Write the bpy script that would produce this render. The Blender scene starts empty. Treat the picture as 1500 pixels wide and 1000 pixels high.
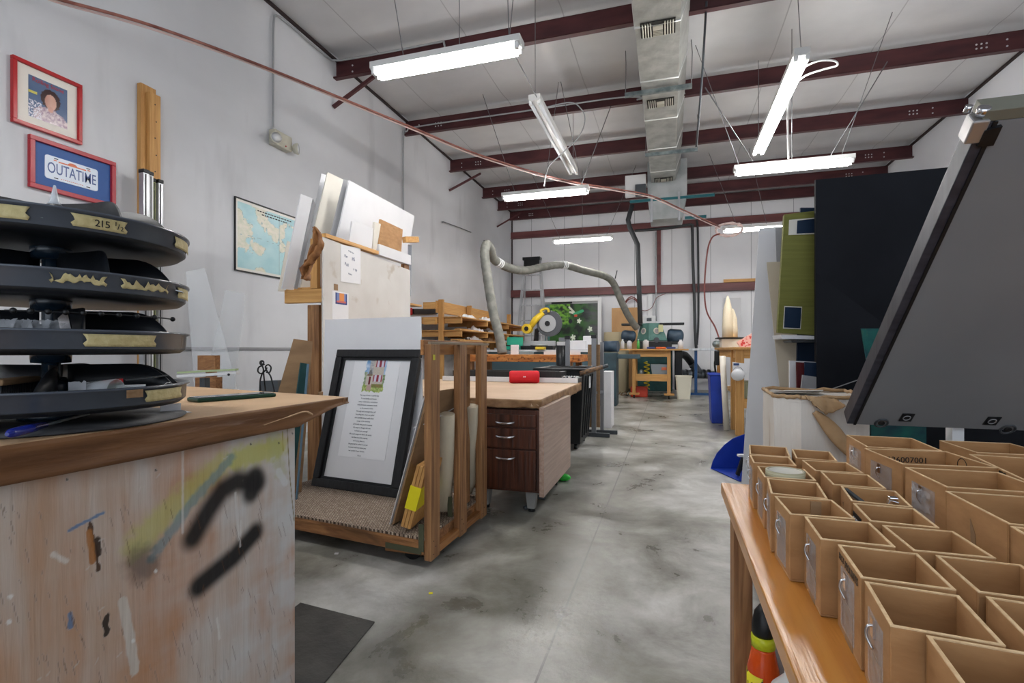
import bpy, bmesh, math, random
from mathutils import Vector, Matrix, noise
random.seed(7)
SC = bpy.context.scene
COL = SC.collection
PI = math.pi
# ------------------------------------------------------------------ camera geometry
F = 744.0
YAW = math.atan(231/744.0)
CS, SN = math.cos(YAW), math.sin(YAW)
CAM = Vector((0, 0, 1.0))
HZ = 512.0
def ray(px, py):
    u = (px-750)/F; v = (HZ-py)/F
    return Vector((-SN+CS*u, CS+SN*u, v))
def at_d(px, py, d): return CAM + ray(px, py)*d
def at_z(px, py, z):
    r = ray(px, py); return CAM + r*((z-1.0)/r.z)
def at_x(px, py, x):
    r = ray(px, py); return CAM + r*(x/r.x)
def at_y(px, py, y):
    r = ray(px, py); return CAM + r*(y/r.y)
V = Vector
# ------------------------------------------------------------------ materials
def lin(c):
    c = c/255.0
    return c/12.92 if c <= 0.04045 else ((c+0.055)/1.055)**2.4
def rgb(r, g, b): return (lin(r), lin(g), lin(b), 1.0)
MATS = {}
def mat(name, c1, c2=None, rough=.6, metal=0.0, scale=(5, 5, 5), detail=5.0, lo=.35, hi=.65, bump=0.0, bscale=None,
        emit=None, alpha=1.0, spec=.5, trans=0.0, ior=1.45, c3=None, s3=(1, 1, 1), lo3=.45, hi3=.6, dist=0.0, sheen=0):
    if name in MATS: return MATS[name]
    m = bpy.data.materials.new(name); m.use_nodes = True
    nt = m.node_tree; b = nt.nodes['Principled BSDF']
    b.inputs['Roughness'].default_value = rough
    b.inputs['Metallic'].default_value = metal
    b.inputs['Specular IOR Level'].default_value = spec
    b.inputs['IOR'].default_value = ior
    b.inputs['Alpha'].default_value = alpha
    b.inputs['Transmission Weight'].default_value = trans
    b.inputs['Base Color'].default_value = c1
    if emit:
        b.inputs['Emission Color'].default_value = emit[0]
        b.inputs['Emission Strength'].default_value = emit[1]
    if c2 or bump:
        tc = nt.nodes.new('ShaderNodeTexCoord')
        def nz(sc, det, l, h):
            mp = nt.nodes.new('ShaderNodeMapping'); mp.inputs['Scale'].default_value = sc
            nt.links.new(tc.outputs['Object'], mp.inputs['Vector'])
            n = nt.nodes.new('ShaderNodeTexNoise'); n.inputs['Scale'].default_value = 1.0
            n.inputs['Detail'].default_value = det; n.inputs['Distortion'].default_value = dist
            nt.links.new(mp.outputs['Vector'], n.inputs['Vector'])
            r = nt.nodes.new('ShaderNodeMapRange'); r.inputs['From Min'].default_value = l; r.inputs['From Max'].default_value = h
            nt.links.new(n.outputs['Fac'], r.inputs['Value'])
            return n, r
        n, r = nz(scale, detail, lo, hi)
        out = None
        if c2:
            mx = nt.nodes.new('ShaderNodeMix'); mx.data_type = 'RGBA'
            mx.inputs['A'].default_value = c1; mx.inputs['B'].default_value = c2
            nt.links.new(r.outputs['Result'], mx.inputs['Factor'])
            out = mx.outputs['Result']
        if c3:
            n3, r3 = nz(s3, 4.0, lo3, hi3)
            m3 = nt.nodes.new('ShaderNodeMix'); m3.data_type = 'RGBA'
            m3.inputs['B'].default_value = c3
            nt.links.new(out, m3.inputs['A']); nt.links.new(r3.outputs['Result'], m3.inputs['Factor'])
            out = m3.outputs['Result']
        if out: nt.links.new(out, b.inputs['Base Color'])
        if bump:
            if bscale: n, r = nz(bscale, 4.0, .3, .7)
            bp = nt.nodes.new('ShaderNodeBump'); bp.inputs['Strength'].default_value = bump
            bp.inputs['Distance'].default_value = .01
            nt.links.new(n.outputs['Fac'], bp.inputs['Height']); nt.links.new(bp.outputs['Normal'], b.inputs['Normal'])
    MATS[name] = m
    return m
def wood(name, a, b, axis, rough=.55, g=60, l=2.5, **k):
    s = [g, g, g]; s['xyz'.index(axis)] = l
    return mat(name, a, b, rough=rough, scale=tuple(s), detail=4, lo=.3, hi=.7, bump=.25, dist=.6, **k)
def attr_mat(name, rough=.6, spec=.4, under=None):
    """colour attribute 'Col'; alpha of it lays paint over the procedural material 'under'"""
    if name in MATS: return MATS[name]
    if under is None:
        m = bpy.data.materials.new(name); m.use_nodes = True; nt = m.node_tree
        b = nt.nodes['Principled BSDF']; b.inputs['Roughness'].default_value = rough
        b.inputs['Specular IOR Level'].default_value = spec
        a = nt.nodes.new('ShaderNodeAttribute'); a.attribute_name = 'Col'
        nt.links.new(a.outputs['Color'], b.inputs['Base Color'])
    else:
        m = under.copy(); m.name = name; nt = m.node_tree; b = nt.nodes['Principled BSDF']
        a = nt.nodes.new('ShaderNodeAttribute'); a.attribute_name = 'Col'
        src = b.inputs['Base Color'].links[0].from_socket
        mx = nt.nodes.new('ShaderNodeMix'); mx.data_type = 'RGBA'
        nt.links.new(src, mx.inputs['A']); nt.links.new(a.outputs['Color'], mx.inputs['B'])
        nt.links.new(a.outputs['Alpha'], mx.inputs['Factor']); nt.links.new(mx.outputs['Result'], b.inputs['Base Color'])
    MATS[name] = m
    return m
# ------------------------------------------------------------------ mesh builder
class MB:
    def __init__(s): s.v = []; s.f = []; s.mi = []; s.sm = []
    def add(s, vs, fs, mi=0, smooth=False):
        o = len(s.v); s.v += [Vector(p) for p in vs]
        for f in fs: s.f.append([i+o for i in f]); s.mi.append(mi); s.sm.append(smooth)
        return s
    def box(s, c, d, rz=0, mi=0, R=None):
        h = Vector(d)/2; M = R if R else Matrix.Rotation(rz, 3, 'Z')
        vs = [Vector(c)+M@Vector((x*h.x, y*h.y, z*h.z)) for x in (-1, 1) for y in (-1, 1) for z in (-1, 1)]
        return s.add(vs, [(0, 1, 3, 2), (4, 6, 7, 5), (0, 4, 5, 1), (2, 3, 7, 6), (0, 2, 6, 4), (1, 5, 7, 3)], mi)
    def bb(s, x0, x1, y0, y1, z0, z1, mi=0):
        return s.box(((x0+x1)/2, (y0+y1)/2, (z0+z1)/2), (abs(x1-x0), abs(y1-y0), abs(z1-z0)), mi=mi)
    def bar(s, a, b, w, h, side=(0, 0, 1), mi=0):
        """bar from a to b; h measured along side, w across"""
        a = Vector(a); b = Vector(b); d = (b-a).normalized(); sd = Vector(side); sd = (sd-d*sd.dot(d))
        if sd.length < 1e-5: sd = Vector((0, 1, 0)); sd = sd-d*sd.dot(d)
        sd.normalize(); t = d.cross(sd)
        q = [sd*(h/2*i)+t*(w/2*j) for i, j in ((-1, -1), (1, -1), (1, 1), (-1, 1))]
        return s.add([a+p for p in q]+[b+p for p in q], [(0, 1, 2, 3), (7, 6, 5, 4), (0, 4, 5, 1), (1, 5, 6, 2), (2, 6, 7, 3), (3, 7, 4, 0)], mi)
    def prism(s, poly, vec, mi=0):
        n = len(poly); vec = Vector(vec)
        vs = [Vector(p) for p in poly]+[Vector(p)+vec for p in poly]
        fs = [list(range(n))[::-1], list(range(n, 2*n))]+[(i, (i+1) % n, n+(i+1) % n, n+i) for i in range(n)]
        return s.add(vs, fs, mi)
    def tube(s, pts, r, n=8, mi=0, closed=False, caps=True):
        pts = [Vector(p) for p in pts]; N = len(pts)
        rr = r if isinstance(r, (list, tuple)) else [r]*N
        vs = []; up = None
        for i, p in enumerate(pts):
            a = pts[i-1] if (i or closed) else pts[i]; b = pts[(i+1) % N] if (i < N-1 or closed) else pts[i]
            d = (b-a).normalized()
            if up is None:
                up = Vector((0, 0, 1)) if abs(d.z) < .9 else Vector((1, 0, 0))
            up = (up-d*up.dot(d)).normalized(); sd = d.cross(up)
            for k in range(n):
                t = 2*PI*k/n; vs.append(p+(up*math.cos(t)+sd*math.sin(t))*rr[i])
        fs = []
        for i in range(N if closed else N-1):
            j = (i+1) % N
            for k in range(n): l = (k+1) % n; fs.append((i*n+k, i*n+l, j*n+l, j*n+k))
        o = len(s.v); s.add(vs, fs, mi, True)
        if caps and not closed:
            s.f += [[o+k for k in range(n)][::-1], [o+(N-1)*n+k for k in range(n)]]; s.mi += [mi, mi]; s.sm += [False, False]
        return s
    def lathe(s, prof, c=(0, 0, 0), n=32, mi=0, M=None, smooth=True, a0=0, a1=2*PI):
        full = abs(a1-a0-2*PI) < 1e-6; c = Vector(c); M = M or Matrix.Identity(3); cnt = n if full else n+1
        vs = []
        for r, z in prof:
            for k in range(cnt):
                t = a0+(a1-a0)*k/n; vs.append(c+M@Vector((r*math.cos(t), r*math.sin(t), z)))
        fs = []
        for i in range(len(prof)-1):
            for k in range(n):
                l = (k+1) % cnt; fs.append((i*cnt+k, i*cnt+l, (i+1)*cnt+l, (i+1)*cnt+k))
        s.add(vs, fs, mi, smooth)
        if full:
            o = len(s.v)-len(vs)
            for i, rev in ((0, True), (len(prof)-1, False)):
                if prof[i][0] > 1e-5:
                    L = [o+i*cnt+k for k in range(cnt)]; s.f.append(L[::-1] if rev else L); s.mi.append(mi); s.sm.append(False)
        return s
    def cyl(s, a, b, r, n=16, mi=0, r2=None):
        return s.tube([a, b], [r, r if r2 is None else r2], n, mi)
    def sphere(s, c, r, n=12, mi=0, sc=(1, 1, 1)):
        pr = [(r*math.sin(PI*i/n), -r*math.cos(PI*i/n)) for i in range(n+1)]; pr[0] = (1e-4, -r); pr[-1] = (1e-4, r)
        return s.lathe(pr, c, 2*n, mi, Matrix.Diagonal(sc))
    def grid(s, fn, nu, nv, mi=0, smooth=True):
        vs = [fn(i/nu, j/nv) for j in range(nv+1) for i in range(nu+1)]
        fs = [(j*(nu+1)+i, j*(nu+1)+i+1, (j+1)*(nu+1)+i+1, (j+1)*(nu+1)+i) for j in range(nv) for i in range(nu)]
        return s.add(vs, fs, mi, smooth)
    def build(s, name, m, parent=None, bevel=0, cols=None):
        me = bpy.data.meshes.new(name)
        if parent is not None:
            o = Vector((0, 0, 0)); p = parent
            while p is not None: o = o+p.location; p = p.parent
        else:
            xs = [p.x for p in s.v]; ys = [p.y for p in s.v]; zs = [p.z for p in s.v]
            o = Vector(((min(xs)+max(xs))/2, (min(ys)+max(ys))/2, min(zs)))
        me.from_pydata([p-o for p in s.v], [], s.f)
        for mm in (m if isinstance(m, (list, tuple)) else [m]): me.materials.append(mm)
        me.polygons.foreach_set('material_index', s.mi); me.polygons.foreach_set('use_smooth', s.sm)
        me.update()
        if cols is not None:
            at = me.color_attributes.new('Col', 'FLOAT_COLOR', 'POINT')
            flat = []
            for c in cols: flat += list(c) if len(c) == 4 else list(c)+[1.0]
            at.data.foreach_set('color', flat)
        bm = bmesh.new(); bm.from_mesh(me)
        if cols is None: bmesh.ops.recalc_face_normals(bm, faces=bm.faces)
        bm.to_mesh(me); bm.free()
        ob = bpy.data.objects.new(name, me); COL.objects.link(ob)
        if parent is not None: ob.parent = parent
        else: ob.location = o
        if bevel:
            bv = ob.modifiers.new('Bevel', 'BEVEL'); bv.width = bevel; bv.segments = 2; bv.limit_method = 'ANGLE'; bv.angle_limit = .7
        return ob
def thing(name, label, cat, loc=(0, 0, 0), group=None):
    o = bpy.data.objects.new(name, None); COL.objects.link(o); o.location = Vector(loc); o.empty_display_size = .05
    o['label'] = label; o['category'] = cat
    if group: o['group'] = group
    return o
def tag(o, label, cat, group=None):
    o['label'] = label; o['category'] = cat
    if group: o['group'] = group
    return o
def lab(o, label): o['label'] = label; return o
def struct(o): o['kind'] = 'structure'; return o
def stuff(o): o['kind'] = 'stuff'; return o
def dup(o, parent=None, loc=None):
    c = o.copy(); COL.objects.link(c)
    if parent is not None: c.parent = parent
    if loc is not None: c.location = loc
    for ch in list(o.children): dup(ch, c)
    return c
FONT = None
def text(s, size, loc, right, up, m, name, parent, align='CENTER', ext=.0004, sx=1.0, bold=0):
    cu = bpy.data.curves.new(name, 'FONT'); cu.body = s; cu.size = size; cu.align_x = align; cu.align_y = 'CENTER'; cu.extrude = ext; cu.offset = bold
    cu.resolution_u = 3
    to = bpy.data.objects.new(name+'_src', cu); COL.objects.link(to)
    bpy.context.view_layer.update()
    me = bpy.data.meshes.new_from_object(to.evaluated_get(bpy.context.evaluated_depsgraph_get()))
    bpy.data.objects.remove(to)
    R = Vector(right).normalized(); U = Vector(up).normalized(); N = R.cross(U)
    o = Vector((0, 0, 0)); p = parent
    while p is not None: o = o+p.location; p = p.parent
    for v in me.vertices:
        v.co = Vector(loc)-o+R*v.co.x*sx+U*v.co.y+N*v.co.z
    me.materials.clear(); me.materials.append(m)
    ob = bpy.data.objects.new(name, me); COL.objects.link(ob); ob.parent = parent
    return ob
def painted(name, o, u, v, nu, nv, fn, m, parent):
    """flat sheet from corner o spanned by u (right) and v (up); fn(s,t)->rgba"""
    o = Vector(o); u = Vector(u); v = Vector(v)
    mb = MB(); mb.grid(lambda s, t: o+u*s+v*t, nu, nv, smooth=False)
    cols = [fn(i/nu, j/nv) for j in range(nv+1) for i in range(nu+1)]
    return mb.build(name, m, parent, cols=cols)
def spline(pts, n=8):
    pts = [Vector(p) for p in pts]; P = [pts[0]]+pts+[pts[-1]]; out = []
    for i in range(1, len(P)-2):
        for k in range(n):
            t = k/n; a, b, c, d = P[i-1], P[i], P[i+1], P[i+2]
            out.append(.5*((2*b)+(c-a)*t+(2*a-5*b+4*c-d)*t*t+(3*b-a-3*c+d)*t**3))
    out.append(pts[-1]); return out
def fbm(x, y, z=0, o=4):
    return noise.fractal(Vector((x, y, z)), 1.0, 2.0, o)
def mixc(a, b, t):
    t = max(0, min(1, t)); return tuple(a[i]*(1-t)+b[i]*t for i in range(3))
def segd(p, a, b):
    ax, ay = a; bx, by = b; px, py = p; dx, dy = bx-ax, by-ay; L = dx*dx+dy*dy
    t = 0 if L == 0 else max(0, min(1, ((px-ax)*dx+(py-ay)*dy)/L))
    return math.hypot(px-ax-t*dx, py-ay-t*dy)
# ------------------------------------------------------------------ shared materials
m_wall = mat('wall_paint', rgb(218, 219, 222), rgb(206, 207, 210), rough=.75, scale=(.7, .7, 1.2), bump=.15, bscale=(6, 6, 6), c3=rgb(188, 189, 192), s3=(2.5, 2.5, .6), lo3=.58, hi3=.8)
m_ceil = mat('insulation_facing', rgb(208, 208, 209), rgb(190, 190, 192), rough=.45, scale=(1.2, .5, 1), bump=.5, bscale=(3.5, .8, 1))
m_steel = mat('maroon_steel', rgb(86, 44, 46), rgb(66, 32, 36), rough=.45, scale=(2, 8, 8), spec=.5)
m_steel2 = mat('maroon_girt', rgb(122, 72, 70), rgb(96, 54, 54), rough=.5, scale=(1, 8, 8))
m_dot = mat('bare_metal_bolt', rgb(205, 205, 205), rough=.4)
m_galv = mat('galvanized', rgb(150, 160, 160), rgb(110, 122, 124), rough=.4, metal=.7, scale=(12, 12, 12))
m_alu = mat('aluminum', rgb(205, 207, 210), rgb(170, 172, 176), rough=.35, metal=.7, scale=(20, 20, 2))
m_chrome = mat('chrome', rgb(215, 215, 218), rough=.18, metal=1.0)
m_black = mat('black_plastic', rgb(22, 24, 27), rgb(14, 15, 17), rough=.4, scale=(8, 8, 8))
m_blackm = mat('black_satin_frame', rgb(30, 30, 32), rgb(20, 20, 22), rough=.45, scale=(60, 60, 5), bump=.2)
m_dgrey = mat('dark_gray_metal', rgb(78, 82, 86), rough=.45, metal=.4)
m_white = mat('white_board', rgb(226, 226, 228), rgb(216, 216, 219), rough=.6, scale=(2, 2, 2))
m_whitep = mat('white_paint_metal', rgb(225, 225, 225), rough=.35)
m_paper = mat('white_paper', rgb(236, 236, 238), rough=.8)
m_offw = mat('cream_board', rgb(224, 219, 208), rgb(212, 206, 194), rough=.7, scale=(3, 3, 3))
m_gray = mat('gray_board', rgb(150, 150, 152), rough=.6)
m_kraft = mat('kraft_paper', rgb(196, 164, 128), rgb(180, 146, 110), rough=.6, scale=(3, 3, 3), bump=.35, bscale=(9, 5, 9))
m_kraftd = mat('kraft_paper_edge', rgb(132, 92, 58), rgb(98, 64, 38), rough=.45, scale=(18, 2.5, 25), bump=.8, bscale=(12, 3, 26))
m_card = mat('cardboard', rgb(182, 138, 92), rgb(166, 122, 78), rough=.75, scale=(14, 14, 40), bump=.12, c3=rgb(150, 108, 68), s3=(5, 5, 5), lo3=.55, hi3=.75)
m_carde = mat('cardboard_cut_edge', rgb(234, 204, 160), rgb(214, 180, 136), rough=.8, scale=(90, 90, 90))
m_cardt = mat('tan_cardboard_dark', rgb(158, 126, 92), rgb(138, 108, 78), rough=.75, scale=(6, 6, 20), bump=.1)
m_2x4z = wood('lumber_upright', rgb(176, 130, 86), rgb(118, 78, 46), 'z', c3=rgb(104, 72, 46), s3=(7, 7, 3), lo3=.52, hi3=.75)
m_2x4x = wood('lumber_cross', rgb(174, 124, 78), rgb(124, 80, 46), 'x', c3=rgb(104, 72, 46), s3=(3, 7, 7), lo3=.55, hi3=.75)
m_2x4y = wood('lumber_long', rgb(178, 124, 70), rgb(132, 84, 44), 'y')
m_pinez = wood('pine_upright', rgb(208, 160, 96), rgb(180, 128, 70), 'z')
m_piney = wood('pine_long', rgb(214, 166, 100), rgb(186, 134, 74), 'y')
m_pinex = wood('pine_cross', rgb(214, 166, 100), rgb(186, 134, 74), 'x')
m_benchy = wood('varnished_maple', rgb(206, 146, 72), rgb(182, 118, 50), 'y', rough=.28, g=40, l=2, c3=rgb(160, 98, 40), s3=(3, 1.5, 3), lo3=.5, hi3=.8)
m_walnut = wood('walnut_veneer', rgb(88, 46, 28), rgb(54, 28, 18), 'z', rough=.32)
m_walnuth = wood('walnut_veneer_lit_side', rgb(184, 158, 142), rgb(154, 124, 108), 'y', rough=.3)  # paler walnut copy, the desk side's light reflection painted into its colour
m_tape = mat('masking_tape', rgb(206, 192, 142), rgb(188, 172, 122), rough=.7, scale=(60, 60, 60), bump=.4, bscale=(90, 90, 90))
m_ink = mat('black_ink', rgb(24, 22, 22), rough=.6)
m_green = mat('machine_green', rgb(104, 148, 138), rgb(84, 128, 120), rough=.4, scale=(4, 4, 4))
m_greend = mat('machine_dark_green', rgb(34, 84, 84), rgb(22, 60, 62), rough=.5, scale=(4, 4, 4))
m_blue = mat('blue_plastic', rgb(28, 62, 168), rgb(24, 52, 146), rough=.4, scale=(4, 4, 4))
m_glassclear = mat('clear_tape', rgb(250, 250, 252), rgb(235, 236, 240), rough=.12, alpha=.26, scale=(60, 60, 60), bump=1.0, spec=1.0)
m_red = mat('red_paint', rgb(176, 26, 32), rough=.3)
# ================================================================== ROOM
XL, XR, YB, YF, ZC = -4.2, 4.3, 13.5, -4.0, 4.795
def quad_struct(name, mb, m): return struct(mb.build(name, m))
# floor: polished concrete with saw-cut joints
mf = bpy.data.materials.new('polished_concrete'); mf.use_nodes = True
nt = mf.node_tree; b = nt.nodes['Principled BSDF']; N = nt.nodes.new; Lk = nt.links.new
b.inputs['Specular IOR Level'].default_value = .5
tc = N('ShaderNodeTexCoord')
def nnoise(scale, det=6, dist=0.0, rough=.6, vec=None):
    n = N('ShaderNodeTexNoise'); n.inputs['Scale'].default_value = scale; n.inputs['Detail'].default_value = det
    n.inputs['Distortion'].default_value = dist; n.inputs['Roughness'].default_value = rough
    Lk(vec or tc.outputs['Object'], n.inputs['Vector']); return n
def ramp(src, stops):
    r = N('ShaderNodeValToRGB'); e = r.color_ramp.elements
    e[0].position, e[0].color = stops[0]; e[1].position, e[1].color = stops[-1]
    for p, c in stops[1:-1]:
        x = e.new(p); x.color = c
    Lk(src, r.inputs['Fac']); return r
n1 = nnoise(.9, 8, .5, .62); n2 = nnoise(2.6, 10, .35, .68); n3 = nnoise(40, 4)
r1 = ramp(n1.outputs['Fac'], [(.30, rgb(108, 106, 95)), (.44, rgb(158, 157, 148)), (.56, rgb(194, 194, 190)), (.72, rgb(216, 216, 213))])
r2 = ramp(n2.outputs['Fac'], [(.32, rgb(134, 130, 120)), (.48, rgb(204, 203, 199)), (.66, rgb(255, 255, 255))])
mx = N('ShaderNodeMix'); mx.data_type = 'RGBA'; mx.blend_type = 'MULTIPLY'; mx.inputs['Factor'].default_value = .9
Lk(r1.outputs['Color'], mx.inputs['A']); Lk(r2.outputs['Color'], mx.inputs['B'])
sp = N('ShaderNodeSeparateXYZ'); Lk(tc.outputs['Object'], sp.inputs['Vector'])
def joint(sock, pos, w=.004):
    a = N('ShaderNodeMath'); a.operation = 'SUBTRACT'; a.inputs[1].default_value = pos; Lk(sock, a.inputs[0])
    c = N('ShaderNodeMath'); c.operation = 'ABSOLUTE'; Lk(a.outputs[0], c.inputs[0])
    d = N('ShaderNodeMath'); d.operation = 'LESS_THAN'; d.inputs[1].default_value = w; Lk(c.outputs[0], d.inputs[0]); return d.outputs[0]
FX0 = (XL+XR)/2; FY0 = (YB+YF)/2
js = [joint(sp.outputs['X'], -.385-FX0), joint(sp.outputs['Y'], 7.2-FY0, .005), joint(sp.outputs['Y'], .8-FY0, .005)]
acc = js[0]
for j in js[1:]:
    a = N('ShaderNodeMath'); a.operation = 'MAXIMUM'; Lk(acc, a.inputs[0]); Lk(j, a.inputs[1]); acc = a.outputs[0]
mj = N('ShaderNodeMix'); mj.data_type = 'RGBA'; mj.inputs['B'].default_value = rgb(70, 70, 66)
Lk(mx.outputs['Result'], mj.inputs['A'])
sc_ = N('ShaderNodeMath'); sc_.operation = 'MULTIPLY'; sc_.inputs[1].default_value = .6; Lk(acc, sc_.inputs[0]); Lk(sc_.outputs[0], mj.inputs['Factor'])
Lk(mj.outputs['Result'], b.inputs['Base Color'])
rr = N('ShaderNodeMapRange'); rr.inputs['From Min'].default_value = .3; rr.inputs['From Max'].default_value = .7
rr.inputs['To Min'].default_value = .22; rr.inputs['To Max'].default_value = .5; Lk(n2.outputs['Fac'], rr.inputs['Value']); Lk(rr.outputs['Result'], b.inputs['Roughness'])
bp = N('ShaderNodeBump'); bp.inputs['Strength'].default_value = .12; bp.inputs['Distance'].default_value = .01
Lk(n3.outputs['Fac'], bp.inputs['Height']); Lk(bp.outputs['Normal'], b.inputs['Normal'])
quad_struct('floor', MB().bb(XL-.15, XR+.15, YF-.15, YB+.15, -.12, 0), mf)
# walls
quad_struct('wall_left', MB().bb(XL-.15, XL, YF, YB, 0, ZC+.1), m_wall)
m_wr = mat('wall_right_daylit', rgb(236, 239, 244), rgb(228, 231, 238), rough=.7, scale=(.7, .7, 1.2), bump=.1, bscale=(5, 5, 5))  # paler, bluer wall paint: daylight on this wall put into the colour
quad_struct('wall_right', MB().bb(XR, XR+.15, YF, YB, 0, ZC+.1), m_wr)
# back wall with vertical facing seams
def seam_mat(name, base_a, base_b, axis, period, shade):
    m = mat(name, base_a, base_b, rough=.5, scale=(.8, 1, .8), bump=.35, bscale=(5, 5, .9))
    nt = m.node_tree; b = nt.nodes['Principled BSDF']; src = b.inputs['Base Color'].links[0].from_socket
    tc = nt.nodes.new('ShaderNodeTexCoord'); s = nt.nodes.new('ShaderNodeSeparateXYZ'); nt.links.new(tc.outputs['Object'], s.inputs[0])
    a = nt.nodes.new('ShaderNodeMath'); a.operation = 'PINGPONG'; a.inputs[1].default_value = period/2; nt.links.new(s.outputs[axis], a.inputs[0])
    l = nt.nodes.new('ShaderNodeMath'); l.operation = 'LESS_THAN'; l.inputs[1].default_value = .007; nt.links.new(a.outputs[0], l.inputs[0])
    mx = nt.nodes.new('ShaderNodeMix'); mx.data_type = 'RGBA'; mx.inputs['B'].default_value = shade
    nt.links.new(src, mx.inputs['A']); nt.links.new(l.outputs[0], mx.inputs['Factor']); nt.links.new(mx.outputs['Result'], b.inputs['Base Color'])
    return m
m_back = seam_mat('insulation_wall', rgb(238, 238, 240), rgb(228, 228, 231), 'X', .92, rgb(168, 168, 172))
quad_struct('wall_back', MB().bb(XL, XR, YB, YB+.15, 0, ZC+.1), m_back)
m_ceils = seam_mat('insulation_ceiling', rgb(212, 212, 213), rgb(194, 194, 196), 'X', 1.22, rgb(172, 172, 174))
quad_struct('ceiling', MB().bb(XL-.15, XR+.15, YF-.15, YB+.15, ZC+.1, ZC+.2), m_ceils)
# insulation sagging between the purlins: the visible underside
PY = [.3, 2.1, 3.9, 5.71, 7.55, 9.35, 11.2, 12.3, 13.33]
mb = MB()
ys = [YF]+[YF+ (YB-YF)*k/140 for k in range(1, 140)]+[YB]
def sag(x, y):
    d = min(abs(y-p) for p in PY)
    return ZC+.02+ .045*math.exp(-(d/.25)**2) - .012*math.sin(x*2*PI/1.22)**2*min(1, d*2) + .012*fbm(x*.8, y*1.3)*min(1, d*2)
mb.grid(lambda s, t: Vector((XL+(XR-XL)*s, YF+(YB-YF)*t, sag(XL+(XR-XL)*s, YF+(YB-YF)*t))), 60, 240)
struct(mb.build('ceiling_insulation', m_ceils))
# front wall with the open roll-up door behind the camera
quad_struct('wall_front', MB().bb(XL, -2.6, YF-.15, YF, 0, ZC+.1).bb(3.8, XR, YF-.15, YF, 0, ZC+.1).bb(-2.6, 3.8, YF-.15, YF, 4.2, ZC+.1), m_wall)
# purlins
n = 1
for y in PY:
    mb = MB(); z1 = ZC; z0 = ZC-.25
    mb.bb(XL, XR, y, y+.006, z0, z1)
    mb.bb(XL, XR, y-.065, y, z0, z0+.006)
    mb.bb(XL, XR, y-.065, y-.06, z0, z0+.02)
    mb.bb(XL, XR, y, y+.065, z1-.006, z1)
    for xs in ((XL+.55, 1), (XR-.75, -1)):
        x0, sg = xs
        for i in range(3):
            for j in range(2): mb.cyl((x0+i*.05, y+.001, z0+.1+j*.05), (x0+i*.05, y-.006, z0+.1+j*.05), .011, 8, 1)
        for j in range(2): mb.cyl((x0-sg*.3, y+.001, z0+.08+j*.08), (x0-sg*.3, y-.006, z0+.08+j*.08), .011, 8, 1)
    struct(mb.build('trim_%d' % n, [m_steel, m_dot])); n += 1
# wall girts on the back wall
for z0, z1 in ((2.44, 2.64), (4.06, 4.24)):
    mb = MB(); mb.bb(XL, XR, YB-.09, YB-.084, z0, z1); mb.bb(XL, XR, YB-.09, YB, z1-.006, z1); mb.bb(XL, XR, YB-.13, YB-.09, z0, z0+.006)
    mb.bb(XL, XR, YB-.09, YB, z0, z0+.006)
    struct(mb.build('trim_%d' % n, m_steel2)); n += 1
# dark closure line where walls meet the ceiling
m_cl = mat('dark_closure', rgb(52, 40, 40), rough=.7)
for x0, x1 in ((XL, XL+.03), (XR-.03, XR)):
    struct(MB().bb(x0, x1, YF, YB, ZC-.012, ZC+.02).build('trim_%d' % n, m_cl)); n += 1
struct(MB().bb(XL, XL+.03, YB-.03, YB, 0, ZC).build('trim_%d' % n, m_cl)); n += 1
# steel column between the girts
struct(MB().bb(at_y(965, 400, YB-.05).x-.05, at_y(965, 400, YB-.05).x+.05, YB-.08, YB-.001, 2.64, 4.06).build('trim_%d' % n, m_steel2)); n += 1
# pale timber nailed on the right part of the lower girt and the chair rail along the left wall
p = at_y(1060, 416, YB-.1)
struct(MB().bb(p.x, XR, YB-.09, YB-.05, 2.645, 2.72).build('trim_%d' % n, m_pinex)); n += 1
struct(MB().bb(XL, XL+.02, .8, 9.0, 1.0, 1.025).build('trim_%d' % n, mat('wall_rail', rgb(150, 150, 152), rough=.6))); n += 1
# ================================================================== LIGHT FIXTURES
m_tube = mat('lit_tube', rgb(255, 255, 255), emit=((1.0, .985, .965, 1), 34.0))
m_tubeoff = mat('unlit_tube', rgb(236, 238, 242), rough=.25)
m_fix = mat('fixture_enamel', rgb(208, 208, 206), rough=.35)
m_wire = mat('hanger_wire', rgb(120, 120, 122), rough=.5, metal=.5)
def fixture(label, c, L, along, lit=True, wires=((-.4, 0), (.4, 0)), group='fluorescent light fixtures hung from the ceiling'):
    c = Vector(c); t = thing('fluorescent_light', label, 'ceiling light', c, group)
    d = Vector((1, 0, 0)) if along == 'x' else Vector((0, 1, 0)); s = Vector((0, 1, 0)) if along == 'x' else Vector((1, 0, 0))
    h = L/2
    mb = MB(); prof = [s*-.03+V((0, 0, -.02)), s*-.065+V((0, 0, .0)), s*-.065+V((0, 0, .05)), s*.065+V((0, 0, .05)), s*.065+V((0, 0, 0)), s*.03+V((0, 0, -.02))]
    mb.prism([c-d*h+p for p in prof], d*L)
    mb.build('housing', m_fix, t, bevel=.003)
    for sg in (-1, 1):
        MB().cyl(c+s*.045*sg-d*(h-.05)+V((0, 0, -.035)), c+s*.045*sg+d*(h-.05)+V((0, 0, -.035)), .019, 12).build('tube', m_tube if lit else m_tubeoff, t)
    for e in (-1, 1):
        for sg in (-1, 1):
            mb = MB(); mb.box(c+s*.045*sg+d*(h-.03)*e+V((0, 0, -.028)), [abs(d[i])*.03+abs(s[i])*.035+(.05 if i == 2 else 0) for i in range(3)])
            mb.build('socket', m_whitep, t, bevel=.004)
    for a, lean in wires:
        p = c+d*(a*L)+V((0, 0, .05)); q = Vector((p.x, p.y, ZC-.01))+d*lean
        MB().tube([p, q], .004, 6).build('hanger', m_wire, t)
    return t
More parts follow.
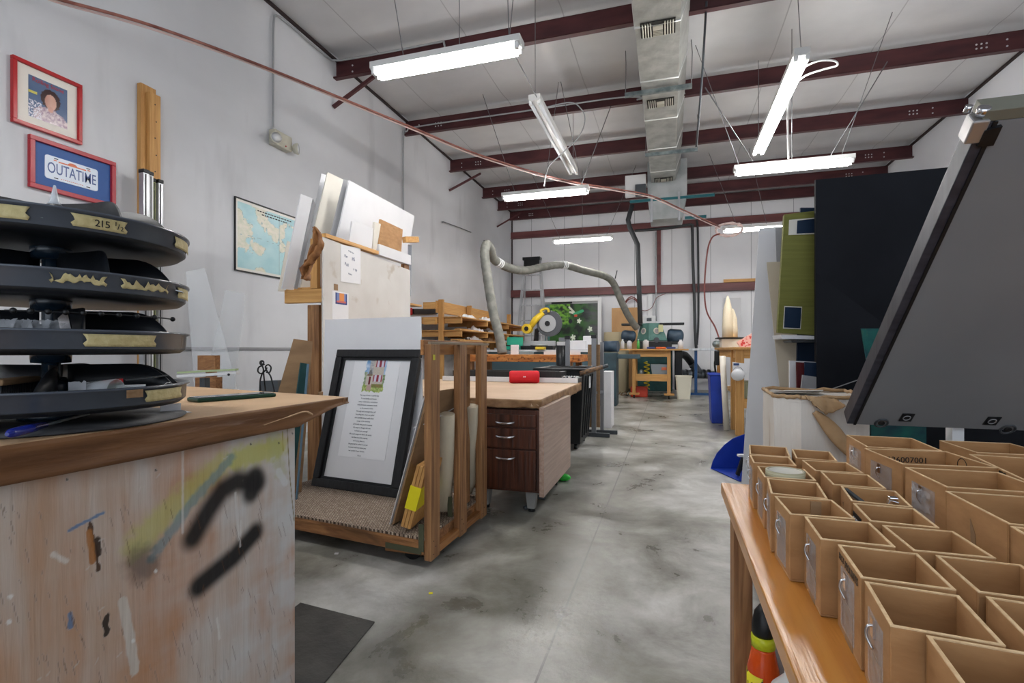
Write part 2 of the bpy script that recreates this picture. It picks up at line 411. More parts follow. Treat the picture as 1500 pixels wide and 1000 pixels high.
fixture('lit two-tube fluorescent light hanging nearest above the aisle, upper left of the photo', at_d(651, 86, 3.99), 1.27, 'x', wires=((-.28, -.25), (.1, 0), (.42, .15), (.42, -.05)))
fixture('dim unlit fluorescent light hanging lengthwise between the duct and the left wall', (at_d(783, 147, 5.47)+at_d(840, 250, 7.67))/2, 2.35, 'y', lit=False, wires=((-.48, 0), (.48, 0)))
fixture('lit fluorescent light hanging crosswise below the unlit lengthwise light', at_d(798, 283, 7.25), 1.27, 'x', wires=((-.35, -.5), (0, .2), (.42, -.3)))
fixture('lit fluorescent light hanging farthest back in front of the left back wall', at_d(853, 350, 10.75), 1.27, 'x', wires=((-.38, -.6), (0, 0), (.4, .6)))
fixture('long lit fluorescent light hanging lengthwise right of the duct', (at_d(1171, 82, 4.48)+at_d(1113, 220, 6.67))/2, 2.35, 'y', wires=((-.48, .25), (.48, 0)))
fixture('lit fluorescent light hanging crosswise right of the duct, above the black panels', at_d(1160, 242, 6.0), 1.27, 'x', wires=((-.45, -.5), (0, 0), (.4, .5)))
fixture('lit fluorescent light half hidden behind the white board and hose coil', at_d(1112, 333, 9.5), 1.27, 'x', wires=((-.3, -.5), (.1, -.3)))
_f1 = at_d(651, 86, 3.99)
fixture('added out-of-view fluorescent light near the camera, above the left counter, in line with the others', (_f1.x, .55, _f1.z), 1.27, 'x')  # added unseen fixture continuing the row, brightens bin sides and white boards
# ================================================================== DUCT
m_foil = mat('foil_insulation', rgb(176, 177, 172), rgb(148, 149, 144), rough=.38, metal=.35, scale=(5, 5, 5), bump=1.0, bscale=(9, 5, 9))
m_foils = mat('foil_seam', rgb(205, 206, 204), rough=.35, metal=.3)
xa, xb, zd = -.33, .10, 4.27
zt = 4.72
duct = thing('air_duct', 'foil-wrapped rectangular air duct running along the ceiling down the aisle', 'duct', (xa/2+xb/2, 5, zd))
mb = MB()
def duct_ring(y): 
    return [V((xa-.01, y, zd)), V((xb, y, zd)), V((xb+.10, y, zd+.30)), V((xb+.06, y, zt)), V((xa+.03, y, zt)), V((xa-.03, y, zd+.25))]
Y0, Y1 = -.5, 10.3
ysr = [Y0+(Y1-Y0)*k/90 for k in range(91)]
vs = []
for y in ysr:
    for i, p in enumerate(duct_ring(y)):
        w = .006*fbm(y*3+i*7, i*2.1); vs.append(p+V((w, 0, w)))
fs = [(k*6+i, k*6+(i+1) % 6, (k+1)*6+(i+1) % 6, (k+1)*6+i) for k in range(90) for i in range(6)]+[(5, 4, 3, 2, 1, 0), tuple(90*6+i for i in range(6))]
mb.add(vs, fs); mb.build('duct_wrap', m_foil, duct)
for y in (2.1, 3.15, 4.2, 5.3, 6.4, 7.5, 8.6, 9.7):
    mb = MB(); r = duct_ring(y)
    mb.tube([p+V((0, 0, -.004 if i < 2 else 0)) for i, p in enumerate(r)], .011, 6, closed=True); mb.build('seam_band', m_foils, duct)
m_slot = mat('vent_dark', rgb(30, 28, 24), rough=.8)
m_grill = mat('vent_metal', rgb(190, 186, 172), rough=.4, metal=.3)
for py in (40, 150, 263):
    y = at_z(965, py, zd).y
    mb = MB(); cx = (xa+xb)/2; w = .16; d = .1 if py != 40 else .11
    fr = MB().bb(cx-w-.01, cx+w+.01, y-d-.012, y+d+.012, zd-.012, zd-.002).build('vent', m_slot, duct)
    for k in range(4):
        for sg in (-1, 1): mb.box((cx+sg*(w-.012-k*.026), y, zd-.018), (.008, 2*d, .014), R=Matrix.Rotation(sg*.5, 3, 'Y'))
    for k in range(4):
        mb.box((cx, y+d-.01-k*.024, zd-.018), (.1, .008, .014)); 
    mb.bb(cx-.05, cx+.05, y-d*.55, y+.01, zd-.022, zd-.014)
    mb.build('louver', m_grill, fr)
# end plenum
pl = thing('duct_plenum', 'gray sheet metal plenum box at the far end of the duct', 'duct', (xa/2+xb/2, 10.5, 3.7))
c = at_d(975, 312, 10.2)
mb = MB(); x0 = c.x-.34; x1 = c.x+.40
mb.prism([V((x0+.05, 10.35, 3.55)), V((x1-.08, 10.35, 3.55)), V((x1, 10.35, 4.05)), V((x1, 10.35, 4.7)), V((x0, 10.35, 4.7)), V((x0, 10.35, 4.05))], (0, .6, 0))
mb.build('plenum_body', mat('plenum_sheet', rgb(190, 194, 194), rgb(160, 166, 166), rough=.5, metal=.2, scale=(3, 3, 3)), pl, bevel=.01)
for x in (x0+.08, x1-.15): MB().bar(V((x, 10.33, 3.5)), V((x, 10.33, 4.05)), .04, .04).build('bracket', m_alu, pl)
MB().bb(x0-.42, x0-.02, 10.2, 10.3, 4.0, 4.42).build('control_box', m_whitep, pl, bevel=.01)
MB().bb(x0-.22, x0-.02, 10.1, 10.2, 3.98, 4.2).build('switch_box', m_dgrey, pl, bevel=.01)
# trapeze struts
def trapeze(label, pxl, pyl, pxr, pyr, z, m, wires=True, w=.045):
    a = at_z(pxl, pyl, z); b_ = at_z(pxr, pyr, z); y = (a.y+b_.y)/2
    t = thing('duct_hanger', label, 'duct hanger', ((a.x+b_.x)/2, y, z))
    mb = MB(); mb.bb(a.x, b_.x, y-w/2, y+w/2, z-.004, z); mb.bb(a.x, b_.x, y-w/2, y-w/2+.004, z, z+w); mb.bb(a.x, b_.x, y+w/2-.004, y+w/2, z, z+w)
    mb.build('strut_channel', m, t)
    if wires:
        for x in (a.x+.008, b_.x-.008): MB().tube([V((x, y, z+.02)), V((x+.01, y-.05, z+.4)), V((x, y, ZC-.01))], .005, 6).build('hanger_wire', m_wire, t)
    return t
m_teal = mat('teal_strut', rgb(30, 104, 112), rough=.45)
trapeze('galvanized strut hanger under the duct nearest the camera', 916, 146, 1014, 124, zd-.07, m_galv)
trapeze('galvanized strut hanger under the duct, second from the camera', 945, 228, 1022, 222, zd-.07, m_galv)
trapeze('teal strut bar crossing the far end of the duct', 923, 298, 1047, 286, 3.92, m_teal, False)
trapeze('short teal strut bar below the duct plenum on the right', 1003, 322, 1035, 317, 3.55, m_teal, False)
# ================================================================== PIPES AND CONDUITS
def pipe(name, label, cat, pts, r, m, n=8, smooth=True, group=None):
    mb = MB(); mb.tube(spline(pts, 6) if smooth else pts, r, n); return tag(mb.build(name, m), label, cat, group)
m_cond = mat('gray_conduit', rgb(168, 170, 172), rough=.4, metal=.3)
xw = XL+.03
a = at_x(400, 192, xw); y4 = a.y
cy = at_x(400, 40, xw)
pipe('conduit', 'gray conduit rising from the emergency light and bending along the ceiling edge', 'conduit',
     [a+V((0, 0, -.05)), V((xw, y4, 4.2)), V((xw, y4+.01, 4.62)), V((xw, y4+.06, 4.71)), V((xw, y4+.25, 4.73)), V((xw, 5.45, 4.73)), V((xw+.05, 5.58, 4.73)), V((xw+.3, 5.61, 4.73)), V((xw+1.0, 5.61, 4.72)), V((xw+1.5, 5.61, 4.72)), V((xw+1.58, 5.59, 4.68)), V((xw+1.6, 5.58, 4.45))], .012, m_cond)
p = at_x(591, 305, xw)
pipe('conduit', 'gray conduit running up the left wall behind the white boards and along the second beam', 'conduit',
     [V((xw, p.y, 1.2)), V((xw, p.y, 3)), V((xw, p.y, 4.45)), V((xw+.05, p.y+.02, 4.58)), V((xw+.3, 7.44, 4.63)), V((xw+2, 7.44, 4.63)), V((xw+3.4, 7.44, 4.63)), V((xw+3.8, 7.44, 4.58)), V((-.45, 7.44, 4.56))], .012, m_cond)
for lb, px, py, px2, py2, Y in (('brown steel brace angled from the left wall near the big hanging light', 488, 157, 548, 112, 5.0), ('brown steel brace angled from the left wall to the third beam', 658, 279, 704, 254, 9.0), ('brown steel brace angled from the left wall near the back corner', 728, 332, 762, 312, 11.4)):
    a = at_x(px, py, XL+.005)
    b_ = a+V((.75, .35, .28)); 
    u = (px2-750)/F; 
    # end on the beam flange
    d = a.length; b_ = at_z(px2, py2, ZC-.25)
    tag(MB().bar(a, b_, .04, .04).build('beam_brace', m_steel), lb, 'brace')
# black vertical pipes at the back wall
yb = YB-.2
def pt(px, py, Y=None): return at_y(px, py, yb if Y is None else Y)
m_bpipe = mat('dark_pipe', rgb(58, 60, 62), rough=.5)
pipe('drain_pipe', 'dark pipe dropping down the back wall below the duct with a top elbow', 'pipe', [pt(930, 338), pt(978, 334), pt(1011, 329), pt(1014, 334), pt(1015, 380), pt(1017, 435), pt(1018, 480), pt(1020, 512)], .035, m_bpipe)
pipe('conduit', 'gray conduit beside the dark pipe on the back wall, from the duct to the bench', 'conduit', [pt(1020, 322, YB-.09), pt(1022, 335, YB-.09), pt(1023, 400, YB-.09), pt(1023, 470, YB-.09), pt(1021, 505, YB-.09)], .025, m_bpipe)
pipe('conduit', 'pale conduit dropping on the back wall left of the brown column', 'conduit', [pt(961, 340, YB-.1), pt(961, 400, YB-.1), pt(961, 470, YB-.1)], .022, m_cond)
pipe('dust_pipe', 'black bent duct pipe dropping from the duct to the green machine', 'pipe', [pt(926, 300, 11), pt(920, 322, 11), pt(922, 332, 11), pt(934, 358, 11), pt(936, 420, 11), pt(938, 474, 11)], .05, m_bpipe, smooth=False)
pipe('threaded_rod', 'long gray threaded rod hanging right of the duct', 'rod', [at_d(1035, 2, 5.3), at_d(1028, 120, 5.6), at_d(1020, 215, 5.9)], .012, m_dgrey, smooth=False)
for lb, a, b_ in (('thin wire strung diagonally right of the duct from beam to light', (1033, 128, 5.5), (1103, 236, 5.75)), ('thin wire strung diagonally down from the beam right of the long light', (1300, 90, 5.6), (1214, 232, 6.0)),
                  ('thin wire hanging left of the duct toward the crosswise light', (895, 155, 7.4), (850, 275, 7.3)), ('thin wire falling from the first light toward the unlit light', (750, 72, 4.0), (786, 142, 5.3))):
    tag(MB().tube([at_d(*a), at_d(*b_)], .006, 6).build('wire', m_wire), lb, 'wire')
pipe('light_cord', 'white cord looping from the long lit fluorescent light right of the duct', 'cord', [at_d(1178, 98, 4.7), at_d(1200, 89, 4.7), at_d(1222, 89, 4.75), at_d(1226, 96, 4.8), at_d(1205, 102, 4.85), at_d(1178, 112, 4.9), at_d(1160, 132, 5.0), at_d(1154, 165, 5.2), at_d(1155, 232, 5.8)], .009, m_whitep)
pipe('light_cord', 'gray cord looping down past the dim unlit fluorescent light', 'cord', [at_d(800, 157, 6.9), at_d(835, 150, 6.9), at_d(850, 158, 6.8), at_d(857, 175, 6.8), at_d(848, 200, 6.7), at_d(822, 226, 6.7), at_d(803, 245, 6.8), at_d(797, 272, 7.1)], .008, m_cond)
# sagging air hose
m_hose = mat('copper_red_hose', rgb(158, 104, 92), rgb(118, 66, 58), rough=.4, scale=(8, 8, 8))
hp = [(60, -12, 3.2), (90, 0, 3.4), (230, 40, 3.8), (400, 103, 4.6), (600, 185, 5.7), (700, 226, 6.3), (820, 262, 7.1), (905, 277, 7.8), (955, 287, 8.2), (1000, 307, 8.5), (1055, 332, 8.9)]
ah = thing('air_hose', 'long copper-red air hose sagging across the room and a pale cable together under the ceiling', 'hose', at_d(*hp[5]))
MB().tube(spline([at_d(*q) for q in hp], 6), .0115, 8).build('hose_line', m_hose, ah)
lab(MB().tube(spline([at_d(q[0], q[1]+(3 if i > 2 else 5), q[2]+.03) for i, q in enumerate(hp)], 6), .008, 8).build('cable_line', mat('pink_cable', rgb(222, 196, 190), rough=.5), ah), 'pale pink cable running along the hose')
c = at_d(1068, 336, 8.9); mb = MB()
mb.tube([c+V((.22*math.cos(t/12*PI)*(1+.06*math.sin(t)), .03*math.sin(t*1.7), .11*math.sin(t/12*PI)+.015*math.sin(t*.9))) for t in range(0, 24*4)], .011, 8)
tag(mb.build('coiled_hose', mat('white_pink_hose', rgb(228, 205, 200), rough=.4)), 'pale coil of hose hanging from the end of the long red hose', 'hose')
pipe('air_hose', 'red-brown air hose drooping from the ceiling coil to the far right bench', 'hose', [at_d(1055, 342, 8.9), at_d(1043, 348, 9), at_d(1036, 370, 9), at_d(1032, 420, 9), at_d(1035, 455, 9), at_d(1047, 478, 9), at_d(1054, 497, 8.8)], .014, mat('redbrown_hose', rgb(124, 62, 56), rough=.4))
# emergency light
p = at_x(408, 208, XL+.01)
em = thing('emergency_light', 'beige two-head emergency light on the left wall below the conduit', 'emergency light', p)
m_beige = mat('aged_beige_plastic', rgb(204, 200, 184), rgb(186, 182, 166), rough=.5, scale=(6, 6, 6))
MB().bb(XL-.003, XL+.09, p.y-.14, p.y+.13, p.z-.08, p.z+.09).build('lamp_housing', m_beige, em, bevel=.015)
for s in (-1, 1):
    q = V((XL+.12, p.y+s*.16, p.z-.03)); o = MB().lathe([(.02, -.05), (.05, -.03), (.062, 0), (.062, .02)], q, 20, 0, Matrix.Rotation(PI/2, 3, 'Y')@Matrix.Rotation(-s*.5, 3, 'X')).build('lamp_head', m_beige, em)
    MB().lathe([(.001, .021), (.056, .02)], q, 20, 0, Matrix.Rotation(PI/2, 3, 'Y')@Matrix.Rotation(-s*.5, 3, 'X')).build('lens', mat('lamp_lens', rgb(235, 235, 235), rough=.1), o)
MB().cyl((XL+.09, p.y+.02, p.z-.05), (XL+.096, p.y+.02, p.z-.05), .008).build('indicator', m_red, em)
# ================================================================== FOREGROUND COUNTER (left)
ZT = .842
P0 = at_z(0, 652, ZT); P1 = at_z(508, 581, ZT); P2 = at_z(283, 566, ZT)
dirf = (P1-P0).normalized()
Pn = P0-dirf*1.0                       # front edge runs on past the camera
Pe = V((P2.x-.35, P2.y+.06, ZT)); Pb = V((Pe.x, Pn.y, ZT))
counter = thing('work_counter', 'paper-covered work counter with a paint-stained plywood side, in the left foreground', 'counter', ((P1.x+Pe.x)/2, .8, 0))
poly = [Pn, P1, P2, Pe, Pb]
mb = MB(); mb.prism([p-V((0, 0, .02)) for p in poly], (0, 0, .02)); mb.build('counter_top', m_kraft, counter, bevel=.004)
# folded paper edge hanging over the front, wavy
nrm = V((dirf.y, -dirf.x, 0))
Pc = at_z(445, 591, ZT)                 # where the box below ends
Lf = (P1-Pn).length; Lc = (Pc-Pn).dot(dirf)
drop = .067
def fr(s, t):
    y = s*Lf; over = max(0, (y-Lc)/(Lf-Lc))
    dr = drop*(1-over**.7*.72)+.004*math.sin(y*23)*min(1, over*3)
    w = .004+.005*t*math.sin(y*9+t*3)+.003*fbm(y*6, t*2)
    z = ZT-.001-dr*t
    return Pn+dirf*y+nrm*(w+.001)+V((0, 0, z-ZT))
mb = MB(); mb.grid(fr, 220, 8)
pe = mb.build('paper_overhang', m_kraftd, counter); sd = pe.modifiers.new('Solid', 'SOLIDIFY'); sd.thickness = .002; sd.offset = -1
# crumpled strand at the corner
mb = MB()
mb.tube(spline([Pc+dirf*(-.16)+nrm*.010+V((0, 0, -.040)), Pc+dirf*(-.07)+nrm*.012+V((0, 0, -.028)), Pc+dirf*(-.01)+nrm*.012+V((0, 0, -.022)), Pc+dirf*.02+nrm*.014+V((0, 0, -.034))], 6), [.001]*6+[.0022]*8+[.003]*5, 6)
mb.build('torn_paper_strand', m_kraft, counter)
mb = MB(); mb.box(P1+V((-.012, -.012, -.012)), (.03, .04, .022), .5); mb.build('folded_paper_corner', m_kraftd, counter, bevel=.006)
# box under the top, plywood face painted
fx = -.012
A = Pn-nrm*.02; B = Pn+dirf*Lc-nrm*.02
H0 = ZT-.02
back = 1.0
pn2 = [A, B, B+V((-back, .22, 0)), A+V((-back, 0, 0))]
mb = MB(); mb.prism([V((p.x, p.y, 0)) for p in pn2], (0, 0, H0-.001)); 
m_ply_side = wood('gray_plywood', rgb(150, 144, 136), rgb(120, 112, 102), 'z')
mb.build('counter_body', m_ply_side, counter)
m_ply = mat('weathered_plywood', rgb(184, 152, 126), rgb(196, 180, 166), rough=.6, scale=(24, 24, 3.0), detail=8, lo=.36, hi=.66, bump=.35, bscale=(60, 60, 4), c3=rgb(182, 126, 78), s3=(3.5, 3.5, 1.1), lo3=.50, hi3=.62, dist=.3)
m_plyp = attr_mat('painted_plywood', under=m_ply)
def P_face(px, py):                     # pixel -> (along, z) on the face
    n = nrm; q = A+nrm*.004; r = ray(px, py); t = (q-CAM).dot(n)/r.dot(n); h = CAM+r*t
    return ((h-A).dot(dirf), h.z)
paint = []
def stroke(pts, rad, soft, col, al=1.0, jit=0):
    q = [P_face(*p) for p in pts]; paint.append((q, rad, soft, col, al, jit))
blk = rgb(16, 17, 19)
stroke([(325, 679), (229, 767), (202, 797)], .012, .035, rgb(186, 188, 96), .55, .01)
stroke([(409, 655), (347, 672)], .014, .03, rgb(186, 186, 84), .75, .01)
stroke([(400, 640), (412, 690)], .01, .02, rgb(176, 180, 120), .4, .01)
stroke([(339, 670), (281, 736), (224, 815)], .006, .012, rgb(112, 142, 150), .7, .006)
stroke([(205, 820), (212, 830)], .01, .04, rgb(60, 62, 66), .6, .01)
stroke([(378, 707), (347, 705), (326, 718), (306, 747), (283, 787)], .010, .034, blk, .97)
stroke([(374, 698), (368, 722)], .012, .03, blk, .95)
stroke([(374, 780), (343, 815), (292, 858)], .012, .030, blk, .98)
stroke([(101, 777), (125, 764), (152, 751)], .0022, .0025, rgb(96, 124, 160), .9, .002)
stroke([(103, 899), (104, 918)], .003, .003, rgb(92, 122, 160), .9, .002)
stroke([(78, 812), (97, 822)], .003, .003, rgb(214, 206, 198), .9, .002)
stroke([(180, 880), (190, 930), (198, 982)], .008, .003, rgb(204, 196, 186), .9, .002)
stroke([(408, 690), (418, 706)], .009, .004, rgb(212, 214, 214), .7, .003)
stroke([(345, 722), (350, 790)], .002, .003, rgb(216, 214, 210), .7, .001)
stroke([(268, 640), (268, 780)], .0016, .002, rgb(216, 214, 210), .6, .001)
stroke([(352, 800), (353, 762)], .0016, .002, rgb(216, 214, 210), .6, .001)
stroke([(421, 628), (424, 690), (431, 762)], .0012, .001, rgb(120, 104, 50), .9)
stroke([(414, 632), (415, 660)], .0012, .001, rgb(160, 150, 70), .9)
stroke([(318, 905), (322, 935)], .002, .002, rgb(220, 216, 210), .8, .001)
for q in ((15, 873), (13, 910), (228, 836), (195, 938)): stroke([q, (q[0]+1, q[1]+1)], .0028, .0015, rgb(228, 226, 222), .9)
stroke([(132, 767), (138, 800), (145, 833)], .003, .002, rgb(72, 46, 28), .95, .003)
stroke([(143, 790), (145, 812)], .004, .002, rgb(52, 34, 22), .95, .002)
stroke([(131, 780), (136, 822)], .0045, .003, rgb(168, 110, 56), .9, .002)
stroke([(156, 903), (156, 928)], .005, .002, rgb(44, 34, 28), .95, .003)
for q in ((228, 688), (367, 650), (428, 634), (441, 706), (440, 845), (408, 648), (98, 702), (355, 703)): stroke([q, (q[0]+1, q[1]+1)], .0018, .001, rgb(58, 54, 50), .9)
rnd = random.Random(4)
for k in range(150):
    px = rnd.uniform(-60, 440); py = rnd.uniform(720, 1000); a = rnd.uniform(6, 22)
    stroke([(px, py), (px+a*.25, py+a)], .0006, .0007, rgb(92, 58, 36), .6)
for k in range(16):
    px = rnd.uniform(20, 440); py = rnd.uniform(660, 1000)
    stroke([(px, py), (px+rnd.uniform(3, 9), py-rnd.uniform(2, 9))], .0009, .0008, rgb(206, 200, 192), .6)
Lface = (B-A).length; NU, NVv = 760, 280
boxes_ = []
for q, rad, soft, col, al, jit in paint:
    m_ = rad+soft+jit+.002
    boxes_.append((min(a for a, _ in q)-m_, max(a for a, _ in q)+m_, min(z for _, z in q)-m_, max(z for _, z in q)+m_))
mb = MB(); s0 = 0.0
mb.grid(lambda s, t: A+dirf*(Lface*s)+nrm*.0035+V((0, 0, H0*t-ZT+.0)), NU, NVv, smooth=False)
cols = []
for j in range(NVv+1):
    z = H0*j/NVv
    for i in range(NU+1):
        y = Lface*i/NU; c = (0.5, .45, .4); a = 0.0
        for (q, rad, soft, col, al, jit), bx_ in zip(paint, boxes_):
            if not (bx_[0] < y < bx_[1] and bx_[2] < z < bx_[3]): continue
            d = min(segd((y, z), q[k], q[k+1]) for k in range(len(q)-1)) + (jit*fbm(y*60, z*60) if jit else 0)
            t = 1-max(0, min(1, (d-rad)/soft)); t = t*t*(3-2*t)*al
            if t > 0: 
                na = t+a*(1-t); c = tuple((col[k]*t+c[k]*a*(1-t))/na for k in range(3)); a = na
        # old white wash toward the right edge
        w = max(0, (y-Lface+.75)/.75)**1.2*.95*(.7+.45*fbm(y*5, z*14, 3)+.25*fbm(y*40, z*6, 9))
        w = max(0, min(.85, w))
        c2 = rgb(206, 208, 208)[:3]; na = a+w*(1-a)
        if na > 0: c = tuple((c[k]*a+c2[k]*w*(1-a))/na for k in range(3)); a = na
        cols.append((c[0], c[1], c[2], a))
pf = mb.build('plywood_side', m_plyp, counter, cols=cols)
# ---------------------------------------------------------------- rotating trays
TC = at_d(75, 512, 1.111); TC = V((TC.x, TC.y, 0)); TR = .253
tower = thing('rotating_parts_tray', 'dark four-tier rotating parts tray standing on the paper-covered counter', 'rotating organizer', (TC.x, TC.y, ZT))
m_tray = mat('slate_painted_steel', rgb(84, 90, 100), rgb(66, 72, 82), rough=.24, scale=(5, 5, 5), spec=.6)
m_tdark = mat('dark_tray_fins_and_shade', rgb(30, 33, 38), rgb(22, 24, 28), rough=.42, scale=(5, 5, 5))  # black of fins and bristles, also the painted shade below the trays
m_pole = mat('dark_blue_post', rgb(22, 38, 52), rough=.25, spec=.7)
MB().lathe([(.245, .0005), (.25, .004), (.05, .008), (.001, .009)], V((TC.x, TC.y, ZT)), 64).build('base_disc', mat('worn_black_disc', rgb(46, 46, 48), rgb(92, 92, 94), rough=.5, scale=(8, 8, 8), lo=.5, hi=.8), tower)
MB().cyl(V((TC.x, TC.y, ZT+.008)), V((TC.x, TC.y, 1.31)), .016, 24).lathe([(.055, 0), (.055, .012), (.03, .03), (.018, .04)], V((TC.x, TC.y, ZT+.008)), 32).build('post', m_pole, tower)
tiers = [.905, 1.02, 1.132, 1.245]
def rim_ang(px):
    r = ray(px, 512); r = V((r.x, r.y, 0)); dx = r.normalized(); oc = -V((TC.x, TC.y, 0)); bq = oc.dot(dx); cc = oc.dot(oc)-TR**2
    disc = bq*bq-cc
    t = -bq-(math.sqrt(disc) if disc > 0 else 0); h = dx*t-V((TC.x, TC.y, 0)); return math.atan2(h.y, h.x)
for ti, z in enumerate(tiers):
    c = V((TC.x, TC.y, z))
    tr = MB().lathe([(.015, -.018), (.10, -.022), (.20, -.028), (.236, -.026), (.248, -.018), (.250, .012), (.256, .014), (.256, .018), (.250, .019), (.246, .016), (.243, -.012), (.20, -.020), (.10, -.014), (.015, -.010)], c, 96).build('tray', m_tray, tower)
    MB().lathe([(.016, -.05), (.034, -.048), (.036, -.02), (.03, -.008), (.034, .0), (.034, .022), (.026, .034), (.016, .036)], c, 32).build('hub', m_pole, tr)
    MB().lathe([(.036, -.0235), (.10, -.0232), (.20, -.0292), (.235, -.0272), (.2475, -.019), (.2475, -.0195), (.236, -.0285), (.20, -.0305), (.10, -.0245), (.036, -.0245)], c, 96).build('tray_underside_shade', m_tdark, tr)  # dark shell, shade under the tray put in as colour
    fa = [rim_ang(p_) for p_ in ((268, 40), (262, 120), (165, 268), (186, 266))[ti]]
    for a in fa+[fa[-1]+1.6, fa[-1]+2.7, fa[-1]+3.7]:
        d = V((math.cos(a), math.sin(a), 0)); s_ = V((-d.y, d.x, 0))
        pts = []
        hh = (.062, .066, .076, .070)[ti]
        for i in range(19):
            r = .03+.212*i/18; u = i/18
            h = hh*(1-max(0, (u-.5)/.5)**2.4)
            pts.append((r, h))
        curve = lambda r: c+d*r+s_*(.03*math.sin((r-.03)/.212*PI)*.8)
        mb = MB(); vs = []
        for r, h in pts: vs += [curve(r)+V((0, 0, -.012)), curve(r)+V((0, 0, h))]
        mb.add(vs, [(2*i, 2*i+2, 2*i+3, 2*i+1) for i in range(18)], smooth=True)
        o = mb.build('divider', m_tdark, tr); sm = o.modifiers.new('S', 'SOLIDIFY'); sm.thickness = .003; sm.offset = 0
    segs = {3: [(-60, 40), (107, 185), (258, 278)], 2: [(75, 155), (180, 246), (262, 278)], 1: [(125, 228)], 0: [(215, 266)]}[ti]
    for (pa, pb) in segs:
        a0, a1 = rim_ang(pa), rim_ang(pb)
        torn = ti == 2 and pa < 200
        def tf(s, t, a0=a0, a1=a1, torn=torn):
            j = .014*math.sin(t*17+s*3)*(1 if s in (0.0, 1.0) else 0)
            a = a0+(a1-a0)*s+j; lo, hi = -.014, .010
            if torn: lo = -.010+.012*abs(fbm(s*5, ti, pa)); hi = .010-.026*abs(fbm(s*4+3, ti, pa))
            zz = lo+(hi-lo)*t
            return c+V((math.cos(a)*.2518, math.sin(a)*.2518, zz))
        o = MB().grid(tf, 24, 4).build('tape_label', m_tape, tr); sm = o.modifiers.new('S', 'SOLIDIFY'); sm.thickness = .0008; sm.offset = 0
        if ti == 3 and pa == 107:
            for ch, px, sz in (('2', 143, .019), ('1', 150, .019), ('5', 158, .019), ('1', 170, .012), ('/', 174, .016), ('2', 179, .012)):
                a = rim_ang(px); q = c+V((math.cos(a)*.2528, math.sin(a)*.2528, -.003 if sz > .015 else (.002 if px < 172 else -.006)))
                text(ch, sz, q, V((-math.sin(a), math.cos(a), 0)), (0, 0, 1), m_ink, 'handwritten_mark', o)
# things lying in and on the trays
def on_tray(name, label, cat, mb, m, **k): return tag(mb.build(name, m, **k), label, cat)
def tp(px, ti, r):                      # a point inside tier ti seen at column px, r = distance behind the rim
    a = ray(px, 512); d = V((a.x, a.y, 0)).normalized(); oc = -V((TC.x, TC.y, 0)); bq = oc.dot(d); cc = oc.dot(oc)-TR**2
    t = -bq-math.sqrt(max(0, bq*bq-cc))+r; return V((d.x*t, d.y*t, tiers[ti]))
zt4 = tiers[3]-.014
q = tp(10, 3, .09); on_tray('steel_ruler', 'bright flat metal plate lying on the top tray at its left side', 'metal plate', MB().box(q+V((0, 0, .020)), (.16, .05, .003), 1.1, R=Matrix.Rotation(.9, 3, 'Z')@Matrix.Rotation(.12, 3, 'Y')), m_alu)
q = tp(80, 3, .10)
gb = thing('glue_bottle', 'small clear and black nozzle bottle standing on the top tray', 'bottle', q+V((0, 0, -.012)))
MB().lathe([(.001, 0), (.02, 0), (.02, .045), (.012, .052)], q+V((0, 0, -.012)), 20).build('bottle_body', m_black, gb)
MB().lathe([(.012, .052), (.008, .058), (.002, .09), (.001, .091)], q+V((0, 0, -.012)), 16).build('nozzle', mat('frosted_plastic', rgb(220, 226, 232), rough=.2, alpha=.6), gb)
q = tp(62, 3, .03); on_tray('round_weight', 'small round metal weight on the rim side of the top tray', 'weight', MB().lathe([(.001, 0), (.024, 0), (.026, .006), (.01, .014), (.001, .016)], q+V((0, 0, -.012)), 24), m_galv)
q = tp(200, 2, .1); on_tray('metal_ruler', 'steel ruler leaning across the second tray from the top', 'ruler', MB().bar(q+V((-.05, -.03, .03)), q+V((.05, .07, .0)), .03, .0015), m_alu)
q = tp(20, 2, .08); on_tray('steel_dish', 'shallow silver dish on the left of the second tray from the top', 'dish', MB().lathe([(.001, 0), (.05, .002), (.062, .014), (.060, .015), (.048, .004), (.001, .003)], q+V((0, 0, -.012)), 32), m_chrome)
q = tp(30, 1, .09)
for k in range(4):
    on_tray('plastic_parts_bag', ['clear crumpled parts bag at the left end of the third tray down', 'clear parts bag second from the left on the third tray down', 'clear parts bag leaning near the post on the third tray down', 'gray plastic packet beside the post on the third tray down'][k], 'bag',
            MB().grid(lambda s, t, k=k: tp(-8+k*26, 1, .09)+V(((s-.5)*.05, (t-.5)*.03*0+.008*fbm(s*5, t*5, k)+t*.02, t*.05-.012+.004*fbm(s*8, t*8, k+5))), 10, 10), mat('cloudy_bag', rgb(200, 202, 206), rough=.2, alpha=.55))
q = tp(92, 1, .09); on_tray('scraper_blade', 'shiny metal scraper blade standing against the third tray post', 'blade', MB().bar(q+V((0, 0, .05)), q+V((.035, -.01, -.008)), .03, .002, side=(0, 1, 0)), m_chrome)
for k in range(7):
    q = tp(112+k*7+(k % 2)*4, 1, .05+.02*(k % 3)); r = random.Random(k)
    on_tray('screw_eye', 'one of the small loose metal screw eyes lying in the third tray down', 'screw eye', MB().tube([q+V((.009*math.cos(t), .009*math.sin(t), -.004+.004*math.sin(t+k))) for t in [i*PI/6 for i in range(12)]], .0016, 6, closed=True).cyl(q+V((.009, 0, -.006)), q+V((.022, .006*r.uniform(-1, 1), -.008)), .0016, 6), m_chrome)['group'] = 'loose screw eyes in the third tray'
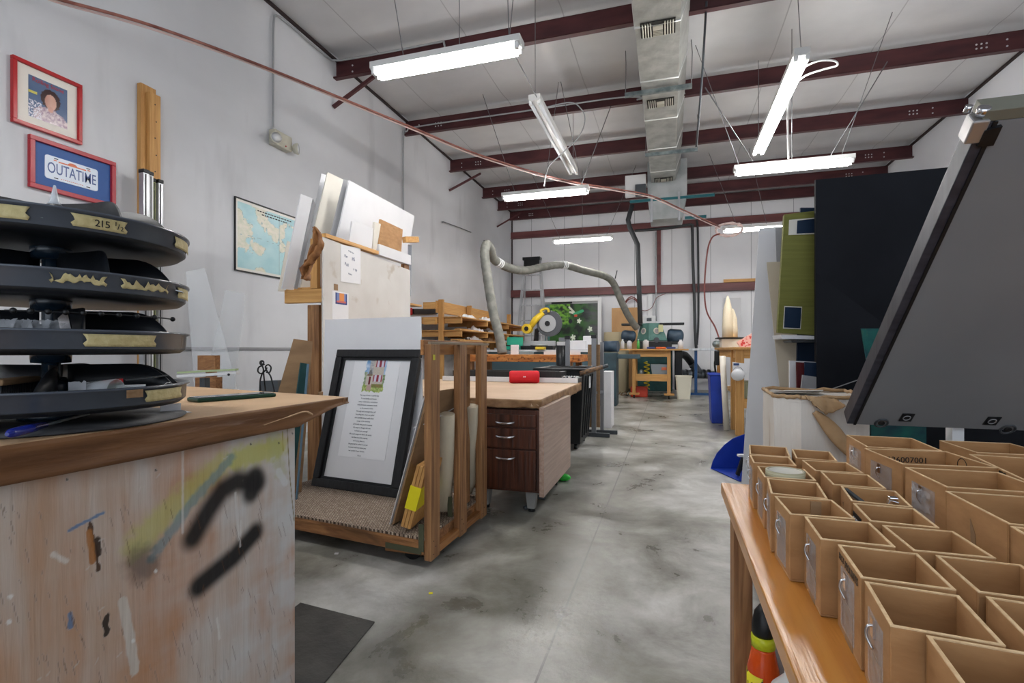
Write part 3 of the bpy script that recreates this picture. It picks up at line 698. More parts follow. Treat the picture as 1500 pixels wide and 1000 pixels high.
# bottom tray contents
q = tp(20, 0, .12)
br = thing('bristle_brush', 'gray bristle brush lying at the left of the bottom tray', 'brush', q)
MB().box(q+V((0, 0, .035)), (.03, .15, .012), .7).build('brush_handle', m_cardt, br, bevel=.004)
mb = MB(); R = Matrix.Rotation(.7, 3, 'Z')
for i in range(22):
    for j in range(4): p = q+R@V((-.011+.007*j, -.07+.0065*i, 0)); mb.cyl(p+V((0, 0, .03)), p+V((0, 0, -.008)), .0022, 5)
stuff(mb.build('bristles', m_tdark, br))
q = tp(170, 0, .05)
on_tray('green_marker', 'bright green flat marker lying in the bottom tray', 'marker', MB().lathe([(.001, -.035), (.005, -.03), (.007, 0), (.004, .03), (.001, .036)], tp(177, 0, .035)+V((0, 0, .006)), 16, 0, Matrix.Rotation(.55, 3, 'Z')@Matrix.Rotation(PI/2, 3, 'Y')@Matrix.Diagonal((.5, 1, 1))), mat('bright_green', rgb(60, 186, 40), rough=.3))
on_tray('plastic_cup', 'small clear plastic cup on its side in the bottom tray', 'cup', MB().lathe([(.02, -.03), (.026, .03), (.024, .03), (.018, -.028)], tp(148, 0, .06)+V((0, 0, .01)), 24, 0, Matrix.Rotation(.3, 3, 'Z')@Matrix.Rotation(PI/2, 3, 'Y')), mat('clear_cup', rgb(225, 228, 232), rough=.1, alpha=.4))
on_tray('red_cutter', 'red handled cutter lying across the bottom tray', 'cutter', MB().bar(tp(150, 0, .09)+V((0, 0, .026)), tp(178, 0, .09)+V((0, 0, .03)), .014, .008), m_red)
on_tray('grey_cutter_blade', 'dark blade pointing right beside the red handled cutter', 'blade', MB().bar(tp(181, 0, .09)+V((0, 0, .03)), tp(245, 0, .09)+V((0, 0, .035)), .012, .003), m_dgrey)
on_tray('parts_packet', 'white barcoded parts packet standing in the bottom tray', 'packet', MB().box(tp(192, 0, .06)+V((0, 0, .008)), (.05, .004, .026), .9, R=Matrix.Rotation(.95, 3, 'Z')@Matrix.Rotation(.3, 3, 'X')), m_paper)
on_tray('white_clip', 'white plastic clip near the right end of the bottom tray', 'clip', MB().box(tp(224, 0, .03)+V((0, 0, .0)), (.032, .012, .006), 1.0), mat('pale_blue_plastic', rgb(200, 214, 224), rough=.4), bevel=.002)
on_tray('steel_wire_loop', 'thin steel wire loop standing at the right end of the bottom tray', 'wire', MB().tube(spline([tp(238, 0, .04)+V((0, 0, -.008)), tp(240, 0, .04)+V((0, 0, .016)), tp(250, 0, .04)+V((0, 0, .018)), tp(252, 0, .04)+V((0, 0, -.004))], 6), .001, 6), m_chrome)
on_tray('clear_film', 'clear film strip folded over the bottom tray beside the post', 'film', MB().grid(lambda s, t: tp(100+s*26, 0, .05)+V((0, 0, -.012+t*.045+.004*fbm(s*6, t*6))), 8, 8), mat('cloudy_bag', rgb(200, 202, 206)))
MB
on_tray('torn_paper_scrap', 'torn kraft paper scrap stuck on the bottom tray rim', 'paper scrap', MB().grid(lambda s, t: V((TC.x, TC.y, tiers[0]))+V((math.cos(rim_ang(183+s*24))*(.258+.006*fbm(s*6, t*5)), math.sin(rim_ang(183+s*24))*(.258+.006*fbm(s*6, t*5)), .014-.016*t)), 8, 5), m_cardt)
# rod with clips below the second tier: thin wires with knobs
mb = MB(); zz = 1.07
pts = [V((TC.x, TC.y, zz))+V((math.cos(rim_ang(p))*.235, math.sin(rim_ang(p))*.235, 0)) for p in range(0, 277, 14)]
mb.tube(pts, .0015, 6)
for i, p in enumerate(pts):
    if i % 2: mb.sphere(p, .0055, 6)
o = mb.build('wire_with_beads', m_black, tower)
# screwdriver, label box, phone on the counter
a = at_z(18, 640, ZT+.02); b_ = at_z(64, 624, ZT+.02)
s_ = thing('screwdriver', 'blue-handled screwdriver lying on the black disc under the trays', 'screwdriver', (a.x, a.y, ZT+.009))
a = at_z(10, 636, ZT+.018); b_ = at_z(66, 622, ZT+.018); c_ = at_z(130, 606, ZT+.018)
MB().tube([a, a+(b_-a)*.1, a+(b_-a)*.5, b_], [.003, .008, .0085, .006], 16).build('handle', mat('translucent_blue', rgb(26, 40, 130), rough=.15), s_)
MB().cyl(b_, c_, .003, 10).build('shaft', m_galv, s_)
q = at_z(250, 604, ZT); lb_ = thing('folded_label_card', 'small white folded card beside the black disc on the counter', 'card', q)
MB().box(q+V((0, 0, .011)), (.045, .003, .022), 1.2).build('card_panel', m_paper, lb_)
MB().box(q+V((.02, 0, .001)), (.05, .05, .001), 1.2).build('card_base', m_paper, lb_)
a = at_z(290, 590, ZT); b_ = at_z(405, 581, ZT); c_ = at_z(400, 573, ZT); ctr = (a+at_z(404, 577, ZT))/2
ang = math.atan2((b_-a).y, (b_-a).x); L = (b_-a).length; Wd = .078
ph = thing('phone', 'dark phone in a green case lying face up on the counter', 'phone', (ctr.x, ctr.y, ZT))
ctr = (a+b_)/2+V((-math.sin(ang), math.cos(ang), 0))*Wd/2
MB().box((ctr.x, ctr.y, ZT+.0065), (L, Wd, .012), ang).build('phone_case', mat('dark_green_case', rgb(14, 62, 46), rough=.35), ph, bevel=.004)
MB().box((ctr.x, ctr.y, ZT+.0135), (L-.01, Wd-.01, .002), ang).build('screen', mat('phone_glass', rgb(40, 42, 48), rough=.08, spec=.8), ph, bevel=.001)
# ================================================================== LEFT WALL
def wall_frame(name, label, cat, Y0, Y1, Z0, Z1, fw, fd, fm, tilt=0, group=None):
    t = thing(name, label, cat, (XL, (Y0+Y1)/2, Z0), group)
    mb = MB(); x = XL+.002
    for (a, b2, c2, d) in ((Y0, Y1, Z1-fw, Z1), (Y0, Y1, Z0, Z0+fw), (Y0, Y0+fw, Z0+fw, Z1-fw), (Y1-fw, Y1, Z0+fw, Z1-fw)): mb.bb(x, x+fd, a, b2, c2, d)
    mb.build('frame', fm, t, bevel=.003)
    return t
# magazine cover frame
f1 = wall_frame('framed_magazine_cover', 'red-framed magazine cover with a white mat on the left wall, above the blue-matted plate', 'framed picture', 2.24, 2.66, 2.52, 2.965, .026, .03, m_red)
MB().bb(XL+.002, XL+.012, 2.26, 2.64, 2.54, 2.945).build('mat_board', mat('ivory_mat', rgb(232, 226, 216), rough=.5), f1)
def cover(s, t):
    c = mixc(rgb(60, 84, 124)[:3], rgb(96, 116, 148)[:3], t+.2*fbm(s*3, t*3))
    hx, hy = s-.56, t-.52
    if (hx/.26)**2+((hy-.06)/.24)**2 < 1+.25*fbm(s*12, t*12): c = rgb(58, 34, 34)[:3]
    if (hx/.15)**2+((hy)/.19)**2 < 1: c = mixc(rgb(214, 168, 150)[:3], rgb(170, 110, 100)[:3], max(0, -hx*4))
    if t < .36-.9*(s-.52)**2+.04*fbm(s*14, t*14) and s > .12: c = mixc(rgb(222, 206, 208)[:3], rgb(150, 120, 140)[:3], .5+fbm(s*14, t*14))
    if (hx/.07)**2+((t-.34)/.07)**2 < 1: c = rgb(206, 156, 140)[:3]
    if t < .42 and s < .32 and fbm(s*25, t*25) > .05: c = rgb(226, 222, 232)[:3]
    return (*c, 1)
painted('magazine_cover', (XL+.0135, 2.335, 2.60), (0, .235, 0), (0, 0, .285), 60, 72, cover, attr_mat('print_gloss', rough=.2), f1)
text('Rolling Stone', .040, (XL+.015, 2.452, 2.862), (0, 1, 0), (0, 0, 1), m_red, 'masthead', f1, sx=.9)
MB().bb(XL+.0135, XL+.015, 2.335, 2.385, 2.765, 2.782).build('cover_line', mat('yellow_print', rgb(206, 196, 90), rough=.5), f1)
# licence plate frame
f2 = wall_frame('framed_license_plate', 'red-framed novelty license plate reading OUTATIME on a blue mat', 'framed picture', 2.335, 2.90, 2.115, 2.475, .032, .03, mat('crimson_frame', rgb(170, 34, 48), rough=.35))
MB().bb(XL+.002, XL+.012, 2.36, 2.88, 2.14, 2.45).build('mat_board', mat('royal_blue_mat', rgb(36, 84, 152), rough=.5), f2)
m_plate = mat('plate_white', rgb(218, 226, 238), rough=.35)
def rrect(yc, zc, w, h, r, x):
    out = []
    for cx_, cz_, a0 in ((w/2-r, h/2-r, 0), (-w/2+r, h/2-r, PI/2), (-w/2+r, -h/2+r, PI), (w/2-r, -h/2+r, 1.5*PI)):
        for k in range(7): a = a0+k*PI/12; out.append(V((x, yc+cx_+r*math.cos(a), zc+cz_+r*math.sin(a))))
    return out
yc, zc = 2.603, 2.292
pl_ = MB().prism(rrect(yc, zc, .345, .165, .018, XL+.012), (.004, 0, 0)).build('license_plate', m_plate, f2)
text('OUTATIME', .108, (XL+.0165, yc, zc-.006), (0, 1, 0), (0, 0, 1), mat('plate_blue', rgb(60, 84, 140), rough=.4), 'plate_number', pl_, sx=.60, bold=.0006)
text('California', .03, (XL+.0165, yc, zc+.058), (0, 1, 0), (0, 0, 1), mat('plate_orange', rgb(214, 110, 70), rough=.4), 'plate_state', pl_) if False else None
m_or = mat('plate_orange', rgb(214, 110, 70), rough=.4)
mb = MB(); mb.bb(XL+.0162, XL+.0168, yc-.09, yc+.09, zc+.047, zc+.056)
mb.prism([V((XL+.0162, yc+.03*math.cos(k*PI/8), zc+.055+.016*math.sin(k*PI/8))) for k in range(9)], (.0006, 0, 0))
mb.bb(XL+.0162, XL+.0168, yc-.12, yc-.10, zc+.052, zc+.06); mb.bb(XL+.0162, XL+.0168, yc+.10, yc+.12, zc+.052, zc+.06)
for k in range(12): mb.bb(XL+.0162, XL+.0168, yc-.075+k*.0125, yc-.067+k*.0125, zc-.068, zc-.064)
mb.build('plate_banner', m_or, pl_)
mb = MB()
for sy in (-1, 1):
    for sz in (-1, 1): mb.bb(XL+.0162, XL+.0172, yc+sy*.105-.013, yc+sy*.105+.013, zc+sz*.069-.003, zc+sz*.069+.003)
mb.build('bolt_slot', m_ink, pl_)
# map
m_frb = mat('thin_black_frame', rgb(20, 22, 24), rough=.3)
mp = wall_frame('framed_map', 'black-framed pale blue island map hanging on the left wall', 'framed map', 4.06, 5.06, 1.80, 2.55, .012, .02, m_frb)
def mapc(s, t):
    if s < .03 or s > .97 or t < .04 or t > .96: return (*rgb(226, 224, 216)[:3], 1)
    c = mixc(rgb(178, 214, 216)[:3], rgb(160, 202, 208)[:3], .5+fbm(s*5, t*5))
    n = fbm(s*4.2+3, t*3.4+1, 2)
    land = n-.12+(.25 if s < .24 and .1 < t < .75 else 0)*(1 if fbm(s*9, t*7, 4) > -.1 else 0)
    if land > .05: c = mixc(rgb(226, 220, 204)[:3], rgb(206, 208, 186)[:3], .5+fbm(s*20, t*20))
    if abs(land-.05) < .012: c = rgb(140, 160, 160)[:3]
    if abs(s-.25) < .002 or abs(t-.5-.02*math.sin(s*6)) < .0015 or abs(s-.62) < .0015: c = rgb(130, 160, 166)[:3]
    return (*c, 1)
painted('map_sheet', (XL+.008, 4.07, 1.81), (0, .98, 0), (0, 0, .73), 150, 110, mapc, attr_mat('map_print', rough=.35), mp)
mb = MB(); rnd = random.Random(3)
for r_, (y0, y1, z) in enumerate(((4.36, 4.86, 2.475), (4.42, 4.78, 2.445))):
    y = y0
    while y < y1: w = rnd.uniform(.015, .04); mb.bb(XL+.009, XL+.0095, y, y+w, z, z+.012); y += w+.01
mb.build('map_title', m_ink, mp)
# timber upright on the wall with aluminium profiles standing against it
p = at_x(203, 108, XL+.02)
po = thing('wall_timber', 'tall thin pine timber fixed upright on the left wall', 'timber', (XL, p.y+.05, .0))
MB().bb(XL+.001, XL+.045, p.y, p.y+.13, .6, 3.20).build('back_board', m_pinez, po, bevel=.003)
MB().bb(XL+.045, XL+.085, p.y+.045, p.y+.14, .6, 3.14).build('front_stud', m_pinez, po, bevel=.003)
mb = MB(); 
for k in range(9): mb.cyl((XL+.0855, p.y+.09+.01*(k % 2), 3.05-k*.14), (XL+.0865, p.y+.09+.01*(k % 2), 3.05-k*.14), .006, 8)
mb.build('screw_hole', m_ink, po)
y0 = at_x(206, 250, XL+.15).y
labs = ['brushed rail', 'grooved white rail', 'green-striped rail', 'narrow bright rail']
for k, (dy, w, d, top, mm) in enumerate(((0, .05, .05, 2.42, m_alu), (.06, .035, .035, 2.42, m_whitep), (.105, .02, .02, 2.38, mat('olive_strip', rgb(140, 150, 90), rough=.5)), (.135, .04, .04, 2.38, m_alu))):
    t = thing('aluminum_rail', ['wide brushed metal rail', 'white grooved metal rail', 'narrow olive-striped rail', 'rightmost bright metal rail'][k]+' standing against the pine wall timber', 'metal rail', (XL+.14, y0+dy+w/2, 0), 'metal rails standing at the wall timber')
    mb = MB(); x = XL+.13
    mb.bb(x, x+d, y0+dy, y0+dy+w, 0, top)
    mb.build('profile', mm, t, bevel=.002)
    mb = MB(); mb.bb(x+d, x+d+.004, y0+dy+w*.3, y0+dy+w*.45, .02, top-.01); mb.build('groove', m_black, t)
    MB().bb(x-.004, x+d+.004, y0+dy-.003, y0+dy+w+.003, top, top+.03).build('end_cap', m_black, t, bevel=.004)
# ================================================================== CARGO CART (wooden A-cart with posts)
cart = thing('wooden_cart', 'low wooden cart with carpeted deck and upright lumber posts along its right side', 'cart', (-1.6, 2.5, 0))
m_carpet = mat('woven_carpet', rgb(176, 160, 142), rgb(94, 78, 66), rough=.95, scale=(70, 70, 70), detail=2, lo=.42, hi=.58, bump=1.0)
# woven look
nt = m_carpet.node_tree; tcn = [n for n in nt.nodes if n.type == 'TEX_COORD'][0]
brk = nt.nodes.new('ShaderNodeTexBrick'); brk.inputs['Scale'].default_value = 1.0; brk.inputs['Brick Width'].default_value = .022; brk.inputs['Row Height'].default_value = .009
brk.inputs['Mortar Size'].default_value = .0018; brk.inputs['Color1'].default_value = rgb(184, 168, 150); brk.inputs['Color2'].default_value = rgb(150, 130, 112); brk.inputs['Mortar'].default_value = rgb(70, 56, 46)
mpp = nt.nodes.new('ShaderNodeMapping'); mpp.inputs['Rotation'].default_value = (0, 0, .5)
nt.links.new(tcn.outputs['Object'], mpp.inputs['Vector']); nt.links.new(mpp.outputs['Vector'], brk.inputs['Vector'])
nt.links.new(brk.outputs['Color'], nt.nodes['Principled BSDF'].inputs['Base Color'])
CR = at_z(631.5, 823, .045); ax = V((-1, .125, 0)).normalized(); ay = V((.02, 1, 0)).normalized()
# corner at the outer foot of the near right post
DW, DL = 1.25, .705
dk = .147
c0 = CR.copy(); c0.z = 0
def cp(a, l, z): return c0+ax*a+ay*l+V((0, 0, z))
MB().prism([cp(.035, .0, dk-.012), cp(DW, 0, dk-.012), cp(DW, DL, dk-.012), cp(.035, DL, dk-.012)], (0, 0, .012)).build('carpet_deck', m_carpet, cart)
MB().prism([cp(.037, -.004, dk-.026), cp(DW, -.004, dk-.026), cp(DW, DL, dk-.026), cp(.037, DL, dk-.026)], (0, 0, .0135)).build('plywood_deck', m_2x4x, cart)
for nm, a, b_ in (('front_rail', (.037, .018), (DW, .018)), ('back_rail', (.037, DL-.02), (DW, DL-.02)), ('right_rail', (.056, .04), (.056, DL-.04)), ('left_rail', (DW-.02, .04), (DW-.02, DL-.04)), ('middle_rail', (.6, .04), (.6, DL-.04))):
    MB().bar(cp(a[0], a[1], dk-.052), cp(b_[0], b_[1], dk-.052), .038, .050).build(nm, m_2x4x, cart, bevel=.002)
for a, l in ((.13, .09), (.13, DL-.1), (DW-.12, .09), (DW-.12, DL-.1)):
    MB().box(cp(a+.02, l-.03, dk-.090), (.24, .05, .024)).build('caster_block', m_2x4x, cart, bevel=.002)
    q = cp(a+.02, l+.0, .047)
    cs = MB().cyl(q-ay*.014, q+ay*.014, .046, 28).build('caster_wheel', m_black, cart)
    MB().bar(q-ay*.02+V((0, 0, -.006)), q-ay*.02+V((0, 0, .034)), .028, .004, side=(0, 1, 0)).bar(q+ay*.02+V((0, 0, -.006)), q+ay*.02+V((0, 0, .034)), .028, .004, side=(0, 1, 0)).bar(q-ay*.022+V((0, 0, .032)), q+ay*.022+V((0, 0, .032)), .04, .004).build('caster_fork', m_galv, cs)
post_top = 1.025
plen = [0.0, .315, .605]
for k, l in enumerate(plen):
    mb = MB(); mb.prism([cp(0, l, .045), cp(.038, l, .045), cp(.038, l+.089, .045), cp(0, l+.089, .045)], (0, 0, post_top-.045-.0))
    mb.build('post', m_2x4z, cart, bevel=.003)
    mb = MB()
    for i in range(3): mb.cyl(cp(-.0012, l+.025+.02*(i % 2), .07+.03*i), cp(.002, l+.025+.02*(i % 2), .07+.03*i), .003, 6)
    mb.build('screw_head', m_ink, cart)
MB().prism([cp(.06, .50, dk), cp(.098, .50, dk), cp(.098, .58, dk), cp(.06, .58, dk)], (0, 0, post_top-.03-dk)).build('inner_post', m_2x4z, cart, bevel=.003)
MB().prism([cp(0, .0, post_top), cp(.018, .0, post_top), cp(.018, .73, post_top), cp(0, .73, post_top)], (0, 0, .012)).build('top_rail', wood('gray_lath', rgb(150, 132, 110), rgb(120, 104, 84), 'y'), cart, bevel=.002)
MB().prism([cp(.04, .0, post_top-.05), cp(.058, .0, post_top-.05), cp(.058, .73, post_top-.05), cp(.04, .73, post_top-.05)], (0, 0, .07)).build('inner_top_rail', m_2x4y, cart, bevel=.002)
MB().box(cp(-.0005, .03, post_top-.06), (.002, .03, .024), .12).build('yellow_tag', mat('yellow_sticker', rgb(210, 204, 60), rough=.6), cart)
m_olive = mat('olive_bracket', rgb(84, 86, 66), rough=.5, metal=.3)
MB().bar(cp(.05, -.006, .085), cp(.05, -.006, .21), .026, .003, side=(0, 1, 0)).bar(cp(.05, -.006, .085), cp(.25, -.006, .085), .026, .003, side=(0, 1, 0)).build('corner_bracket', m_olive, cart)
MB().bar(cp(.052, .3, .085), cp(.052, .3, .25), .026, .003, side=(0, 1, 0)).build('post_bracket', m_olive, cart)
MB().bar(cp(.02, .09, dk-.075), cp(.02, DL-.05, dk-.075), .03, .035).build('side_runner', m_2x4y, cart)
# ---- large picture frame leaning on the cart
bl = at_z(455, 711, dk+.001); br_ = at_z(577, 729, dk+.001)
ex = (br_-bl); W = ex.length; ex.normalize(); W = .665
bn = V((-ex.y, ex.x, 0))             # away from camera
Hf = .885; lean = .235
up = (V((0, 0, 1))*math.cos(.26)+bn*math.sin(.26)).normalized()
fr_ = thing('picture_frame', 'large black picture frame with a house print and poem, leaning upright on the cart deck', 'framed picture', bl)
nf = ex.cross(up)                     # towards camera
def fp(x, y, o=0): return bl+ex*x+up*y+nf*o
th, fw = .035, .052
def fbox(mb, x0, x1, y0, y1, o0, o1, mi=0): return mb.prism([fp(x0, y0, o0), fp(x1, y0, o0), fp(x1, y1, o0), fp(x0, y1, o0)], nf*(o1-o0), mi)
mb = MB()
for x0, x1, y0, y1 in ((0, W, 0, fw), (0, W, Hf-fw, Hf), (0, fw, fw, Hf-fw), (W-fw, W, fw, Hf-fw)): fbox(mb, x0, x1, y0, y1, -th, 0)
mb.build('frame_moulding', m_blackm, fr_, bevel=.005)
mb = MB(); i_ = fw; l_ = .016
for x0, x1, y0, y1 in ((i_, W-i_, i_, i_+l_), (i_, W-i_, Hf-i_-l_, Hf-i_), (i_, i_+l_, i_+l_, Hf-i_-l_), (W-i_-l_, W-i_, i_+l_, Hf-i_-l_)): fbox(mb, x0, x1, y0, y1, -th, -.014)
mb.build('inner_lip', m_black, fr_)
fbox(MB(), .03, W-.03, .03, Hf-.03, -th+.002, -th+.008).build('white_mat', m_white, fr_)
sh = fbox(MB(), .15, W-.15+.0, .20, Hf-.075, -th+.0085, -th+.0105).build('print_sheet', m_paper, fr_)
def house(s, t):
    # s right, t up; alpha 0 outside of the vignette
    ed = min(s, 1-s, t)+.05*fbm(s*9, t*9)
    if ed < .04: return (*rgb(236, 236, 238)[:3], 1)
    c = mixc(rgb(214, 226, 238)[:3], rgb(120, 164, 208)[:3], .5+fbm(s*4, t*4))
    if t < .30: c = mixc(rgb(196, 206, 130)[:3], rgb(120, 150, 66)[:3], .5+fbm(s*12, t*12))
    if .02 < s < .16 and .25 < t < .62: c = mixc(rgb(120, 140, 104)[:3], rgb(176, 186, 160)[:3], .5+fbm(s*15, t*15))
    if s > .88 and .25 < t < .55: c = mixc(rgb(86, 120, 70)[:3], rgb(170, 184, 150)[:3], .5+fbm(s*15, t*15))
    if .36 < s < .88 and t > .24: c = mixc(rgb(206, 196, 184)[:3], rgb(188, 176, 164)[:3], .5+fbm(s*30, t*30))
    if .22 < s < .40 and t > .24 and t < 1.0: c = mixc(rgb(196, 192, 190)[:3], rgb(160, 160, 164)[:3], .5+fbm(s*10, t*20))
    if .13 < s < .42 and .22 < t < .56: c = rgb(204, 196, 186)[:3]
    if .16 < s < .40 and .50 < t < .56: c = rgb(126, 106, 88)[:3]
    if abs(s-.29) < .10-(t-.56)*.6 and .56 <= t < .70: c = rgb(112, 112, 112)[:3]
    if .25 < s < .35 and .24 < t < .48: c = rgb(110, 28, 42)[:3]
    for x0, y0 in ((.44, .34), (.64, .34), (.48, .78), (.68, .78)):
        if x0 < s < x0+.2 and y0 < t < y0+.2: c = rgb(150, 48, 64)[:3] if (s < x0+.05 or s > x0+.15) else rgb(214, 210, 224)[:3]
    if .40 < s < .9 and .16 < t < .27: c = mixc(rgb(110, 134, 60)[:3], rgb(170, 110, 90)[:3], .3+fbm(s*25, t*25))
    if .2 < s < .42 and .08 < t < .22: c = rgb(190, 160, 150)[:3]
    return (*c, 1)
hx0, hx1, hy0, hy1 = .225, .40, .605, .822
painted('house_print', fp(hx0+.02, hy0, -th+.0115), ex*(hx1-hx0), up*(hy1-hy0), 80, 96, house, attr_mat('print_matte', rough=.7), sh)
m_txt = mat('gray_print_ink', rgb(92, 92, 100), rough=.8)
lines = ["This song of home is a gentle tune", "To my family and friends", "every celebration, sometimes", "small adventures, uncommon words", "as the seasons come", "Through and amongst them all", "Everything that a heart can gather", "and carefully keeps with them", "songs of the summer", "all it took was good company", "It's easy to change, but not", "to leave you enough", "We could change our future, the words", "but there is so little inspiring", "and every place is", "Be grateful for when it comes", "because until we know you", "we couldn't have known"]
for k, ln in enumerate(lines):
    text(ln, .0125, fp(.318-.0016*k, .588-.0205*k, -th+.0112), ex, up, m_txt, 'poem_line', sh, sx=.86 if len(ln) > 30 else 1.0)
text('Noel', .0125, fp(.318, .588-.0205*18.3, -th+.0112), ex, up, m_txt, 'signature', sh)
# ---- big foam board behind the frame
tl = at_d(476, 468, 3.55); wbl = bl+bn*.12-ex*.035; wbl.z = dk+.001
upw = (tl-wbl).normalized(); 
fb = thing('foam_board', 'large blank white foam board standing behind the black picture frame', 'board', wbl)
Hw = (tl-wbl).length
mb = MB(); mb.prism([wbl, wbl+ex*.80, wbl+ex*.80+upw*Hw, wbl+upw*Hw], ex.cross(upw)*-.008); mb.build('board_panel', m_white, fb)
# narrow white sheet leaning left in front, cut off by the counter
# ---- brown board leaning between frame and posts
bbm = at_z(574, 768, dk+.002)
MBt = MB(); topp = at_d(626, 575, 2.40)
dv = (topp-bbm); sd_ = V((.04, .40, 0))
tag(MBt.prism([bbm, bbm+sd_, bbm+sd_+dv, bbm+dv], V((.012, -.002, .004))).build('brown_board', m_cardt), 'brown hardboard sheet leaning against the cart posts, beside the black frame', 'board')
tag(MB().prism([bbm+V((-.014, 0, 0)), bbm+V((-.014, 0, 0))+sd_, bbm+sd_*.98+dv*.98+V((-.012, 0, 0)), bbm+dv*.98+V((-.012, 0, 0))], V((.004, 0, .001))).build('white_backing_sheet', m_white), 'thin pale sheet leaning on the brown hardboard', 'sheet')
# bundle of boards with yellow tape
q = at_z(600, 773, dk+.002)
bu = thing('moulding_bundle', 'bundle of pale wood mouldings with a bright yellow wrap standing on the cart', 'wood bundle', q)
R = Matrix.Rotation(.12, 3, 'Z')@Matrix.Rotation(.27, 3, 'Y')
for k in range(3):
    ctr = q+R@V((-.0+.017*k-.017, .05, .175)); 
    MB().box(ctr, (.0155, .24, .30), R=R).build('moulding', m_pinez, bu, bevel=.002)
MB().box(q+R@V((0, .049, .17)), (.055, .243, .11), R=R).build('yellow_wrap', mat('yellow_tape', rgb(232, 218, 28), rough=.5), bu)
# roll of paper and white sheets between the posts
q0 = at_d(653, 690, 2.62); q1 = at_d(655, 606, 2.55)
rl = thing('paper_roll', 'plump cream paper roll standing tilted behind the cart posts', 'paper roll', q0)
MB().tube([V((q0.x-.02, q0.y, dk+.03)), q0, q1], [.042, .042, .038], 24).build('rolled_paper', mat('tan_paper_roll', rgb(196, 184, 160), rough=.7), rl)
q0 = at_d(690, 700, 2.95); q1 = at_d(690, 594, 2.85)
rl2 = thing('paper_roll', 'cream paper roll seen between the second and third cart posts', 'paper roll', q0)
MB().tube([V((q0.x-.03, q0.y, dk+.03)), q0, q1], [.036, .036, .04], 24).build('rolled_paper', mat('tan_paper_roll', rgb(196, 184, 160)), rl2)
a = at_d(646, 600, 2.55)
tag(MB().prism([cp(.16, .10, .62), cp(.065, .12, .655), cp(.06, .5, .71), cp(.2, .5, .66)], V((0, 0, .004))).build('white_sheet', m_white), 'white sheet lying tilted on the rolls behind the cart posts', 'sheet')
# ================================================================== VERTICAL PANEL RACK (left, behind frame)
RX, RY0, RY1 = -2.42, 3.16, 4.42
zt_ = 1+(512-347)/F*at_x(475, 347, RX).length*0+at_x(475, 347, RX).z-1
rack = thing('panel_rack', 'tall lumber rack faced with a white panel, holding boards beside the left wall', 'rack', (RX-.2, 3.8, 0))
MB().bb(RX-.038, RX-.0, RY0-.0, RY0+.089, 0, 1.82).build('front_post', m_2x4z, rack, bevel=.003)
MB().bb(RX-.10, RX-.040, RY0-.04, RY0-.001, 1.447, 1.815).build('upper_front_post', m_pinez, rack, bevel=.003)
MB().bb(RX-.14, RX-.04, RY0-.02, RY0+.07, 0, 1.33).build('lower_front_post', m_2x4z, rack, bevel=.003)
MB().bb(RX-.33, RX-.001, RY0-.04, RY0-.002, 1.345, 1.445).build('crossbar', m_pinex, rack, bevel=.003)
MB().bb(RX-.33, RX-.001, RY1-.04, RY1, 1.345, 1.445).build('rear_crossbar', m_pinex, rack, bevel=.003)
MB().bb(RX-.04, RX-.0, RY1-.089, RY1, 0, 1.82).build('rear_post', m_2x4z, rack, bevel=.003)
MB().bb(RX-.38, RX-.34, RY0, RY0+.089, 0, 1.35).build('wall_side_post', m_2x4z, rack, bevel=.003) if False else None
mb = MB(); mb.prism([V((RX+.001, RY0-.04, .0)), V((RX+.001, RY1, .0)), V((RX+.001, RY1, 1.77)), V((RX+.001, RY0-.04, 1.82))], (.012, 0, 0))
mb.build('white_side_panel', mat('scuffed_white_panel', rgb(222, 220, 216), rgb(206, 202, 196), rough=.7, scale=(2, 2, 2), c3=rgb(190, 180, 168), s3=(9, 6, 6), lo3=.62, hi3=.72), rack)
MB().bb(RX-.035, RX+.02, RY0-.02, RY0+.69, 1.822, 1.852).build('top_lath', m_piney, rack, bevel=.002)
MB().bb(RX-.035, RX+.02, RY0+.70, RY1, 1.822, 1.915).build('white_top_lath', m_white, rack)
MB().bb(RX-.35, RX-.045, RY0+.0, RY1+.35, 1.447, 1.465).build('board_ledge', m_piney, rack)
for z in (.9, .25): MB().bb(RX-.14, RX-.04, RY0+.07, RY1-.04, z, z+.05).build('shelf_rail', m_piney, rack)
# notes on the rack
x = RX+.0135
a = at_x(499, 358, x); b_ = at_x(528, 372, x); c_ = at_x(498, 412, x); d_ = at_x(526, 418, x)
nt_ = thing('note_sheet', 'white sheet with blue handwritten measurements pinned to the white rack panel', 'paper note', c_)
MB().prism([V((x, a.y, c_.z)), V((x, b_.y, c_.z+.01)), V((x, b_.y, a.z+.02)), V((x, a.y, a.z))], (.002, 0, 0)).build('paper', m_paper, nt_)
m_bink = mat('blue_ink', rgb(96, 104, 132), rough=.8)
for s_, yy, zz, sz in (('Per', .25, .72, .03), ('#5', .62, .70, .04), ('Pull', .28, .50, .035), ('= 99', .7, .40, .03), ('Order list', .5, .88, .018), ('thanks', .45, .26, .018)):
    text(s_, sz, V((x+.0025, a.y+(b_.y-a.y)*yy, c_.z+(a.z-c_.z)*zz)), (0, 1, -.12), (0, 0, 1), m_bink, 'handwriting', nt_)
a = at_x(491, 428, x); b_ = at_x(508, 447, x)
pc = thing('small_picture_card', 'small orange and blue picture card taped on a white sheet of the rack panel', 'picture card', b_)
MB().bb(x, x+.0015, at_x(487, 430, x).y, b_.y+.02, at_x(487, 467, x).z, a.z+.01).build('white_backing', m_paper, pc)
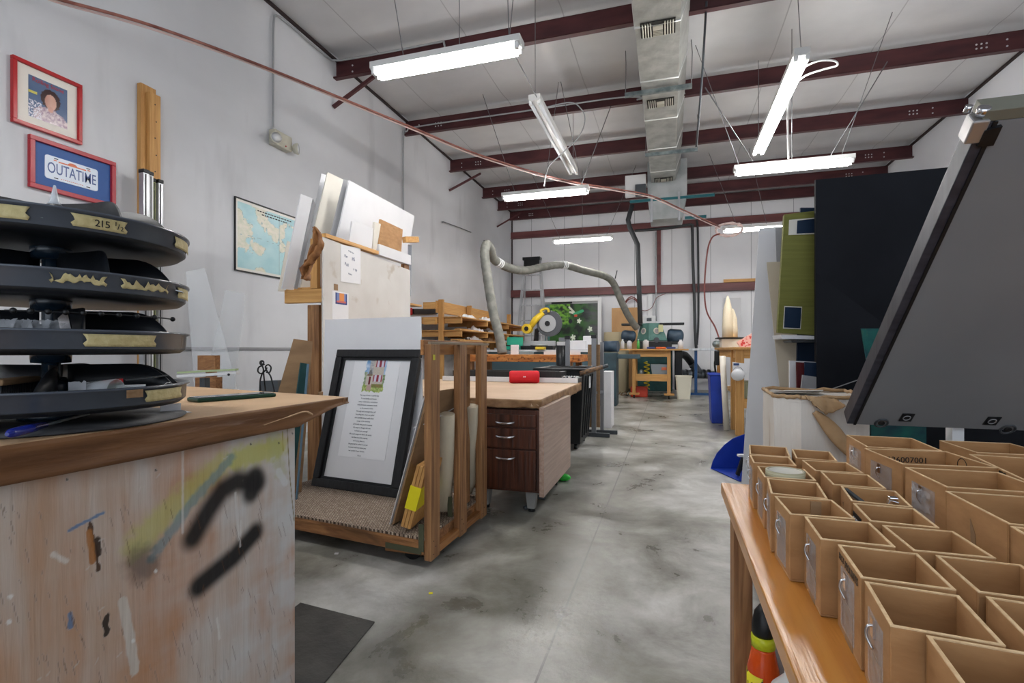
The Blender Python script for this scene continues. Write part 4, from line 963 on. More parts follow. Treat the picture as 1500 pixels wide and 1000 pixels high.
painted('picture', (x+.0025, a.y, b_.z), (0, b_.y-a.y, 0), (0, 0, a.z-b_.z), 14, 18, lambda s, t: (*(rgb(52, 70, 130)[:3] if (s < .14 or s > .86 or t < .14) else (rgb(232, 150, 84)[:3] if (.3 < s < .75 and t > .3) else (rgb(214, 110, 100)[:3] if t < .3 else rgb(120, 140, 190)[:3]))), 1), attr_mat('print_matte'), pc)
MB().bb(x, x+.001, at_x(489, 418, x).y, at_x(495, 418, x).y, at_x(492, 425, x).z, at_x(492, 416, x).z).build('tape_bit', m_cardt, pc)
# boards standing in the rack (leaning left at the foot, top right)
def sheet(name, label, cat, pix, d, m, thick, zb=None, group=None, parent=None):
    """flat sheet whose visible corners are seen at pix with depths d; real thickness"""
    pts = [at_d(px, py, dd) for (px, py), dd in zip(pix, d)] if d else [at_x(px, py, RX) for px, py in pix]
    nrm_ = (pts[1]-pts[0]).cross(pts[2]-pts[0]).normalized()
    if nrm_.dot(pts[0]-CAM) < 0: nrm_ = -nrm_
    q = [p-nrm_*((p-pts[0]).dot(nrm_)) for p in pts]
    if zb is not None:
        for lo_, hi_ in ((3, 0), (2, 1)):
            v_ = q[lo_]-q[hi_]; q[lo_] = q[hi_]+v_*((zb-q[hi_].z)/v_.z)
    o = MB().prism(q, nrm_*thick).build(name, m, parent)
    return tag(o, label, cat, group) if parent is None else o
base = 1.45
sheet('mat_board', 'tall white mat board in the rack, the widest, top corner nearest the beam', 'board', [(512, 264), (607, 316), (596, 385), (489, 345)], [4.2, 5.4, 5.3, 4.1], m_white, .012, zb=1.467)
sheet('mat_board', 'gray-edged white board just left of the widest board in the rack', 'board', [(503, 263), (513, 266), (492, 344), (484, 341)], [4.23, 4.25, 4.14, 4.12], m_gray, .006, zb=1.467)
sheet('mat_board', 'cream board standing tallest in the rack, second group from the left', 'board', [(480, 252), (503, 263), (487, 341), (459, 333)], [4.27, 4.4, 4.28, 4.15], m_offw, .012, zb=1.467)
sheet('mat_board', 'white board peeking out left of the tallest cream board', 'board', [(471, 254), (480, 257), (459, 335), (455, 352)], [4.33, 4.37, 4.24, 4.2], m_white, .01, zb=1.467)
sheet('leaning_board', 'white board leaning at the far left of the rack above the crossbar', 'board', [(441, 284), (459, 291), (432, 417), (412, 413)], [3.77, 3.87, 3.82, 3.74], m_white, .01, zb=1.447)
sheet('leaning_board', 'gray-shaded board leaning beside the torn brown paper on the rack', 'board', [(459, 291), (462, 300), (437, 417), (430, 417)], [3.74, 3.76, 3.74, 3.73], m_gray, .01, zb=1.447)
sheet('leaning_board', 'narrow pale board low at the far left edge of the rack boards', 'board', [(421, 353), (426, 354), (418, 415), (411, 413)], [3.92, 3.94, 3.92, 3.88], m_offw, .008, zb=1.447)
sheet('small_board', 'small white board with a dark edge standing on the rack top', 'board', [(516, 324), (547, 334), (545, 358), (512, 350)], None, m_white, .012, zb=1.853)
sheet('small_board', 'narrow white block left of the brown cardboard piece on the rack', 'board', [(549, 325), (558, 328), (553, 357), (547, 356)], None, m_offw, .02, zb=1.853)
cb = sheet('cardboard_piece', 'small brown corrugated cardboard piece standing on the rack top', 'cardboard', [(558, 321), (590, 336), (588, 366), (555, 358)], None, m_card, .02, zb=1.916)
# torn brown paper hanging at the post
mb = MB(); 
pts = [at_d(458, 333, 3.42), at_d(463, 352, 3.38), at_d(452, 376, 3.36), at_d(444, 392, 3.36), at_d(446, 410, 3.36)]
sp_ = spline(pts, 6)
def tornf(s, t):
    k = s*(len(sp_)-1); i = min(int(k), len(sp_)-2); p = sp_[i].lerp(sp_[i+1], k-i)
    w = (.012+.055*math.sin(s*PI*.8+.3))
    return p+V((w*(t-.1)+.02*fbm(s*7, t*4), -.03*math.sin(t*9+s*5)*(.4+s), .012*fbm(s*9, t*9, 3)))
mb.grid(tornf, 30, 12); o = mb.build('torn_kraft_paper', mat('crumpled_kraft', rgb(158, 108, 62), rgb(104, 62, 32), rough=.7, scale=(20, 20, 8), bump=.8))
sm = o.modifiers.new('S', 'SOLIDIFY'); sm.thickness = .002
tag(o, 'torn brown kraft paper hanging down at the lumber rack post', 'torn paper')
# tan board and green portfolios behind the counter end
sheet('tan_board', 'tan cardboard sheet leaning beside the rack post, just above the counter end', 'board', [(430, 496), (458, 500), (452, 580), (406, 578)], [3.0, 3.04, 3.04, 2.96], m_cardt, .015, zb=.149)
sheet('green_folder', 'dark green folder standing between the tan sheet and the rack post', 'folder', [(441, 531), (452, 533), (446, 580), (434, 580)], [2.92, 2.96, 2.96, 2.92], m_greend, .01, zb=.149)
sheet('blue_folder', 'thin blue-gray folder right of the dark green folder', 'folder', [(451, 533), (453, 533), (449, 580), (445, 580)], [2.88, 2.90, 2.90, 2.88], mat('slate_blue', rgb(96, 128, 150), rough=.6), .006, zb=.149)
sheet('dark_case', 'dark gray case lying behind the scroll easel beyond the counter', 'case', [(380, 558), (407, 557), (407, 572), (379, 573)], [3.3, 3.3, 3.3, 3.3], m_dgrey, .05, zb=.002)
# scroll easel
e = thing('wire_easel', 'small black scrollwork wire easel standing beyond the counter', 'easel', at_d(391, 575, 2.6))
mb = MB()
def P(px, py): return at_d(px, py, 2.6)
mb.tube(spline([P(382, 576), P(381, 560), P(383, 550), P(386, 543), P(384, 536), P(379, 538), P(378, 544), P(383, 547), P(389, 542), P(391, 538)], 5), .004, 6)
mb.tube(spline([P(402, 574), P(399, 560), P(396, 550), P(391, 543), P(389, 537), P(393, 534), P(397, 538), P(395, 545), P(390, 545)], 5), .004, 6)
mb.tube([P(384+4*math.cos(t)*(1-t/16)+0, 531+4*math.sin(t)*(1-t/16)) for t in [i*.5 for i in range(1, 24)]], .004, 6)
mb.build('scrollwork', m_black, e)
MB().tube([P(386, 545), at_d(390, 585, 2.85)], .004, 6).build('back_leg', m_black, e)
# clear sheets and white cutter bar beyond the counter left
m_clear = mat('clear_acrylic', rgb(235, 240, 244), rough=.08, alpha=.22, spec=.8)
sheet('acrylic_sheet', 'large clear acrylic sheet leaning against the left wall behind the tray', 'clear sheet', [(272, 398), (300, 392), (345, 556), (277, 560)], [3.9, 4.0, 4.0, 3.9], m_clear, .005, zb=.002)
sheet('acrylic_sheet', 'taller clear acrylic sheet leaning right of the first clear sheet', 'clear sheet', [(330, 425), (360, 430), (345, 556), (300, 556)], [4.3, 4.4, 4.3, 4.2], m_clear, .005, zb=.002)
cbk = thing('cutter_bar', 'white and green straight-edge bar lying level behind the tray and counter', 'cutter bar', at_d(300, 548, 3.2))
MB().bar(at_d(262, 551, 3.2), at_d(349, 546, 3.2), .05, .018).build('white_bar', m_whitep, cbk, bevel=.003)
MB().bar(at_d(262, 545.5, 3.2), at_d(347, 541, 3.2), .04, .012).build('green_strip', mat('pale_green_strip', rgb(170, 186, 140), rough=.5), cbk)
q = at_d(300, 551, 3.22); MB().bb(q.x-.02, q.x+.02, q.y-.02, q.y+.02, 0, q.z-.01).build('stand_leg', m_dgrey, cbk)
MB().cyl(at_d(335, 548.5, 3.17), at_d(335, 548.5, 3.2), .008, 10).build('bolt', m_black, cbk)
wb = thing('wood_bracket', 'wooden block bracket behind the white cutter bar near the left wall', 'bracket', at_d(306, 565, 3.5))
MB().box(at_d(306, 531, 3.5), (.12, .06, .10), .3).build('upper_block', m_2x4x, wb); MB().box(at_d(306, 562, 3.5), (.14, .08, .09), .3).build('lower_block', m_2x4x, wb)
q = at_d(306, 548, 3.56); MB().bb(q.x-.03, q.x+.03, q.y, q.y+.04, 0, q.z+.1).build('spine', m_2x4z, wb)
# hanging metal rail, bracket and dark bar on the wall past the rack
sheet('glass_cutter_rail', 'narrow shiny metal rail hanging vertically right of the rack panel', 'rail', [(598, 358), (603, 359), (602, 434), (597, 433)], [5.0, 5.02, 5.02, 5.0], m_chrome, .02)
tag(MB().bar(at_d(592, 351, 4.86), at_d(611, 351, 5.0), .05, .055).build('wood_block', m_pinex), 'small pine block at the top of the shiny rail beside the rack', 'wood block')
tag(MB().bar(at_x(605, 456, XL+.018), at_x(640, 456, XL+.018), .04, .09).build('black_bar', m_black), 'short black bar fixed on the left wall above the foam board', 'wall bar')
tag(MB().bar(at_x(596, 456, XL+.013), at_x(603, 456, XL+.013), .03, .12).build('red_tag', m_red), 'small red and tan tag left of the black bar on the wall', 'tag')
a = at_x(647, 325, XL+.02); b_ = at_x(672, 334, XL+.02)
tag(MB().tube([a, a+V((.04, 0, 0)), b_+V((.04, 0, 0)), at_x(690, 340, XL+.04)], .01, 6).build('wall_bracket', m_wire), 'thin wire bracket sticking out high on the left wall', 'wall bracket')
# ================================================================== DESK
DX1 = at_z(795, 726, .137).x; DY0 = 2.95; zb, zt2 = .137, .655
desk = thing('walnut_desk', 'dark walnut office desk with drawers under a paper-covered top', 'desk', (DX1-.75, 3.4, 0))
DY1 = 3.80
MB().bb(DX1-.45, DX1-.03, DY0+.012, DY1-.02, zb, zt2-.02).build('drawer_pedestal', m_walnut, desk, bevel=.003)
MB().bb(DX1-.03, DX1, DY0, DY1, zb-.02, zt2).build('side_panel', m_walnuth, desk, bevel=.003)
MB().bb(DX1-1.6, DX1-.03, DY0+.06, DY1-.02, zt2-.10, zt2).build('apron', m_walnut, desk, bevel=.002)
MB().bb(DX1-1.6, DX1-1.16, DY0+.12, DY1-.02, zb, zt2-.1).build('left_pedestal', m_walnut, desk, bevel=.003)
zz = [zb+.02, zb+.27, zb+.40]
for z0, z1 in ((zb+.015, zb+.255), (zb+.265, zb+.385), (zb+.395, zb+.47)):
    d_ = MB().bb(DX1-.43, DX1-.05, DY0-.006, DY0+.014, z0, z1).build('drawer', m_walnut, desk, bevel=.003)
    h = MB(); xm = DX1-.24; zc_ = z1-.045
    h.tube(spline([V((xm-.06, DY0-.006, zc_)), V((xm-.045, DY0-.028, zc_-.004)), V((xm, DY0-.034, zc_-.008)), V((xm+.045, DY0-.028, zc_-.004)), V((xm+.06, DY0-.006, zc_))], 5), .0075, 10)
    h.build('handle', m_chrome, d_)
for x_, y_ in ((DX1-.1, DY0+.1), (DX1-.1, DY1-.1), (DX1-.40, DY0+.1), (DX1-.4, DY1-.1), (DX1-1.5, DY0+.1), (DX1-1.5, DY1-.1)):
    lg = MB(); lg.prism([V((x_-.035, y_-.03, zb-.005)), V((x_+.035, y_-.03, zb-.005)), V((x_+.022, y_-.03, .022)), V((x_-.022, y_-.03, .022))], (0, .05, 0)); o = lg.build('leg', mat('gray_leg', rgb(140, 138, 134), rough=.5), desk)
    MB().cyl((x_, y_-.005, 0), (x_, y_-.005, .022), .022, 16).build('glide', m_black, o)
# the paper covered top
TZ = .70
a = at_z(789, 586, TZ); b_ = at_z(852, 559, TZ)
tb = thing('table_top', 'paper-covered table top resting on the walnut desk, edges folded in kraft paper', 'table top', (a.x-.9, (a.y+b_.y)/2, zt2))
x0 = RX+.03
pol = [V((x0, a.y+.12, TZ)), V((a.x-.05, a.y, TZ)), V((a.x, a.y+.05, TZ)), V((b_.x+.0, b_.y-.03, TZ)), V((b_.x-.05, b_.y, TZ)), V((x0, b_.y, TZ))]
MB().prism([p-V((0, 0, TZ-zt2-.001)) for p in pol], (0, 0, TZ-zt2-.001)).build('paper_top', mat('kraft_light', rgb(206, 178, 150), rgb(192, 162, 132), rough=.6, scale=(3, 3, 3), bump=.2, bscale=(6, 6, 6)), tb, bevel=.006)
def skirt(s, t):
    pts = [pol[0], pol[1], pol[2], pol[3]]; L = [(pts[i+1]-pts[i]).length for i in range(3)]; T = sum(L)*s; i = 0
    while i < 2 and T > L[i]: T -= L[i]; i += 1
    p = pts[i].lerp(pts[i+1], min(1, T/L[i])); d = (pts[i+1]-pts[i]).normalized(); n_ = V((d.y, -d.x, 0))
    hh = .075 if i == 2 else .05
    return p+n_*(.004+.006*t*math.sin(s*50)+.003*fbm(s*30, t*4))+V((0, 0, -t*(hh+.012*fbm(s*20, 0))))
o = MB().grid(skirt, 140, 5).build('paper_fold', m_kraftd if False else mat('kraft_mid', rgb(166, 130, 92), rgb(126, 92, 60), rough=.6, scale=(12, 12, 20), bump=.6), tb); sm = o.modifiers.new('S', 'SOLIDIFY'); sm.thickness = .002
# a lump of green plastic and clutter beneath the desk
q = at_z(825, 704, 0); tag(MB().sphere(q+V((0, 0, .028)), .05, 8, sc=(1.2, .8, .55)).build('green_bag', mat('neon_green', rgb(50, 196, 60), rough=.4)), 'crumpled bright green plastic bag on the floor under the desk corner', 'bag')
q = at_z(768, 748, 0); tag(MB().tube(spline([q+V((.0, 0, .016)), q+V((.05, .06, .03)), q+V((.02, .14, .05)), q+V((.08, .2, .03))], 6), .014, 8).build('power_cord', m_dgrey), 'gray power cord curled on the floor under the front of the desk', 'cord')
q = at_z(752, 752, 0)
# red speaker
a = at_z(746, 561, TZ); b_ = at_z(790, 561, TZ); r_ = .058/1.0*.62
L = (b_-a).length; c_ = (a+b_)/2
sp1 = thing('portable_speaker', 'red cylindrical portable speaker lying on the paper-covered table', 'speaker', (c_.x, c_.y, TZ))
d = (b_-a).normalized(); r_ = .056
prof = [(.001, -L/2+.004), (r_*.78, -L/2), (r_*.92, -L/2+.008), (r_, -L/2+.02), (r_, L/2-.02), (r_*.92, L/2-.008), (r_*.78, L/2), (.001, L/2-.004)]
Mx = d.to_track_quat('Z', 'Y').to_matrix()
MB().lathe(prof, V((c_.x, c_.y, TZ+r_)), 40, 0, Mx).build('speaker_body', mat('red_fabric', rgb(206, 24, 36), rough=.7, bump=.2, bscale=(400, 400, 400)), sp1)
n_ = V((d.y, -d.x, 0)); 
for s in (-1, 1): MB().cyl(V((c_.x, c_.y, TZ+r_+.004))+d*s*.006+n_*(r_-.004), V((c_.x, c_.y, TZ+r_+.004))+d*s*.006+n_*(r_+.0008), .005, 10).build('logo_mark', m_paper, sp1)
# black frames stacked flat on the table, and hardware
q = at_d(800, 549, 4.75)
fl = thing('flat_frame', 'large black frame lying flat on the paper-covered table behind the red speaker', 'frame', (q.x-.9, q.y, TZ))
x1, x0, y0, y1 = at_y(846, 552, 4.5).x, q.x-1.0, 4.50, 4.75
for nm, aa in (('near_rail', (x0, x1, y0, y0+.03)), ('far_rail', (x0, x1, y1-.03, y1)), ('right_rail', (x1-.03, x1, y0+.03, y1-.03)), ('left_rail', (x0, x0+.03, y0+.03, y1-.03))):
    MB().bb(*aa, TZ+.001, TZ+.045).build(nm, m_blackm if nm != 'near_rail' else m_white, fl, bevel=.003)
MB().bb(x0+.03, x1-.03, y0+.03, y1-.03, TZ+.001, TZ+.01).build('backing_sheet', m_white, fl)
x1 += .10
fl2 = thing('flat_frame', 'second long black frame bar resting across the flat frame', 'frame', (q.x-.9, q.y, TZ+.046))
MB().bb(x0+.1, x1-.25, y0+.02, y0+.05, TZ+.046, TZ+.10).build('long_rail', m_blackm, fl2)
MB().bb(x0+.1, x1-.25, y1-.03, y1, TZ+.046, TZ+.10).build('back_rail', m_blackm, fl2)
MB().bb(x1-.28, x1-.25, y0+.05, y1-.03, TZ+.046, TZ+.10).build('end_rail', m_blackm, fl2)
rnd = random.Random(2); x1 -= .10
for k in range(6):
    p = V((x1-.02-.026*k, y0+.02+.05*(k % 2), TZ+.050)); 
    o = tag(MB().tube([p+V((.016*math.cos(t), .016*math.sin(t), .006+.005*math.sin(t*2+k))) for t in [i*PI/5 for i in range(10)]], .0045, 6, closed=True).bar(p, p+V((.03, .01, .012)), .012, .004).build('wire_clip', m_dgrey if k % 2 else m_chrome), 'loose metal hanging clip on the flat frame by the speaker', 'clip', 'loose hanging clips on the flat frame')
# ================================================================== BLACK TRASH CART behind the desk
bx = at_d(832, 600, 4.95)
tc_ = thing('black_tub_cart', 'tall black plastic tub bin with wooden-tipped handle beyond the desk end', 'bin', (bx.x-.0, 5.25, 0))
X1 = at_z(858, 640, .1).x
xa_, xb_ = -1.30, -.80; ya_, yb_ = 4.95, 5.65
zT = .80
bot = [V((xa_+.06, ya_+.06, .06)), V((xb_-.05, ya_+.06, .06)), V((xb_-.05, yb_-.06, .06)), V((xa_+.06, yb_-.06, .06))]
top = [V((xa_, ya_, zT)), V((xb_, ya_, zT)), V((xb_, yb_, zT)), V((xa_, yb_, zT))]
mb = MB(); vs = bot+top; ins = [p+V(((.012 if p.x < -1 else -.012), (.012 if p.y < 5.2 else -.012), .02 if p.z < .1 else 0)) for p in vs]
mb.add(vs+ins, [(3, 2, 1, 0)]+[(i, (i+1) % 4, 4+(i+1) % 4, 4+i) for i in range(4)]+[(4+i, 4+(i+1) % 4, 12+(i+1) % 4, 12+i) for i in range(4)]+[(8+(i+1) % 4, 8+i, 12+i, 12+(i+1) % 4) for i in range(4)]+[(8, 9, 10, 11)])
mb.build('tub', m_black, tc_, bevel=.01)
MB().tube([p+V((0, 0, 0)) for p in top], .018, 8, closed=True).build('rim', m_black, tc_)
for k in range(4): MB().bar(V((xb_+.002, ya_+.12+.15*k, zT-.06)), V((xb_-.04, ya_+.14+.13*k, .12)), .02, .012, side=(1, 0, 0)).build('rib', m_black, tc_)
MB().cyl((xb_-.03, ya_-.05, zT-.03), (xb_+.17, ya_+.05, zT+.03), .022, 14).build('handle_grip', mat('worn_grip', rgb(150, 112, 78), rgb(60, 56, 52), rough=.6, scale=(40, 40, 40)), tc_)
MB().cyl((xb_+.17, ya_+.05, zT+.03), (xb_+.22, ya_+.075, zT+.045), .02, 14).build('handle_cap', m_dgrey, tc_)
for x_, y_ in ((xa_+.1, ya_+.12), (xb_-.1, ya_+.12), (xa_+.1, yb_-.12), (xb_-.1, yb_-.12)): MB().cyl((x_-.015, y_, .032), (x_+.015, y_, .032), .03, 16).build('wheel', m_black, tc_)
MB().bb(xb_-.004, xb_+.002, ya_+.34, ya_+.42, zT-.20, zT-.08).build('white_sticker', m_paper, tc_)
# ================================================================== STAND WITH BOARDS
sb = at_z(876, 638, 0); d0 = 5.85
st = thing('upright_stand', 'gray metal upright stand with two cross feet holding tall narrow boards', 'stand', (sb.x, sb.y, 0))
m_stand = mat('gray_stand_metal', rgb(128, 130, 134), rough=.4, metal=.3)
px_ = at_d(870, 520, d0).x; py_ = at_d(870, 520, d0).y
MB().bb(px_-.025, px_+.025, py_-.02, py_+.02, .03, 1.13).build('main_upright', m_stand, st, bevel=.002)
q2 = at_d(882, 520, 6.05)
MB().bb(q2.x-.02, q2.x+.02, q2.y-.02, q2.y+.02, .03, 1.09).build('second_upright', m_stand, st, bevel=.002)
for p_ in ((px_, py_), (q2.x, q2.y)): MB().bb(p_[0]-.19, p_[0]+.18, p_[1]-.025, p_[1]+.025, .0, .045).build('cross_foot', m_dgrey, st, bevel=.003)
MB().bb(px_-.03, px_+.03, py_-.025, py_+.025, 1.13, 1.17).build('black_clamp', m_black, st, bevel=.003)
MB().bar(V((px_, py_+.02, .5)), V((q2.x, q2.y-.02, .5)), .03, .03).build('tie_bar', m_stand, st)
for k, (pa, pb, mm, lb, yy) in enumerate(((861, 868, m_cardt, 'narrow tan board clamped left of the gray stand upright', .03), (872, 879, m_cardt, 'narrow tan board right of the gray stand upright', .05))):
    A_ = at_d(pa, 500, d0+.06); B_ = at_d(pb, 500, d0+.06)
    tag(MB().bb(A_.x, B_.x, A_.y, A_.y+.02, .1, 1.06).build('narrow_board', mm), lb, 'board')
A_ = at_d(884, 545, 6.5); B_ = at_d(896, 545, 6.5)
tag(MB().bb(A_.x-.02, B_.x, A_.y, A_.y+.3, 0, .72).build('white_carton', m_white, bevel=.003), 'plain white upright carton behind the gray stand', 'carton')
A_ = at_d(853, 545, 6.3)
tag(MB().bb(A_.x-.04, A_.x+.07, A_.y, A_.y+.02, 0, .80).build('white_slab', m_white), 'white slab standing between the black bin and the gray stand', 'slab')
# black tube and second stand further left
q = at_d(824, 520, 5.9); s2 = thing('clamp_post', 'gray clamp post with a wide black tube beyond the desk', 'clamp post', (q.x, q.y, 0))
MB().bb(q.x+.035, q.x+.085, q.y-.02, q.y+.02, 0, 1.12).build('post', m_stand, s2, bevel=.002)
MB().bb(q.x-.04, q.x+.05, q.y-.02, q.y+.02, 1.10, 1.14).build('head', m_stand, s2, bevel=.003)
MB().cyl((q.x-.02, q.y, .6), (q.x-.02, q.y, 1.05), .055, 24).build('black_tube', m_black, s2)
MB().bb(q.x+.03, q.x+.09, q.y-.025, q.y+.025, 1.12, 1.16).build('black_knob', m_black, s2)
# ================================================================== DARK FLOOR MAT
pts = [at_z(549, 912, .0), at_z(440, 884, .0), V((-1.35, 1.25, 0)), V((-1.1, .9, 0)), at_z(475, 1002, 0)]
tag(MB().prism(pts, (0, 0, .006)).build('floor_mat', mat('dark_rubber_mat', rgb(84, 82, 78), rgb(62, 60, 58), rough=.8, scale=(6, 6, 6), bump=.5, bscale=(60, 60, 60)), bevel=.002), 'dark gray rubber mat lying on the floor at the counter end', 'floor mat')
q = at_z(493, 811, 0); tag(MB().box(q+V((0, 0, .002)), (.018, .014, .004), .4).build('paper_scrap', m_paper), 'tiny white paper scrap on the floor under the cart', 'paper scrap')
q = at_z(631, 869, 0); tag(MB().box(q+V((0, 0, .0015)), (.016, .012, .003), .4).build('tape_scrap', mat('yellow_tape', rgb(232, 218, 28))), 'tiny yellowish scrap on the open floor in front of the cart', 'scrap')
# ================================================================== RIGHT BENCH
BZ = .62
bc = at_z(1056, 706, BZ)                # far left corner of the top
bench = thing('wooden_bench', 'long varnished wooden bench in the right foreground carrying the cardboard bins', 'bench', (bc.x+.6, .7, 0))
BX1 = 1.62; BY0 = -.45; BY1 = bc.y; thk = .034
MB().bb(bc.x, BX1, BY0, BY1, BZ-thk, BZ).build('bench_top', m_benchy, bench, bevel=.004)
for x_, y_ in ((bc.x+.02, BY1-.13), (BX1-.08, BY1-.13), (bc.x+.02, BY0+.05), (BX1-.08, BY0+.05)):
    MB().bb(x_, x_+.045, y_, y_+.089, 0, BZ-thk).build('leg', m_2x4z, bench, bevel=.003)
MB().bb(bc.x+.075, BX1-.09, BY1-.09, BY1-.05, BZ-thk-.09, BZ-thk).build('apron', m_2x4x, bench)
MB().bb(bc.x+.03, BX1-.03, BY0+.10, BY1-.005, .07, .09).build('lower_shelf', m_pinex, bench, bevel=.002)
for x_ in (bc.x+.066, BX1-.1): MB().bb(x_, x_+.02, BY0+.05, BY1-.05, .03, .07).build('shelf_rail', m_2x4y, bench)
# ---- open cardboard bins
def zp(x, y): return (1080+x/2.631, 620+y/2.631)
BG = 'open cardboard bins on the wooden bench'
def carton_bin(label, FL, FR, NL, ztop, extra=(), short=False, NRx=None, ang=None, group=BG, shrink=.004):
    fl = at_z(*zp(*FL), ztop); fr2 = at_z(*zp(*FR), ztop); nl = at_z(*zp(*NL), ztop)
    ly = (fl-nl); L = ly.length; W = (fr2-fl).length
    ey = ly.normalized()
    # true right angle: average the two edge directions
    exv = (fr2-fl).normalized(); a1 = math.atan2(ey.x, ey.y); a2 = math.atan2(-exv.y, exv.x)
    a = a1*.5+a2*.5; a = max(-.13, min(.13, a))
    ey = V((math.sin(a), math.cos(a), 0)); ex_ = V((math.cos(a), -math.sin(a), 0))
    W -= shrink; L -= shrink
    t = thing('cardboard_bin', label, 'cardboard bin', (nl+(ex_*W+ey*L)/2).to_2d().to_3d()+V((0, 0, BZ)), group)
    th_ = .0035
    def q(x, y, z): return V((nl.x, nl.y, 0))+ex_*x+ey*y+V((0, 0, z))
    def slab(mb, x0, x1, y0, y1, z0, z1, mi=0):
        return mb.prism([q(x0, y0, z0), q(x1, y0, z0), q(x1, y1, z0), q(x0, y1, z0)], (0, 0, z1-z0), mi)
    H = ztop
    mb = MB(); slab(mb, 0, W, 0, L, BZ+.0006, BZ+.004)
    for a0, a1_, b0, b1 in ((0, W, 0, th_), (0, W, L-th_, L), (0, th_, th_, L-th_), (W-th_, W, th_, L-th_)): slab(mb, a0, a1_, b0, b1, BZ+.004, H-.0012)
    mb.build('box_walls', m_card, t, bevel=.001)
    mb = MB()
    for a0, a1_, b0, b1 in ((0, W, 0, th_), (0, W, L-th_, L), (0, th_, th_, L-th_), (W-th_, W, th_, L-th_)): slab(mb, a0, a1_, b0, b1, H-.0012, H)
    mb.build('cut_rim', m_carde, t)
    if 'flap' in extra:
        mb = MB(); slab(mb, W*.62, W*.8, L-th_-.003, L-th_, BZ+.01, H-.004); mb.build('inner_flap', m_cardt, t)
    if 'tape' in extra:
        mb = MB(); slab(mb, -.0012, 0, L*.25, L*.8, BZ+.012, H-.02); mb.build('clear_tape', m_glassclear, t)
        yy = L*.55; zz = H-.035
        mb = MB(); mb.tube(spline([q(-.003, yy, zz+.006), q(-.007, yy, zz+.004), q(-.008, yy, zz-.006), q(-.003, yy-.003, zz-.018)], 5), .0016, 8)
        mb.box(q(-.002, yy, zz+.004), (.003, .012, .02), -a); mb.build('hook', m_chrome, t)
    if 'kraft' in extra:
        mb = MB(); slab(mb, -.0008, 0, L*.30, L*.62, BZ+.002, BZ+.05); mb.build('kraft_tape', m_cardt, t)
    return t, q, W, L, ex_, ey
S = .731
A = [None]*10
A[1] = carton_bin('smallest open cardboard bin at the far left corner of the bench', (35, 80), (185, 92), (47, 117), S, ('tape',))
A[2] = carton_bin('open cardboard bin second from the far left corner of the bench', (48, 119), (208, 129), (62, 150), S, ('tape',))
A[3] = carton_bin('open cardboard bin in the left row with a ring-shaped tape roll in its mouth', (88, 163), (275, 173), (104, 205), S, ('tape',))
A[4] = carton_bin('open cardboard bin right in front of the one holding the tape ring', (110, 208), (314, 227), (129, 268), S, ('tape',))
A[5] = carton_bin('open cardboard bin in the left row with an inner flap and taped hook', (131, 276), (364, 294), (203, 348), S, ('tape', 'flap'))
A[6] = carton_bin('open cardboard bin in the left row with a big silvery hook on its aisle side', (243, 353), (508, 381), (320, 444), S, ('tape', 'kraft'))
A[7] = carton_bin('open cardboard bin in the left row with faint handwriting below its rim', (383, 461), (704, 498), (476, 592), S, ('tape', 'kraft'))
A[8] = carton_bin('open cardboard bin in the left row, second nearest the camera', (480, 600), (860, 659), (590, 778), S, ('tape', 'kraft'))
A[9] = carton_bin('open cardboard bin nearest the camera, cut off by the photo bottom edge', (706, 803), (1180, 890), (905, 1060), S, ())
B1 = carton_bin('open cardboard bin at the far end of the second row, by the torn carton', (199, 96), (352, 108), (226, 132), S, ())
B2 = carton_bin('open cardboard bin second from the far end of the second row', (246, 139), (425, 149), (299, 180), S, ())
B3 = carton_bin('open empty cardboard bin just behind the bin full of metal hardware', (306, 181), (500, 197), (368, 234), S, ())
B4 = carton_bin('open cardboard bin in the second row filled with metal hardware', (376, 236), (600, 262), (438, 297), S, ())
B5 = carton_bin('open cardboard bin just in front of the bin full of metal hardware', (442, 303), (690, 326), (510, 374), S, ())
B6 = carton_bin('open cardboard bin in the second row, third from the camera', (547, 387), (835, 413), (678, 488), S, ())
B7 = carton_bin('open cardboard bin in the second row, second from the camera', (754, 501), (1100, 541), (928, 648), S, ())
B8 = carton_bin('open cardboard bin in the second row cut off by the photo right edge', (936, 656), (1330, 720), (1150, 860), S, ())
T = .762
C1 = carton_bin('large open cardboard bin at the far end of the tall row beside the torn carton', (408, 42), (668, 56), (499, 89), T, ('tape',))
C2 = carton_bin('large open cardboard bin with a black number printed inside', (502, 95), (815, 104), (637, 155), T, ('tape',))
C3 = carton_bin('large open cardboard bin in the tall row, with crumpled clear tape on its left side', (642, 166), (1010, 186), (807, 244), T, ('tape',))
C4 = carton_bin('large open cardboard bin in the tall row with a brown stain on its left side', (810, 258), (1240, 285), (1047, 386), T, ())
C5 = carton_bin('large open cardboard bin nearest the camera in the tall row at the right', (1055, 392), (1560, 440), (1400, 600), T, ())
D1 = carton_bin('large open cardboard bin farthest right and back, under the tilted gray table panel', (766, 63), (1050, 76), (922, 111), T, ())
D2 = carton_bin('large open cardboard bin with black handwriting on its left side, at the right edge', (928, 119), (1250, 140), (1097, 213), T, ())
